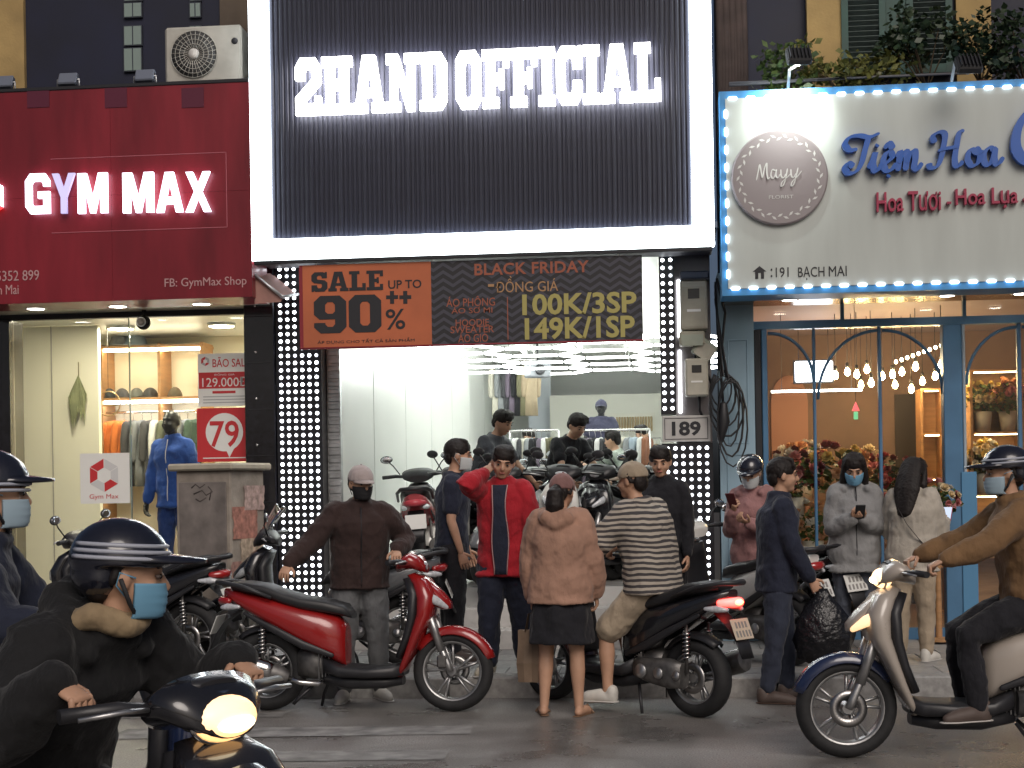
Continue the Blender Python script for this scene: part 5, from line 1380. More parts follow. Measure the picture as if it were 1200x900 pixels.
# ================================================================ RIGHT: flower shop
frm = M_BLUED
gC = wthing('flower_shop', 'blue fronted flower shop building with arched glass panes', 'building', (onY(1020, 700, YF).x, YF, PAV))
R0 = onY(840, 500, YF).x; R1 = onY(1330, 500, YF).x
fzb = onY(1020, 342, YS).z                   # underside of the sign
head = onY(1000, 384, YF).z
wp0, wp1 = onY(845, 500, YF).x, onY(884, 500, YF).x
wslab((R0 + .02, wp1, PAV, fzb + .3), YF - .12, YF + .2).obj('blue_pillar', M_BLUE, gC)
for q in ((853, 398, 877, 520), (853, 532, 877, 700)):
    r_ = rect(*q, YF - .12)
    for w_ in ((r_[0], r_[0] + .012, r_[2], r_[3]), (r_[1] - .012, r_[1], r_[2], r_[3]), (r_[0] + .013, r_[1] - .013, r_[2], r_[2] + .012), (r_[0] + .013, r_[1] - .013, r_[3] - .012, r_[3])):
        wslab(w_, YF - .128, YF - .12, .003).obj('moulding', M_BLUE, gC)
MB().span((wp1, YF - .06, head), (R1, YF + .06, head + .07)).obj('head_rail', frm, gC)
MB().span((wp1, YF + .004, head + .072), (R1, YF + .012, fzb + .01)).obj('transom_pane', M_GLASS, gC)
MB().span((wp1, YF - .04, fzb + .042), (R1, YF + .06, fzb + .30)).obj('transom_beam', mat('transom_dark', (.05, .045, .045), .4), gC)
for a_ in (985, 1128, 1260): MB().span((onY(a_, 380, YF).x, YF - .02, head + .071), (onY(a_ + 4, 380, YF).x, YF + .03, fzb + .041)).obj('transom_bar', frm, gC)
def post(a, b, m, y0=YF - .07, y1=YF + .07, z1=None, nm='post'): return MB().span((onY(a, 520, YF).x, y0, PAV), (onY(b, 520, YF).x, y1, z1 or head - .001), .006).obj(nm, m, gC)
post(885, 893, M_DARK); post(893.5, 900, frm); post(1105, 1127, frm); post(1127.5, 1131, mat('pale_frame_blue', (.35, .42, .48), .4))
bars = [(953.5, 957), (1030, 1034), (1193, 1198), (1262, 1266)]
for a, b in bars: post(a, b, frm, YF - .02, YF + .03, None, 'glazing_bar')
# glass panes and arched bars
def arch(x0, x1, right, name='arch_bar'):
    """quarter arch from the head rail down to a post; right: springs from the right post"""
    a, b = onY(x0, 420, YF).x, onY(x1, 420, YF).x; w_ = b - a; pts = []
    for k in range(13):
        t_ = R(90 * k / 12); h = w_ * 1.12
        pts.append(((b - w_ * (1 - math.sin(t_)) if False else (a + w_ * math.cos(t_) if right else b - w_ * math.cos(t_))), YF, head - .03 - h + h * math.sin(t_)))
    MB().tube(pts, .014, 8).obj(name, frm, gC)
arch(900, 953, True); arch(958, 1030, False); arch(1034, 1104, True); arch(1132, 1193, False); arch(1198, 1262, True)
for a, b in ((900, 953.5), (957, 1030), (1034, 1105), (1131, 1193), (1198, 1262)):
    MB().span((onY(a, 520, YF).x, YF + .004, PAV + .1), (onY(b, 520, YF).x, YF + .012, head)).obj('glass_pane', M_GLASS, gC)
MB().span((wp1, YF - .04, PAV), (R1, YF + .05, PAV + .1)).obj('sill', frm, gC)
MB().span((onY(1125, 600, YF).x, YF - .085, PAV), (onY(1143, 600, YF).x, YF - .071, onY(1134, 553, YF).z), .004).obj('low_panel', mat('blue_panel_light', (.085, .24, .42), .4), gC)
# interior
fb = YF + 3.6
sheet(MB(), wp1, R1, YF, fb, PAV + .02).obj('shop_floor', mat('brown_floor', (.18, .11, .07), .4), gC)
MB().span((wp1, fb, PAV), (R1, fb + .1, 3.3)).obj('back_wall', mat('mauve_wall', (.22, .145, .11), .7, var=(2, .15)), gC)
MB().span((wp1 - .1, YF + .2, PAV), (wp1, fb, 3.3)).obj('left_wall', mat('salmon_wall', (.42, .24, .16), .7), gC)
MB().span((R1, YF, PAV), (R1 + .1, fb, 3.3)).obj('right_wall', M_WOOD, gC)
MB().span((wp1, YF + .05, 3.2), (R1, fb, 3.3)).obj('ceiling', mat('lilac_ceiling', (.34, .28, .30), .6), gC)
# dark doorway and arched niche on the back wall
r_ = rect(1050, 462, 1092, 720, fb); wslab((r_[0], r_[1], PAV, r_[3]), fb - .03, fb).obj('doorway', mat('doorway_dark', (.035, .025, .02), .6), gC)
r_ = rect(905, 440, 948, 720, fb); P = [(r_[0], PAV), (r_[1], PAV)] + [((r_[0] + r_[1]) / 2 + (r_[1] - r_[0]) / 2 * math.cos(R(a)), r_[3] - .3 + .3 * math.sin(R(a))) for a in range(0, 181, 15)]
MB().prism(P, (0, fb - .03, 0), (1, 0, 0), (0, 0, 1), (0, 1, 0), .03).obj('arched_niche', mat('niche_pink', (.45, .24, .18), .7), gC)
# soffit and downlights
MB().span((R0 + .05, YS + .02, fzb + .012), (R1, YF + .0, fzb + .04)).obj('soffit', mat('soffit_bronze', (.42, .33, .22), .16, .85), gC)
for pxx in (925, 1110, 1197):
    p = onY(pxx, 357, YS + .4); p.z = fzb + .008
    t = wthing('downlight', {925: 'small round downlight under the flower shop sign beside the blue pillar', 1110: 'small round downlight under the flower shop sign above the thick blue post', 1197: 'small round downlight under the flower shop sign at the picture edge'}[pxx], 'lamp', p)
    MB().lathe([(0, 0), (.06, 0), (.06, -.012), (0, -.012)], 20, p).obj('diffuser', G_DOWN, t); MB().lathe([(.061, -.014), (.085, -.010), (.085, 0), (.061, 0)], 20, p, None, True).obj('rim', M_STEEL, t)
# ---- sign
sr = (onY(844.5, 225, YS).x, onY(1300, 225, YS).x, fzb, onY(1020, 100, YS).z)
fs = wthing('shop_sign', 'cream flower shop sign with blue edge, studded with small lights', 'sign', ((sr[0] + sr[1]) / 2, YS + .15, sr[2]))
wslab(sr, YS, YS + .4).obj('frame', mat('sign_blue_edge', (.05, .24, .50), .4), fs)
ir_ = (onY(851.5, 225, YS).x, sr[1] - .05, onY(1020, 334, YS).z, onY(1020, 109, YS).z)
wslab(ir_, YS - .012, YS, .002).obj('face', mat('sign_cream', (.50, .54, .51), .42, var=(1.6, .10), bump=(1.4, .08, .02), stretch=(2, 1, .4)), fs)
led = MB().box((0, 0, 0), (.072, .022, .024), None, .008).mesh('border_light', glow('border_led', (.74, .86, 1.0), 4.0)); ledv = MB().box((0, 0, 0), (.024, .022, .072), None, .008).mesh('border_light', glow('border_led', (0, 0, 0), 0))
xx = ir_[0] + .06
while xx < sr[1] - .1:
    link('border_light', led, fs, (xx, YS - .02, ir_[2] + .0)); link('border_light', led, fs, (xx, YS - .02, ir_[3])); xx += .148
zz_ = ir_[2] + .12
while zz_ < ir_[3] - .06: link('border_light', ledv, fs, (ir_[0], YS - .02, zz_)); zz_ += .148
# round badge
c = onY(913, 209, YS); br_ = .395
bd = mat('badge_grey', (.27, .235, .24), .5)
MB().lathe([(0, 0), (br_, 0), (br_, .03), (br_ - .012, .04), (0, .04)], 60, (c.x, YS - .015, c.z), XR, False, False).obj('badge', bd, fs)
pr = mat('badge_print', (.62, .62, .60), .5)
for k in range(44):
    a = 2 * math.pi * k / 44; rr_ = br_ * (.80 if k % 2 else .86); tl = .55 if k % 2 else -.55
    d = Vector((math.cos(a + math.pi / 2 + tl), 0, math.sin(a + math.pi / 2 + tl))); n = Vector((-d.z, 0, d.x)); o_ = Vector((c.x + math.cos(a) * rr_, YS - .057, c.z + math.sin(a) * rr_))
    b_ = MB(); P = [o_ - d * .026, o_ + n * .010, o_ + d * .026, o_ - n * .010]; b_.add(P + [p_ + Vector((0, .002, 0)) for p_ in P], [(0, 1, 2, 3), (7, 6, 5, 4), (0, 3, 7, 4), (1, 0, 4, 5), (2, 1, 5, 6), (3, 2, 6, 7)]); b_.obj('wreath_leaf', pr, fs)
MAYY = [[[(0, .0), (.08, .35), (.14, .62), (.20, .30), (.24, .10), (.34, .50), (.42, .66), (.42, .30), (.46, .04), (.54, .10)]], [[(.76, .36), (.64, .40), (.58, .18), (.66, .04), (.76, .20), (.80, .40), (.78, .14), (.86, .06), (.94, .2)]], [[(.98, .40), (.99, .14), (1.08, .06), (1.18, .22)], [(1.24, .42), (1.18, .10), (1.08, -.22), (.98, -.28), (1.02, -.12), (1.24, .08), (1.36, .2)]], [[(1.38, .40), (1.39, .14), (1.48, .06), (1.58, .22)], [(1.66, .44), (1.58, .10), (1.48, -.22), (1.38, -.28), (1.42, -.12), (1.64, .10), (1.80, .3)]]]
b_ = MB(); k_ = .205
for g in MAYY: pen(b_, g, c.x - .19, c.z - .02, k_, YS - .0575, .002, .03, .065, 35)
o = b_.obj('badge_script', pr, fs)
text('badge_small_print', 'FLORIST', pr, fs, (c.x + .01, YS - .0565, c.z - .165), .20, .028, depth=.002)
# blue brush lettering
lm_ = mat('blue_letter', (.012, .105, .46), .32, coat=.3); ls_ = mat('letter_side_grey', (.30, .29, .27), .5)
def word(w_, q, m):
    r_ = rect(*q, YS); tot = sum(SCRIPT_W[ch] for ch in w_); k = (r_[1] - r_[0]) / tot; x = r_[0]
    for ch in w_:
        b_ = MB(); pen(b_, SCRIPT[ch], x, r_[2], k, YS - .075, .055, .07, .19, 28); b_.obj('letter', m, fs, Matrix.Translation((0, -.0011 * (w_.index(ch) % 2), 0))); x += SCRIPT_W[ch] * k
word('Tiêm', (990, 140, 1078, 203), lm_); word('Hoa', (1092, 136, 1172, 197), lm_); word('C', (1184, 130, 1240, 192), lm_)
m_ = mat('maroon_letter', (.36, .02, .07), .4)
for w_, q in (('Hoa Tươi', (1026, 226, 1101, 249)), ('-', (1108, 238, 1113, 240.5)), ('Hoa Lụa', (1118, 222, 1191, 246)), ('-', (1197, 234, 1202, 236.5))):
    r_ = rect(*q, YS); text('letter', w_, m_, fs, ctr(r_, YS - .045), r_[1] - r_[0], r_[3] - r_[2], depth=.05, bold=.012)
for w_, q in ((':', (903, 315, 905, 325)), ('191', (909, 313.5, 924, 325)), ('BẠCH', (935, 312.5, 966, 328)), ('MAI', (971, 312, 992, 324))):
    r_ = rect(*q, YS); text('address_word', w_, M_INK, fs, ctr(r_, YS - .0145), r_[1] - r_[0], r_[3] - r_[2], depth=.004)
r_ = rect(882, 312, 898, 327, YS); x0, x1, z0, z1 = r_
MB().prism([(x0 + .02, z0), (x0 + .045, z0), (x0 + .045, z0 + .05), (x1 - .045, z0 + .05), (x1 - .045, z0), (x1 - .02, z0), (x1 - .02, z0 + .06), (x1, z0 + .06), ((x0 + x1) / 2, z1), (x0, z0 + .06), (x0 + .02, z0 + .06)], (0, YS - .016, 0), (1, 0, 0), (0, 0, 1), (0, 1, 0), .004).obj('house_icon', M_INK, fs)
# flood lamps leaning over the sign
for pxx, pyy, on, lab in ((936, 66, True, 'black flood lamp on a pale arm shining on the round badge'), (1135, 76, False, 'dark flood lamp on a pale arm above the blue brush lettering')):
    p = onY(pxx, pyy, YS - .42); base = Vector((p.x - .05, YS + .02, sr[3]))
    t = wthing('flood_lamp', lab, 'lamp', base)
    MB().tube([base, base + Vector((0, -.16, .12)), p + Vector((0, .03, -.06))], .013, 8).obj('arm', mat('pale_arm', (.55, .55, .52), .4), t)
    aim = (Vector((p.x - .05, YS, p.z - .30)) - p).normalized(); rm = aim.to_track_quat('-Y', 'Z').to_matrix()
    MB().box(p, (.20, .07, .15), rm, .012).obj('housing', mat('lamp_black', (.02, .02, .022), .5), t)
    for kx in range(6): MB().box(p + rm @ Vector((-.075 + kx * .03, .045, 0)), (.008, .03, .13), rm).obj('fin', M_DARK, t)
    MB().box(p + rm @ Vector((0, -.037, 0)), (.16, .004, .11), rm).obj('lens', glow('flood_lens', (.95, 1, .95), 30) if on else LENS(), t)
    if on:
        sl = bpy.data.lights.new('flood_light', 'SPOT'); sl.energy = 42; sl.spot_size = R(95); sl.spot_blend = .7; sl.shadow_soft_size = .06; sl.color = (.93, 1, .95)
        so = link('flood_light', sl, t); so.location = p + aim * .06; so.rotation_euler = aim.to_track_quat('-Z', 'Y').to_euler()
# ---- upper storey
MB().span((onY(838, 50, uw).x, uw + .1, 3.4), (onY(946, 50, uw).x, uw + .25, 7)).obj('dark_wall', M_NAVY, gC)
for k in range(9):   # old hanging drapes beside the big sign
    q = onY(842 + k * 3.6, 40, uw); MB().tube([(q.x, uw + .03 + .02 * (k % 2), 7), (q.x + .01, uw + .02, 5.4), (q.x, uw + .03, 4.55)], [.03, .035, .03], 8).obj('drape_fold', mat('drape_brown', (.075, .055, .05), .9, var=(5, .3)), gC)
for a, b in ((946, 986), (1121, 1162)): MB().span((onY(a, 50, uw).x, uw, 3.4), (onY(b, 50, uw).x, uw + .25, 7)).obj('ochre_wall', M_OCHRE, gC)
MB().span((onY(1162, 50, uw).x, uw + .1, 3.4), (onY(1400, 50, uw).x, uw + .25, 7)).obj('dark_wall', M_NAVY, gC)
MB().span((onY(986, 50, uw).x, uw + .06, 3.4), (onY(1121, 50, uw).x, uw + .25, 7)).obj('window_wall', M_NAVY, gC)
gsh = mat('green_shutter_paint', (.035, .085, .07), .55, var=(6, .25))
zlo, zhi = onY(1050, 88, uw).z, 6.6
for a, b in ((986, 1038), (1062, 1116)):
    x0, x1 = onY(a, 50, uw).x, onY(b, 50, uw).x
    sh_ = MB(); sh_.span((x0, uw - .03, zlo), (x0 + .06, uw + .03, zhi)); o = sh_.obj('shutter', gsh, gC)
    MB().span((x1 - .06, uw - .03, zlo), (x1, uw + .03, zhi)).obj('shutter_stile', gsh, o); MB().span((x0 + .061, uw - .03, zlo), (x1 - .061, uw + .03, zlo + .08)).obj('shutter_rail', gsh, o)
    z = zlo + .11
    sl_ = MB().box((0, 0, 0), (x1 - x0 - .122, .05, .009), rotx(R(-38))).mesh('louvre', mat('louvre_paint', (.09, .115, .105), .55, var=(8, .3)))
    while z < zhi - .05: link('louvre', sl_, o, ((x0 + x1) / 2, uw, z)); z += .047
MB().span((onY(1038.5, 50, uw).x, uw - .02, zlo), (onY(1061.5, 50, uw).x, uw + .05, zhi)).obj('shutter_mullion', gsh, gC)
# ledge with planter boxes and shrubs
lz = sr[3] - .12
MB().span((onY(850, 90, YS + .6).x, YS + .42, lz - .02), (onY(1330, 90, YS + .6).x, uw, lz + .05)).obj('ledge', M_DARK, gC)
for k in range(2):
    x0 = onY(868, 80, YS + .5).x; MB().tube([(x0 - .1, YS + .5, lz + .30 + k * .02), (x0 + .9 + k, YS + .5, lz + .32)], .012, 6).obj('rail', mat('rail_grey', (.12, .12, .13), .6), gC)
def leaves(mb, c, rad, n, size, rnd):
    for _ in range(n):
        while True:
            v = Vector((rnd.uniform(-1, 1), rnd.uniform(-1, 1), rnd.uniform(-1, 1)))
            if v.length < 1: break
        p = c + Vector((v.x * rad[0], v.y * rad[1], v.z * rad[2]))
        d = Vector((rnd.uniform(-1, 1), rnd.uniform(-1, 1), rnd.uniform(-.7, .5))).normalized(); s_ = size * rnd.uniform(.6, 1.3)
        n_ = d.orthogonal().normalized(); n_ = (Matrix.Rotation(rnd.uniform(0, 6.3), 3, d) @ n_) * s_ * .32
        mb.add([p, p + d * s_ * .5 + n_, p + d * s_, p + d * s_ * .5 - n_], [(0, 1, 2, 3)])
    return mb
lfm = [mat('leaf_green', (.060, .095, .022), .5, var=(14, .45)), mat('leaf_yellow_green', (.13, .13, .03), .5, var=(14, .4)), mat('leaf_dark', (.025, .045, .018), .5, var=(14, .4))]
rnd = random.Random(5)
def shrub(label, px_, py_, Y, w_, h_, mi, n):
    p = onY(px_, py_, Y); base = Vector((p.x, Y, lz + .05)); t = wthing('potted_shrub', label, 'plant', base, 'shrubs above the flower shop sign')
    MB().lathe([(.0, 0), (.10, 0), (.13, .2), (.115, .2), (.105, .17), (0, .17)], 16, base).obj('pot', mat('pot_brown', (.16, .07, .04), .8), t)
    st = MB()
    b_ = MB()
    for k in range(9):
        a = rnd.uniform(0, 6.3); e = base + Vector((math.cos(a) * w_ * rnd.uniform(.3, 1), math.sin(a) * .16, (h_ + .10) * rnd.uniform(.4, 1)))
        MB().tube([base + Vector((0, 0, .17)), base.lerp(e, .5) + Vector((0, 0, .12)), e], [.009, .006, .003], 5).obj('stem', mat('stem_brown', (.06, .04, .02), .8), t)
        leaves(b_, e, (.14, .12, .12), n // 9, .075, rnd)
    o = b_.obj('foliage', lfm[mi], t); o['kind'] = 'stuff'
shrub('bright green potted shrub spreading left of the black flood lamp', 925, 80, YS + .62, .30, .42, 0, 420)
shrub('yellow green potted shrub between the flood lamp and the shutters', 985, 80, YS + .66, .40, .46, 1, 520)
shrub('yellow green potted shrub below the left shutter', 1035, 78, YS + .62, .32, .36, 1, 380)
shrub('tall dark potted plant climbing in front of the shutters', 1085, 60, YS + .66, .40, .95, 2, 620)
shrub('dark potted shrub beside the ochre wall at the right', 1150, 70, YS + .6, .36, .55, 2, 380)
shrub('dark potted shrub at the right picture edge above the sign', 1200, 60, YS + .6, .34, .75, 2, 380)
# ================================================================ inside the flower shop
# amber bulbs hanging in a cluster
bl = sorted([(993, 437, 2.0), (1004, 440, 1.4), (1016, 434, 1.8), (1009, 452, 2.6), (1021, 450, 1.3), (1034, 442, 2.2), (1046, 440, 1.5), (1049, 452, 2.4), (1057, 437, 1.9), (1073, 431, 1.2), (1081, 448, 2.3), (1068, 457, 1.7), (1096, 442, 1.6), (1103, 428, 1.0), (979, 441, 1.5)])
for i, (a, b, d_) in enumerate(bl):
    p = onY(a, b, YF + d_)
    t = wthing('hanging_bulb', f'glowing amber bulb, {ORD[i]} from the left of the hanging cluster', 'lamp', (p.x, p.y, 3.2), 'amber bulbs in the flower shop')
    MB().lathe([(0, -.030), (.014, -.026), (.026, -.008), (.028, .008), (.022, .030), (.013, .046), (.011, .055), (0, .055)], 14, p).obj('bulb', G_BULB, t)
    MB().lathe([(.0, .055), (.018, .055), (.018, .10), (0, .105)], 10, p).obj('socket', M_DARK, t)
    MB().tube([p + Vector((0, 0, .1)), (p.x, p.y, 3.2)], .004, 5).obj('cord', M_DARK, t)
for k in range(9):      # string of small lights rising to the right
    p = onY(1050 + k * 6.6, 424 - k * 2.4, YF + 1.0)
    t = wthing('fairy_light', f'tiny warm bulb, {ORD[k]} from the left on the rising string', 'lamp', p, 'string of tiny lights')
    MB().ell(p, (.016, .016, .02), None, 8, 7).obj('bulb', G_WARM, t)
    q = onY(1050 + (k + 1) * 6.6, 424 - (k + 1) * 2.4, YF + 1.0); MB().tube([p + Vector((0, 0, .02)), q + Vector((0, 0, .02))], .003, 5).obj('wire', M_DARK, t)
p0, p1 = onY(904, 459, YF + 1.5), onY(1010, 460, YF + 1.5); zc_ = p0.z
t = wthing('linear_lamp', 'thin straight white tube lamp inside the flower shop', 'lamp', ((p0.x + p1.x) / 2, p0.y, zc_)); MB().tube([(p0.x, p0.y, zc_), (p1.x, p0.y, zc_)], .011, 8).obj('tube', glow('linear_white', (1, .95, .9), 12), t)
for xx in (p0.x + .1, p1.x - .1): MB().tube([(xx, p0.y, zc_), (xx, p0.y, 3.2)], .003, 5).obj('wire', M_DARK, t)
r_ = rect(932, 423, 976, 447, YF + 2.4); t = wthing('lit_panel', 'added glowing white panel imitating a sign reflected in the flower shop glass', 'sign', ((r_[0] + r_[1]) / 2, YF + 2.4, r_[2])); wslab(r_, YF + 2.4, YF + 2.44, .01).obj('face', glow('reflection_glow', (.85, .88, 1), 5), t); wslab((r_[0] - .015, r_[1] + .015, r_[2] - .015, r_[3] + .015), YF + 2.442, YF + 2.5).obj('case', M_DARK, t)  # glowing panel, case and wires imitate a street sign's reflection in the glass
for xx in (r_[0] + .04, r_[1] - .04): MB().tube([(xx, YF + 2.46, r_[3]), (xx, YF + 2.46, 3.2)], .004, 5).obj('wire', M_DARK, t)
q = onY(1003, 482, YF + .6); t = wthing('neon_ornament', 'small red and green glowing ornament hanging behind the glass', 'lamp', (q.x, q.y, q.z + .3))
MB().prism([(-.035, .005), (.035, .005), (0, .09)], (q.x, q.y, q.z), (1, 0, 0), (0, 0, 1), (0, 1, 0), .02).obj('red_cone', glow('neon_red', (1, .03, .06), .7), t); MB().span((q.x - .02, q.y, q.z - .075), (q.x + .02, q.y + .02, q.z - .002), .006).obj('green_body', glow('neon_green', (.05, .8, .3), .35), t); MB().tube([(q.x, q.y + .01, q.z + .09), (q.x, q.y + .01, 3.2)], .003, 5).obj('wire', M_DARK, t)
# wooden cubby shelves
def cubby(label, q, Y, nx, nz):
    r_ = rect(*q, Y); r_ = (r_[0], r_[1], PAV + .02, r_[3]); t = wthing('wooden_shelf', label, 'shelf', ((r_[0] + r_[1]) / 2, Y, PAV))
    wslab(r_, Y + .32, Y + .34).obj('back_board', M_WOOD, t)
    for i in range(nx + 1):
        x = r_[0] + (r_[1] - r_[0]) * i / nx; MB().span((x - .012, Y, r_[2]), (x + .012, Y + .319, r_[3])).obj('upright', M_WOOD, t)
    for j in range(nz + 1):
        z = r_[2] + (r_[3] - r_[2] - .02) * j / nz
        for i in range(nx):
            x0 = r_[0] + (r_[1] - r_[0]) * i / nx + .013; x1 = r_[0] + (r_[1] - r_[0]) * (i + 1) / nx - .013
            MB().span((x0, Y + .002, z), (x1, Y + .318, z + .022)).obj('board', M_WOOD, t)
            if j > 1: MB().span((x0 + .02, Y + .01, z - .012), (x1 - .02, Y + .03, z - .002)).obj('light_strip', glow('shelf_strip_warm', (1, .72, .36), 14), t)
    return r_
c1 = cubby('tall wooden cubby shelf in the right window of the flower shop', (1140, 432, 1260, 720), YF + 1.5, 2, 4)
c2 = cubby('narrow wooden shelf behind the thick blue post', (1082, 455, 1106, 720), YF + 2.4, 1, 5)
# flowers
fcol = {'cream': (.66, .55, .36), 'pink': (.55, .22, .22), 'red': (.30, .03, .04), 'white': (.66, .62, .55), 'peach': (.62, .33, .17), 'burgundy': (.14, .02, .03), 'yellow': (.62, .46, .14)}
def bouquet(label, p, rad, cols_, n=26, pot=True, wrap=None):
    t = wthing('bouquet', label, 'flowers', p)
    h = rad * 1.1; top = p + Vector((0, 0, h + rad * .5))
    if pot: MB().lathe([(0, 0), (rad * .34, 0), (rad * .46, h * .9), (rad * .40, h * .9), (rad * .30, .03), (0, .03)], 16, p).obj('vase' if not wrap else 'paper_wrap', wrap or mat('vase_pale', (.5, .45, .38), .35), t)
    b_ = MB(); leaves(b_, top, (rad * .95, rad * .8, rad * .75), n * 5, rad * .30, rnd); o = b_.obj('leaves', lfm[rnd.choice((0, 2))], t); o['kind'] = 'stuff'
    for i in range(n):
        a = rnd.uniform(0, 6.28); e = rnd.uniform(-.25, 1); d = Vector((math.cos(a) * math.sqrt(max(0, 1 - e * e)), math.sin(a) * math.sqrt(max(0, 1 - e * e)), e)); c_ = top + d * rad * rnd.uniform(.7, 1.0); cn = rnd.choice(cols_); s_ = rad * rnd.uniform(.16, .27)
        f = MB()
        for ring, (k, tl) in enumerate(((6, .35), (5, .8), (3, 1.2))):
            for j in range(k):
                aa = 2 * math.pi * j / k + ring * .5; ux = d.orthogonal().normalized(); uy = d.cross(ux); o_ = (ux * math.cos(aa) + uy * math.sin(aa))
                q1 = c_ + (o_ * math.cos(tl) + d * math.sin(tl)) * s_ ; sd_ = d.cross(o_) * s_ * .55
                mid = c_ + (o_ * math.cos(tl) * .6 + d * math.sin(tl) * .75) * s_
                f.add([c_, mid + sd_, q1 + d * s_ * .15, mid - sd_], [(0, 1, 2, 3)])
        f.obj('flower', mat('petal_' + cn, fcol[cn], .6, var=(20, .2)), t)
def stand(label, p, h):
    t = wthing('flower_stand', label, 'stand', (p.x, p.y, PAV + .02)); MB().lathe([(0, 0), (.14, 0), (.14, .02), (.03, .03), (.025, h - .03), (.15, h - .02), (.15, h), (0, h)], 18, (p.x, p.y, PAV + .02), None, False, True).obj('column', M_WOOD, t, None, 30); MB().lathe([(0, 0), (.165, 0), (.165, .018), (0, .018)], 18, (p.x, p.y, PAV + .02 + h)).obj('top', M_WOOD, t)
    return Vector((p.x, p.y, PAV + .038 + h))
p = onY(928, 545, YF + .7); bouquet('tall bouquet of burgundy and pale flowers behind the left arch', stand('slim wooden stand under the burgundy bouquet', p, .95), .27, ['burgundy', 'pink', 'white', 'burgundy'], 34)
p = onY(985, 545, YF + 1.0); bouquet('bouquet of peach and red flowers in the middle window', stand('slim wooden stand under the peach bouquet', p, .95), .30, ['peach', 'red', 'yellow', 'peach'], 36)
p = onY(1018, 575, YF + .6); bouquet('loose bouquet of peach roses behind the woman in grey', stand('low wooden stand under the peach roses', p, .7), .24, ['peach', 'pink', 'cream'], 28)
p = onY(952, 590, YF + .5); bouquet('low bouquet of cream and peach flowers behind the man in black', stand('low wooden stand under the cream flowers', p, .6), .22, ['cream', 'peach', 'white'], 24)
p = onY(1098, 600, YF - .35); PT = p
bouquet('bouquet of white and pink roses standing outside by the blue post', stand('slim stand outside under the white roses', Vector((p.x, p.y, 0)), .86), .20, ['white', 'pink', 'cream'], 26)
for lab, a, b, d_, h_, cs in (('bouquet of yellow and cream flowers at the back of the flower shop', 1010, 530, 2.4, 1.05, ['yellow', 'cream', 'peach']), ('bouquet of pink and white flowers at the back by the arched niche', 940, 520, 2.6, 1.15, ['pink', 'white', 'peach']), ('tall bouquet of red and pink roses beside the dark doorway', 1042, 545, 1.8, .95, ['red', 'pink', 'burgundy'])):
    p = onY(a, b, YF + d_); bouquet(lab, stand('wooden stand under the ' + lab.split(' at the')[0].split(' beside')[0], p, h_), .26, cs, 30)
for lab, a, b, cs in (('big bouquet of cream hydrangea on the upper cubby shelf', 1158, 466, ['yellow', 'cream', 'yellow']), ('bunch of pink dried flowers on the upper cubby shelf', 1188, 466, ['pink', 'peach']), ('bunch of white flowers and leaves on the lower cubby shelf', 1158, 520, ['white', 'cream']), ('bunch of white flowers low in the right window', 1160, 575, ['white', 'yellow'])):
    p = onY(a, b, YF + 1.35); n_ = 4; hz_ = (c1[3] - c1[2] - .02) / 4; j = round((p.z - .35 - c1[2]) / hz_); p.z = c1[2] + j * hz_ + .0225; p.y = YF + 1.6
    bouquet(lab, p, .20, cs, 30)
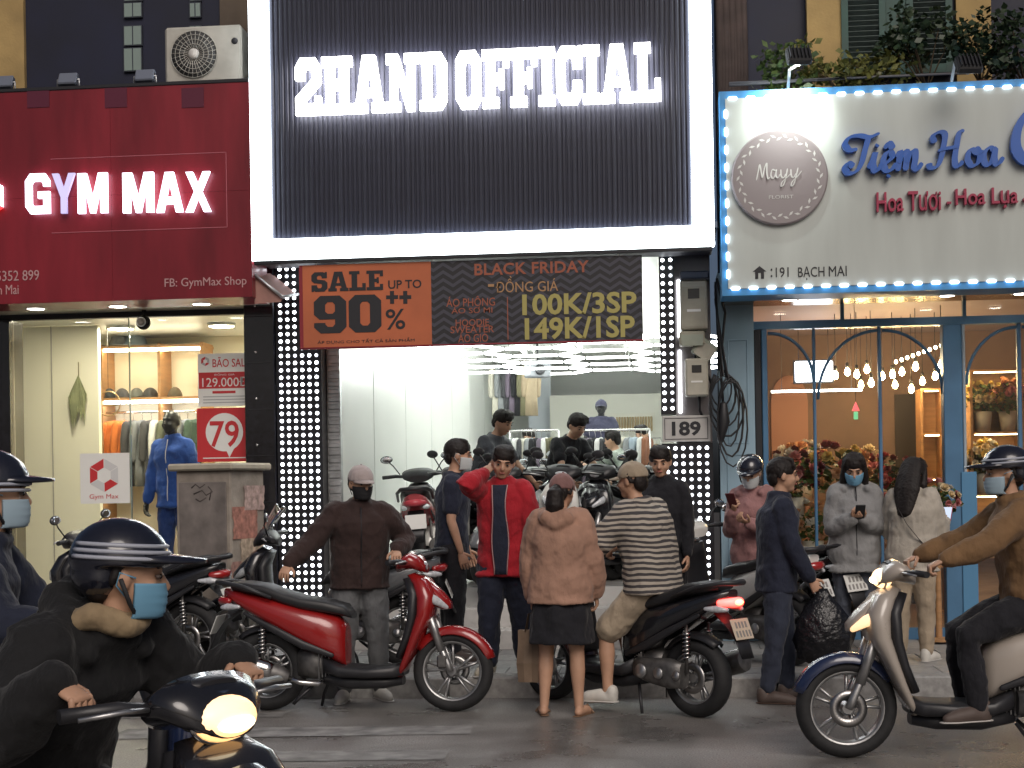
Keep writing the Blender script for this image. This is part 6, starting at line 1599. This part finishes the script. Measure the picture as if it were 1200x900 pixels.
# ================================================================ street furniture
# concrete utility cabinet with bills pasted on it
def cab():
    D0 = 12.05
    p0, p1, p2 = gx(206, 12.1, PAV), gx(270, 11.9, PAV), gx(306, 12.25, PAV)
    zt = onY(255, 552, 12.0).z
    t = wthing('utility_cabinet', 'weathered concrete utility cabinet plastered with old bills on the pavement', 'cabinet', (p1.x, p1.y + .2, PAV))
    e1 = (p1 - p0); e1.z = 0; wd = e1.length; u = e1.normalized(); v = Vector((-u.y, u.x, 0))
    if v.y < 0: v = -v
    dp = .5
    conc = mat('stained_concrete', (.30, .26, .22), .85, var=(5, .35), bump=(40, .4, .008))
    rm = Matrix((u, v, Vector((0, 0, 1)))).transposed()
    c = p0 + u * wd / 2 + v * dp / 2
    MB().box((c.x, c.y, (PAV + zt) / 2), (wd, dp, zt - PAV), rm, .012).obj('body', conc, t)
    MB().box((c.x, c.y, zt + .03), (wd + .1, dp + .1, .06), rm, .015).obj('cap_slab', mat('cap_concrete', (.42, .38, .30), .8, var=(6, .2), bump=(40, .3, .006)), t)
    MB().box((c.x, c.y, PAV + .66), (wd + .03, dp + .03, .05), rm, .01).obj('ledge', conc, t)
    dr = MB(); o = c - v * (dp / 2 + .006); dr.box((o.x, o.y, (PAV + zt) / 2 + .3), (wd * .86, .014, (zt - PAV) * .5), rm, .004); d_ = dr.obj('door', mat('door_grey', (.20, .175, .16), .7, var=(6, .35)), t)
    # stencilled scribble on the door and torn bills on the side
    q = o - v * .0085
    b_ = MB()
    for k, st in enumerate([[(-.10, .05), (-.06, .08), (-.02, .05), (.03, .08)], [(-.08, .0), (.0, .03), (.04, -.01), (.10, .02)], [(-.06, -.04), (-.02, -.06), (.04, -.03)], [(.06, .06), (.09, .03), (.07, -.05)]]):
        pts = [q + u * a + Vector((0, 0, zt * .5 + .52 + z_)) for a, z_ in st]; MB().tube([q + (p_ - q) * 1.0 for p_ in pts], .006, 5, True, (.3, 1), tuple(v)).obj('scribble', mat('faded_stencil', (.09, .075, .07), .8), d_)
    sd0 = c + u * (wd / 2 + .004)
    for i, (y_, z_, w_, h_, c_) in enumerate(((-.1, .42, .30, .22, (.36, .20, .17)), (.05, .62, .34, .2, (.45, .35, .26)), (-.05, .84, .36, .26, (.38, .17, .13)), (.08, 1.04, .3, .2, (.42, .30, .27)), (-.08, .25, .3, .2, (.30, .32, .30)))):
        b_ = MB(); n = 7; P = [(-w_ / 2 + random.uniform(-.015, .015), -h_ / 2 + h_ * k / n) for k in range(n + 1)] + [(w_ / 2 + random.uniform(-.015, .015), h_ / 2 - h_ * k / n) for k in range(n + 1)]
        b_.prism(P, sd0 + v * y_ + Vector((0, 0, PAV + z_ + .15)) + u * (.0015 * i), v, (0, 0, 1), u, .001); b_.obj('torn_bill', mat('bill_%d' % i, c_, .85, var=(22, .45)), t)
    return t
random.seed(3)
cab()
# slanted awning sheet over the gap beside the light dot pillar
r_ = rect(300, 318, 331, 352, YS + .3)
t = wthing('awning_sheet', 'small faded pink folded awning sheet beside the left light dot pillar', 'awning', ((r_[0] + r_[1]) / 2, YS + .5, r_[2]))
aw = mat('awning_pink', (.34, .18, .15), .7, var=(6, .2))
a0, a1 = onY(297, 322, YS + .1), onY(331, 352, YS + .1)
MB().add([(a0.x, YS + .12, a0.z), (a1.x, YS + .12, a1.z + .02), (a1.x, YS + .7, a1.z + .12), (a0.x, YS + .7, a0.z + .1), (a0.x, YS + .12, a0.z - .25), (a1.x - .02, YS + .12, a1.z - .01)], [(0, 1, 2, 3), (0, 4, 5, 1)]).obj('sheet', aw, t)
MB().tube([(a0.x, YS + .1, a0.z + .01), (a1.x, YS + .1, a1.z + .03)], .014, 8).obj('front_bar', M_STEEL, t); MB().tube([(a1.x, YS + .1, a1.z + .03), (a1.x, YS + .75, a1.z + .14)], .012, 8).obj('side_bar', M_STEEL, t)
# ================================================================ MOTORBIKES
RED = paint('paint_red', (.30, .012, .012)); MAR = paint('paint_maroon', (.05, .010, .014)); SIL = paint('paint_champagne', (.42, .37, .32), .3)
WHT = paint('paint_white', (.74, .74, .70)); BPT = paint('paint_black', (.014, .014, .017)); GRY = paint('paint_grey', (.16, .17, .18)); DBL = paint('paint_dark_blue', (.015, .025, .07)); PNK = paint('paint_coral', (.42, .07, .08))
def bike_at(rear_px, D, z, head):
    """place of the wheelbase's middle when the rear axle stands under column rear_px at depth D"""
    r = gx(rear_px, D, z); return r + Vector((math.cos(R(head)), math.sin(R(head)), 0)) * .665
b1 = scooter('shiny red scooter parked broadside in the road before the shop', gx(418, 10.38), -3, RED, lean=-1, steer=0, mirrors=False)
B2H = 141
b2loc = bike_at(814, 9.86, 0, B2H)
b2 = scooter('dark maroon scooter with glowing red tail light, carrying the man in stripes', b2loc, B2H, MAR, BPT, wr=.265, tail=glow('tail_lit', (1, .022, .012), 2.6), style='dark', plate_mat=mat('plate_lit_orange', (.62, .52, .40), .5), mirrors=False)
b3loc = gx(1128, 8.31)
b3 = scooter('champagne silver scooter ridden to the left at the right picture edge', b3loc, 184, SIL, SIL, guard=DBL, lit=glow('headlight_warm', (1, .62, .30), 1.1), front_glow=glow('indicator_amber', (1, .58, .26), .6), mirrors=False)
B4H = -30
b4loc = gx(114, 3.84)
b4 = scooter('dark scooter with lit headlight passing close by at the left', b4loc, B4H, BPT, BPT, lit=glow('headlight_amber', (1, .52, .19), .85), front_glow=glow('indicator_orange', (1, .30, .03), .8), mirrors=False)
B5H = 12
b5loc = gx(40, 4.95)
b5 = scooter('dark blue scooter half out of the picture at the left edge', b5loc, B5H, DBL, BPT, mirrors=False)
b6 = scooter('black scooter parked by the utility cabinet, white plate to the right', bike_at(226, 11.45, PAV, 162), 162, BPT, style='dark', lean=-4)
b7 = scooter('black scooter with clear windscreen parked behind the man in the pale cap', gx(372, 11.75, PAV), 186, BPT, GRY, style='dark', lean=-4, screen=True)
b8 = scooter('grey scooter with coral red tail parked inside the shop at the white wall', bike_at(494, 13.75, FLR, 97), 97, GRY, PNK, style='dark', lean=-4, tail=mat('tail_coral', (.5, .06, .08), .25), basic=True)
b10 = scooter('white scooter parked on the pavement at the blue pillar', bike_at(925, 11.35, PAV, 131), 131, WHT, lean=-4)
b11 = scooter('white scooter parked at the flower shop behind the man in black', bike_at(975, 12.0, PAV, 118), 118, WHT, BPT, lean=-4, mirrors=True)
# the crowd of scooters parked inside the open shop: one model, recoloured copies
src = scooter('grey scooter parked first in the crowded row inside the clothes shop', bike_at(556, 14.4, FLR, 60), 60, GRY, BPT, basic=True, name='scooter', group='scooters parked inside the clothes shop', style='dark', lean=-4)
PARTS_P = ('leg_shield', 'nose_cowl', 'front_mudguard', 'rear_body')
spots = [(602, 14.3, 78, WHT, 'white scooter parked inside the shop right behind the man in red'), (640, 14.5, 250, GRY, 'grey scooter parked inside the shop facing the street behind the woman in pink'), (668, 14.2, 70, BPT, 'black scooter parked inside the shop beyond the woman in pink'), (694, 14.6, 255, WHT, 'white scooter facing the street inside the shop, left of the man in stripes'), (716, 14.2, 65, GRY, 'grey scooter inside the shop just above the beige cap'), (742, 14.7, 250, BPT, 'black scooter facing the street inside the shop near the right pillar'), (765, 14.2, 100, WHT, 'white scooter inside the shop closest to the right pillar'), (625, 15.9, 80, BPT, 'black scooter in the second row inside the shop, left end'), (690, 16.0, 100, GRY, 'grey scooter in the second row inside the shop, middle'), (742, 16.1, 80, WHT, 'white scooter in the second row inside the shop, right end'), (585, 15.2, 250, WHT, 'white scooter facing the street inside the shop, left of the man in slate'), (658, 15.6, 268, GRY, 'grey scooter facing the street in the second row inside the shop'), (716, 15.5, 262, WHT, 'white scooter facing the street in the second row inside the shop'), (768, 15.6, 255, GRY, 'grey scooter in the second row right behind the right pillar'), (650, 17.3, 262, WHT, 'white scooter in the third row inside the shop, left one'), (705, 17.3, 268, BPT, 'black scooter in the third row inside the shop, middle one'), (755, 17.4, 260, GRY, 'grey scooter in the third row inside the shop, right one')]
for px_, D_, h_, pm, lab in spots:
    c = copy_tree(src); c.location = bike_at(px_, D_, FLR, h_); c.rotation_euler = (R(-4), 0, R(h_)); c['label'] = lab
    for ch in c.children:
        if ch.name.split('.')[0] in PARTS_P: ch.material_slots[0].link = 'OBJECT'; ch.material_slots[0].material = pm

# ================================================================ PEOPLE
J = cloth
C_BLK = J('cloth_black', (.016, .016, .020)); C_NAVY = J('cloth_navy', (.020, .024, .042)); C_JEAN = J('denim_dark', (.035, .042, .065)); C_GREYP = J('cloth_grey', (.13, .135, .14))
C_MAROON = J('cloth_dark_brown', (.040, .024, .022)); C_RED = J('cloth_red', (.36, .016, .026)); C_PINK = J('cloth_dusty_pink', (.36, .21, .15)); C_ROSE = J('cloth_rose', (.32, .17, .165))
C_CREAM = J('cloth_cream', (.44, .40, .34)); C_GHOOD = J('cloth_light_grey', (.25, .25, .25)); C_BROWN = J('cloth_brown', (.20, .115, .055)); C_BEIGE = J('cloth_beige', (.36, .29, .21))
SHOE_W = mat('shoe_white', (.60, .58, .53), .6, var=(12, .12)); SHOE_D = mat('shoe_dark', (.09, .065, .055), .6); SAND = mat('sandal_tan', (.20, .12, .07), .6); SOLE = mat('sole_white', (.55, .53, .5), .7)
MK_B = mat('mask_black', (.012, .012, .014), .8); MK_W = mat('mask_white', (.55, .58, .58), .8); MK_BL = mat('mask_blue', (.16, .36, .52), .8); MK_P = mat('mask_pale_blue', (.36, .48, .56), .8)
HEL = mat('helmet_black', (.014, .015, .024), .2, coat=.7); HEL_ST = mat('helmet_stripe', (.40, .42, .48), .4)
def stripes():
    m = mat('striped_knit', (.4, .36, .3), .85); t = m.node_tree; b = t.nodes['Principled BSDF']
    tc = t.nodes.new('ShaderNodeTexCoord'); sp = t.nodes.new('ShaderNodeSeparateXYZ'); t.links.new(tc.outputs['Object'], sp.inputs[0])
    n = t.nodes.new('ShaderNodeTexNoise'); n.inputs['Scale'].default_value = 5; t.links.new(tc.outputs['Object'], n.inputs['Vector'])
    a = t.nodes.new('ShaderNodeMath'); a.operation = 'MULTIPLY_ADD'; a.inputs[1].default_value = .05; t.links.new(n.outputs[0], a.inputs[0]); t.links.new(sp.outputs[2], a.inputs[2])
    k = t.nodes.new('ShaderNodeMath'); k.operation = 'MULTIPLY'; k.inputs[1].default_value = 27; t.links.new(a.outputs[0], k.inputs[0])
    f = t.nodes.new('ShaderNodeMath'); f.operation = 'FRACT'; t.links.new(k.outputs[0], f.inputs[0])
    g = t.nodes.new('ShaderNodeMath'); g.operation = 'GREATER_THAN'; g.inputs[1].default_value = .5; t.links.new(f.outputs[0], g.inputs[0])
    mx = t.nodes.new('ShaderNodeMix'); mx.data_type = 'RGBA'; mx.inputs[6].default_value = (.055, .05, .052, 1); mx.inputs[7].default_value = (.42, .37, .31, 1); t.links.new(g.outputs[0], mx.inputs[0]); t.links.new(mx.outputs[2], b.inputs['Base Color'])
    return m
HD = ((-.12, .9, -.42),) * 2; PD = ((0, -.5, -.85),) * 2
def RCH(off):
    """wrist places on a scooter's grips for a rider sitting off metres from the wheelbase's middle"""
    return ((.285, .965 - .665 - off - .10, 1.105),) * 2
P1 = person('man in dark brown jacket, pale cap and black mask holding the red scooter', gx(420, 10.93), 196, 1.68, lean=11, build=1.10, reach=((.60, .30, .95), (.25, .22, 1.10)), hdir=((.3, .5, -.6), (-.1, .9, -.4)), palm=((0, -.4, -.9), (0, -.4, -.9)), top=dict(m=C_MAROON, ease=1.24, collar=1, zipline=M_DARK, puff=1.12, hem=-.035), bot=dict(kind='pants', m=C_GREYP, wide=1.15), shoes=('shoe', SHOE_W, SOLE),
            cap=('cap', J('cap_pale', (.40, .34, .33))), mask=MK_B, ua=((.50, .12, -.9), (.34, .10, -.95)), fa=((.34, .38, -.85), (.22, .55, -.62)), head=(8, 18, 0), th=((6, 4), (2, 5)), sh=((-2, 2), (-3, 2)), curl=(.5, .6))
P2 = person('man in black T-shirt and white mask standing in profile facing right', gx(528, 12.0, PAV), -84, 1.74, lean=3, top=dict(m=C_NAVY, sleeve=.62, name='shirt', ease=1.14, hem=-.06), bot=dict(kind='pants', m=C_BLK, wide=1.2), shoes=('shoe', SHOE_D, SOLE), mask=MK_W, head=(6, 0, 0), ua=((.14, -.05, -1), (.14, .1, -1)), fa=((.05, .30, -1), (.05, .3, -1)))
P3 = person('man in open red jacket with one hand on his head', gx(590, 11.15, PAV), 176, 1.67, lean=6, top=dict(m=C_RED, ease=1.24, shirt=C_NAVY, collar=1, hem=-.085, puff=1.2, flare=1.16, gap=.055, zip=mat('zip_pale', (.42, .25, .25), .5)), bot=dict(kind='pants', m=C_NAVY, wide=1.25), shoes=('shoe', mat('shoe_cream', (.42, .38, .30), .6), SOLE),
            pole_dir=(.5, 1, -.35), reach=((.115, .11, 1.50), None), hdir=((-.55, -.45, .7), None), ua=((.34, .80, .05), (.22, .06, -1)), fa=((-.40, -.52, .74), (.0, .35, -.95)), head=(16, 8, -8), th=((8, 3), (-6, 3)), sh=((-1, 2), (-10, 2)), palm=((-.4, -.8, -.2), None), curl=(.55, .4))
P4 = person('woman in dusty pink hoodie, cap and black skirt seen from behind', gx(655, 10.02), -6, 1.585, fem=True, lean=4, top=dict(m=C_PINK, ease=1.42, hood=1, puff=1.30, flare=.98, hem=-.045, name='hoodie'), bot=dict(kind='skirt', m=C_BLK, len=.215), shoes=('sandal', SAND), cap=('cap', J('cap_pink', (.24, .13, .12))), hair='pony', face_on=False, head=(4, -14, 4), th=((2, 3), (5, 4)), sh=((-4, 2), (-7, 2)), ua=((.30, .04, -1), (.26, .0, -1)), fa=((.06, .32, -1), (.02, .12, -1)), curl=(.4, .8))
hx_ = Vector((math.cos(R(B2H)), math.sin(R(B2H)), 0))
P5 = person('man in striped shirt, beige cap and shorts sitting on the maroon scooter', Vector(b2loc) + hx_ * (-.30), B2H - 90 + 4, 1.70, lean=14, hipz=.865, top=dict(m=stripes(), sleeve=.95, name='shirt', ease=1.34, hem=-.03, build=1), bot=dict(kind='shorts', m=C_BEIGE, to=.92, ease=1.15), shoes=('shoe', SHOE_W, SOLE), cap=('cap', C_BEIGE), face_on=False, build=1.08,
            th=((62, 12), (38, 22)), sh=((-6, 3), (-2, 2)), ua=((.25, .62, -.72), (.25, .62, -.72)), fa=((.08, .92, -.25), (.08, .92, -.25)), head=(4, 6, 0), curl=(.8, .8), reach=RCH(-.30), hdir=HD, palm=PD)
P6 = person('young man in black with dark hair standing behind the man in stripes', gx(777, 11.8, PAV), 168, 1.66, lean=6, top=dict(m=C_BLK, ease=1.15, collar=1), bot=dict(kind='pants', m=C_BLK), shoes=('shoe', SHOE_D, SOLE), head=(14, 6, 0))
P7 = person('woman in rose coat, helmet and mask looking at her phone', gx(884, 11.75, PAV), 156, 1.56, fem=True, lean=5, top=dict(m=C_ROSE, ease=1.28, hem=-.09, hood=1, puff=1.15, name='coat'), bot=dict(kind='skirt', m=C_ROSE, len=.20, ease=.92), shoes=('sandal', SAND), cap=('helmet', HEL, HEL, .05), mask=MK_W, hair='bob', head=(22, 8, 0),
            ua=((.12, .25, -1), (.14, .15, -1)), fa=((-.30, .62, .60), (-.42, .70, .25)), palm=((-.5, .2, .8), (-.3, .1, .9)), curl=(.7, .6))
P8 = person('man in black jacket and dark jeans in profile carrying a black bag', gx(908, 10.52), -84, 1.68, lean=3, top=dict(m=C_NAVY, ease=1.20, collar=1, hem=-.06, puff=1.1), bot=dict(kind='pants', m=C_JEAN, wide=1.05, to=.88), shoes=('shoe', SHOE_D, mat('sole_brown', (.07, .04, .03), .8)), head=(2, 0, 0), th=((-4, 2), (10, 2)), sh=((-10, 1), (2, 1)), ua=((.14, .22, -1), (.12, -.1, -1)), fa=((.04, .5, -.9), (.05, .2, -1)), curl=(.9, .4))
P9 = person('woman in light grey hoodie and blue mask typing on her phone', gx(1000, 11.75, PAV), 180, 1.58, fem=True, lean=5, top=dict(m=C_GHOOD, ease=1.34, hood=1, puff=1.2, zipline=M_DARK, hem=-.09, name='hoodie'), bot=dict(kind='pants', m=J('denim_grey', (.075, .085, .11))), shoes=('shoe', SHOE_W, SOLE), hair='long', mask=MK_BL, head=(24, -6, 0),
            ua=((.16, .12, -1), (.16, .12, -1)), fa=((-.52, .66, .30), (-.52, .66, .30)), palm=((-.3, .1, .9), (-.3, .1, .9)), curl=(.55, .55))
P10 = person('woman in cream hoodie with long black hair seen from behind', gx(1068, 11.5, PAV), -22, 1.53, fem=True, lean=5, top=dict(m=C_CREAM, ease=1.36, puff=1.2, hem=-.07, name='hoodie'), bot=dict(kind='pants', m=C_BEIGE, wide=1.1), shoes=('shoe', SHOE_W, SOLE), hair='long', face_on=False, head=(12, -10, 0), ua=((.22, .25, -1), (.2, .1, -1)), fa=((.0, .92, .25), (-.2, .8, .1)), curl=(.7, .6))
h3 = Vector((math.cos(R(184)), math.sin(R(184)), 0))
P11 = person('rider in brown jacket and dark helmet at the right picture edge', Vector(b3loc) + h3 * (-.36), 94, 1.70, lean=10, hipz=.86, top=dict(m=C_BROWN, ease=1.26, collar=1, puff=1.15), bot=dict(kind='pants', m=C_BLK, wide=1.1), shoes=('shoe', SHOE_D, SOLE), cap=('helmet', HEL, HEL, .06, HEL_ST), mask=MK_P, th=((66, 10), (66, 10)), sh=((-8, 2), (-8, 2)), ua=((.22, .66, -.68), (.22, .66, -.68)), fa=((.10, .96, -.20), (.10, .96, -.20)), head=(4, 0, 0), curl=(.85, .85), reach=RCH(-.36), hdir=HD, palm=PD)
h4 = Vector((math.cos(R(B4H)), math.sin(R(B4H)), 0))
P12 = person('hunched rider in dark jacket, black helmet and blue mask close by', Vector(b4loc) + h4 * (-.28), B4H - 90, 1.58, lean=42, hipz=.79, top=dict(m=J('cloth_charcoal', (.014, .014, .015)), ease=1.34, collar=1, puff=1.3, hood=1, disp=[(.03, .13), (.022, 'r.17'), (.010, .05)]), bot=dict(kind='pants', m=C_BLK), shoes=('shoe', SHOE_D, SOLE), cap=('helmet', HEL, HEL, .062, HEL_ST, (.030, .040, .050)), mask=MK_BL, th=((68, 10), (68, 10)), sh=((-8, 2), (-8, 2)), ua=((.22, .70, -.66), (.22, .70, -.66)), fa=((.16, .95, -.35), (.16, .95, -.35)), head=(4, 52, 0), curl=(.85, .85), voxel=.007, reach=RCH(-.28), hdir=HD, palm=PD)
_c = P12['spine'](.335); cr_ = MB(); cr_.tube([_c + Vector((math.cos(a) * .088, math.sin(a) * .082, .02 + .015 * math.sin(a * 3))) for a in [2 * math.pi * k / 24 for k in range(25)]], .034, 10, False); organic(cr_, 'scarf', J('scarf_tan', (.30, .22, .13)), P12['root'], .009, 2, [(.016, .05)])
h5 = Vector((math.cos(R(B5H)), math.sin(R(B5H)), 0))
P13 = person('rider in navy jacket and striped black helmet at the left picture edge', Vector(b5loc) + h5 * (-.28), B5H - 90, 1.64, lean=14, hipz=.86, top=dict(m=C_NAVY, ease=1.3, collar=1, puff=1.2), bot=dict(kind='pants', m=C_BLK), shoes=('shoe', SHOE_D, SOLE), cap=('helmet', HEL, HEL, .05, HEL_ST, (.010, .022)), mask=MK_P, th=((66, 10), (66, 10)), sh=((-8, 2), (-8, 2)), ua=((.22, .66, -.68), (.22, .66, -.68)), fa=((.10, .96, -.20), (.10, .96, -.20)), head=(0, 13, 0), curl=(.85, .85), voxel=.0075, reach=RCH(-.28), hdir=HD, palm=PD)
# shoppers and staff inside
LO = .013
P14 = person('man in slate polo shirt bending over the scooters inside the shop', gx(566, 14.75, FLR), -118, 1.66, lean=20, top=dict(m=J('cloth_slate', (.085, .09, .105)), sleeve=.6, name='shirt'), bot=dict(kind='pants', m=C_BLK), head=(22, 0, 0), ua=((.2, .5, -.8), (.2, .5, -.8)), fa=((0, .7, -.6), (0, .7, -.6)), voxel=LO)
P15 = person('man in black shirt bowing his head between the scooters in the shop', gx(655, 15.2, FLR), 222, 1.66, lean=26, top=dict(m=C_BLK, sleeve=.6, name='shirt'), bot=dict(kind='pants', m=C_JEAN), head=(30, 0, 0), ua=((.2, .5, -.8), (.2, .5, -.8)), fa=((0, .7, -.6), (0, .7, -.6)), voxel=LO)
P16 = person('shopper in pale top standing behind the man in black inside the shop', gx(622, 19.6, FLR), 170, 1.62, top=dict(m=J('cloth_pale', (.45, .43, .40)), name='shirt'), bot=dict(kind='pants', m=C_BLK), head=(10, 0, 0), voxel=LO)
P17 = person('shopper in pale green shirt reaching left inside the shop', gx(735, 17.2, FLR), 70, 1.52, lean=16, top=dict(m=J('cloth_pale_green', (.40, .45, .40)), sleeve=.6, name='shirt'), bot=dict(kind='pants', m=C_JEAN), head=(10, 0, 0), ua=((.2, .8, -.4), (.2, .8, -.4)), fa=((0, .95, .1), (0, .95, .1)), voxel=LO)
P18 = person('shopper in white shirt nearest the right pillar inside the shop', gx(757, 18.9, FLR), 150, 1.62, top=dict(m=J('cloth_white', (.62, .60, .58)), name='shirt'), bot=dict(kind='pants', m=C_JEAN), head=(14, 0, 0), voxel=LO)
# mannequins
MQ1 = person('dark dressed mannequin with bucket hat standing on the white plinth', PLINTH, 182, 1.56, top=dict(m=J('cloth_indigo', (.05, .05, .085)), sleeve=.6, name='shirt', ease=1.25), bot=dict(kind='pants', m=J('cloth_white', (0, 0, 0))), cap=('cap', J('cloth_indigo', (0, 0, 0))), face_on=False, voxel=LO, name='mannequin', ua=((.35, .1, -.9), (.35, .1, -.9)), fa=((-.5, .5, -.6), (-.5, .5, -.6)))
MQ1['root']['category'] = 'mannequin'
pm = onY(206, 560, YF + .75)
t = wthing('mannequin_plinth', 'low white plinth carrying the mannequin in blue', 'plinth', (pm.x, pm.y, PAV + .02)); MB().box((pm.x, pm.y, PAV + .20), (.5, .4, .36), None, .01).obj('body', M_WHITEP, t); MB().box((pm.x, pm.y, PAV + .40), (.54, .44, .036), None, .006).obj('top', M_WHITEP, t)
MQ2 = person('mannequin in bright blue tracksuit standing in the shop window', (pm.x, pm.y, PAV + .418), 165, 1.74, top=dict(m=J('cloth_royal_blue', (.035, .10, .40)), ease=1.18, collar=1, zipline=M_WHITEP), bot=dict(kind='pants', m=J('cloth_royal_dark', (.02, .05, .20))), face_on=False, hair=None, voxel=.011, name='mannequin', ua=((.28, .05, -1), (.28, .05, -1)), fa=((.1, .2, -1), (.1, .2, -1)))
MQ2['root']['category'] = 'mannequin'
for i in (0, 1):    # white stripes down the sleeves
    pass
mb_ = [c for c in MQ2['root'].children if c.name.startswith('body')][0]; mb_.data.materials.clear(); mb_.data.materials.append(mat('mannequin_black', (.02, .02, .022), .35))
mb_ = [c for c in MQ1['root'].children if c.name.startswith('body')][0]; mb_.data.materials.clear(); mb_.data.materials.append(mat('mannequin_black', (0, 0, 0)))

# ================================================================ HELD THINGS
def world(P, v): return Matrix.Translation(P['root'].location) @ Matrix.Rotation(P['root'].rotation_euler.z, 4, 'Z') @ v
def grip(P, i, d=.07): return world(P, P['wr'][i] + P['fd'][i] * d * P['H'] / 1.68)
# paper bag in the left hand of the woman in pink
g = grip(P4, 1, .11)
t = wthing('paper_bag', 'brown paper carrier bag hanging from the hand of the woman in pink', 'bag', (g.x, g.y, g.z - .48))
b_ = MB(); c = Vector((g.x, g.y, g.z - .30)); rm = rotz(R(-12))
rr = [[c + rm @ Vector((sx * w_, sy * d_ + (.012 if z_ > 0 else 0), z_)) for sx, sy in ((-1, -1), (-.5, -1.15), (0, -.85), (.5, -1.1), (1, -1), (1.04, 0), (1, 1), (0, .9), (-1, 1), (-.95, 0))] for z_, w_, d_ in ((-.18, .095, .05), (-.05, .105, .055), (.08, .10, .04), (.17, .105, .022))]
b_.loft(rr, True, False); b_.obj('bag_body', mat('kraft_paper', (.17, .115, .075), .75, var=(6, .2), bump=(9, .5, .02)), t)
for s in (-1, 1): MB().tube([c + rm @ Vector((-.05, s * .02, .16)), c + rm @ Vector((-.03, s * .01, .28)), c + rm @ Vector((.03, s * .01, .28)), c + rm @ Vector((.05, s * .02, .16))], .004, 6).obj('handle', mat('cord_brown', (.12, .08, .05), .8), t)
# black plastic bag of the man in black
g = grip(P8, 0, .10)
t = wthing('plastic_bag', 'big glossy black plastic bag carried by the man in black', 'bag', (g.x, g.y, g.z - .52))
b_ = MB(); rr = []
for z_, w_, d_ in ((-.50, .10, .05), (-.46, .17, .09), (-.34, .20, .11), (-.20, .18, .10), (-.10, .12, .06), (-.02, .05, .03), (.02, .03, .02)):
    rr.append([Vector((g.x + .03 + math.cos(a) * w_ * (1 + .10 * math.sin(5 * a + z_ * 20)), g.y + math.sin(a) * d_ * (1 + .16 * math.sin(4 * a + z_ * 31)), g.z + z_)) for a in [2 * math.pi * k / 28 for k in range(28)]])
b_.loft(rr); o = b_.obj('bag_body', mat('bin_bag_black', (.010, .010, .012), .22, bump=(16, .9, .03)), t)
for s in (-1, 1): MB().tube([(g.x + .03 + s * .03, g.y, g.z - .06), (g.x + s * .03, g.y, g.z + .03), (g.x, g.y, g.z + .045)], .010, 6, True, (.4, 1)).obj('handle', mat('bin_bag_black', (0, 0, 0)), t)
# phones
def phone(label, P, i, col, up=.05, fwd=.0):
    a = grip(P, i, .08); f = world(P, Vector((0, 1, 0))) - world(P, Vector((0, 0, 0)))
    t = wthing('phone', label, 'phone', a); n = (f * .75 - Vector((0, 0, .65))).normalized(); n = n if isinstance(n, Vector) else n
    x = n.cross(Vector((0, 0, 1))).normalized(); z = x.cross(n); rm = Matrix((x, n, z)).transposed(); c = a + z * up + f.normalized() * fwd
    MB().box(c, (.074, .010, .152), rm, .004).obj('case', col, t); MB().box(c - n * .0056, (.066, .001, .140), rm).obj('screen', mat('phone_screen', (.02, .02, .03), .1, emit=(.7, .8, 1), es=.5), t)
phone('phone in dark red case held by the woman in rose', P7, 0, mat('case_dark_red', (.10, .01, .015), .4), .05)
phone('black phone held in both hands by the woman in grey', P9, 0, M_DARK, .03)
phone('red phone held up by the woman in cream', P10, 0, mat('case_red', (.35, .02, .03), .4), .05)
# shoulder straps
def strap(P, label, m, flip=1):
    pts = []
    sp, fr_ = P['spine'], P['frame']; H = P['H']
    for k in range(25):
        a = 2 * math.pi * k / 24; t_ = .16 + .14 * math.sin(a) * 1.0
        x, y = fr_(max(-.02, t_)); rx = .125 * H; ry = .118 * H
        th_ = a
        pts.append(sp(max(-.02, t_)) + x * flip * math.sin(a) * .085 * H * (1 if math.sin(a) > 0 else 1.3) + y * math.cos(a) * ry)
    b_ = MB(); b_.tube(pts, .010, 6, False, (.3, 1)); o = b_.obj('bag_strap', m, P['root']); return o
strap(P10, '', mat('strap_dark', (.03, .025, .025), .6), -1)
bake_all()
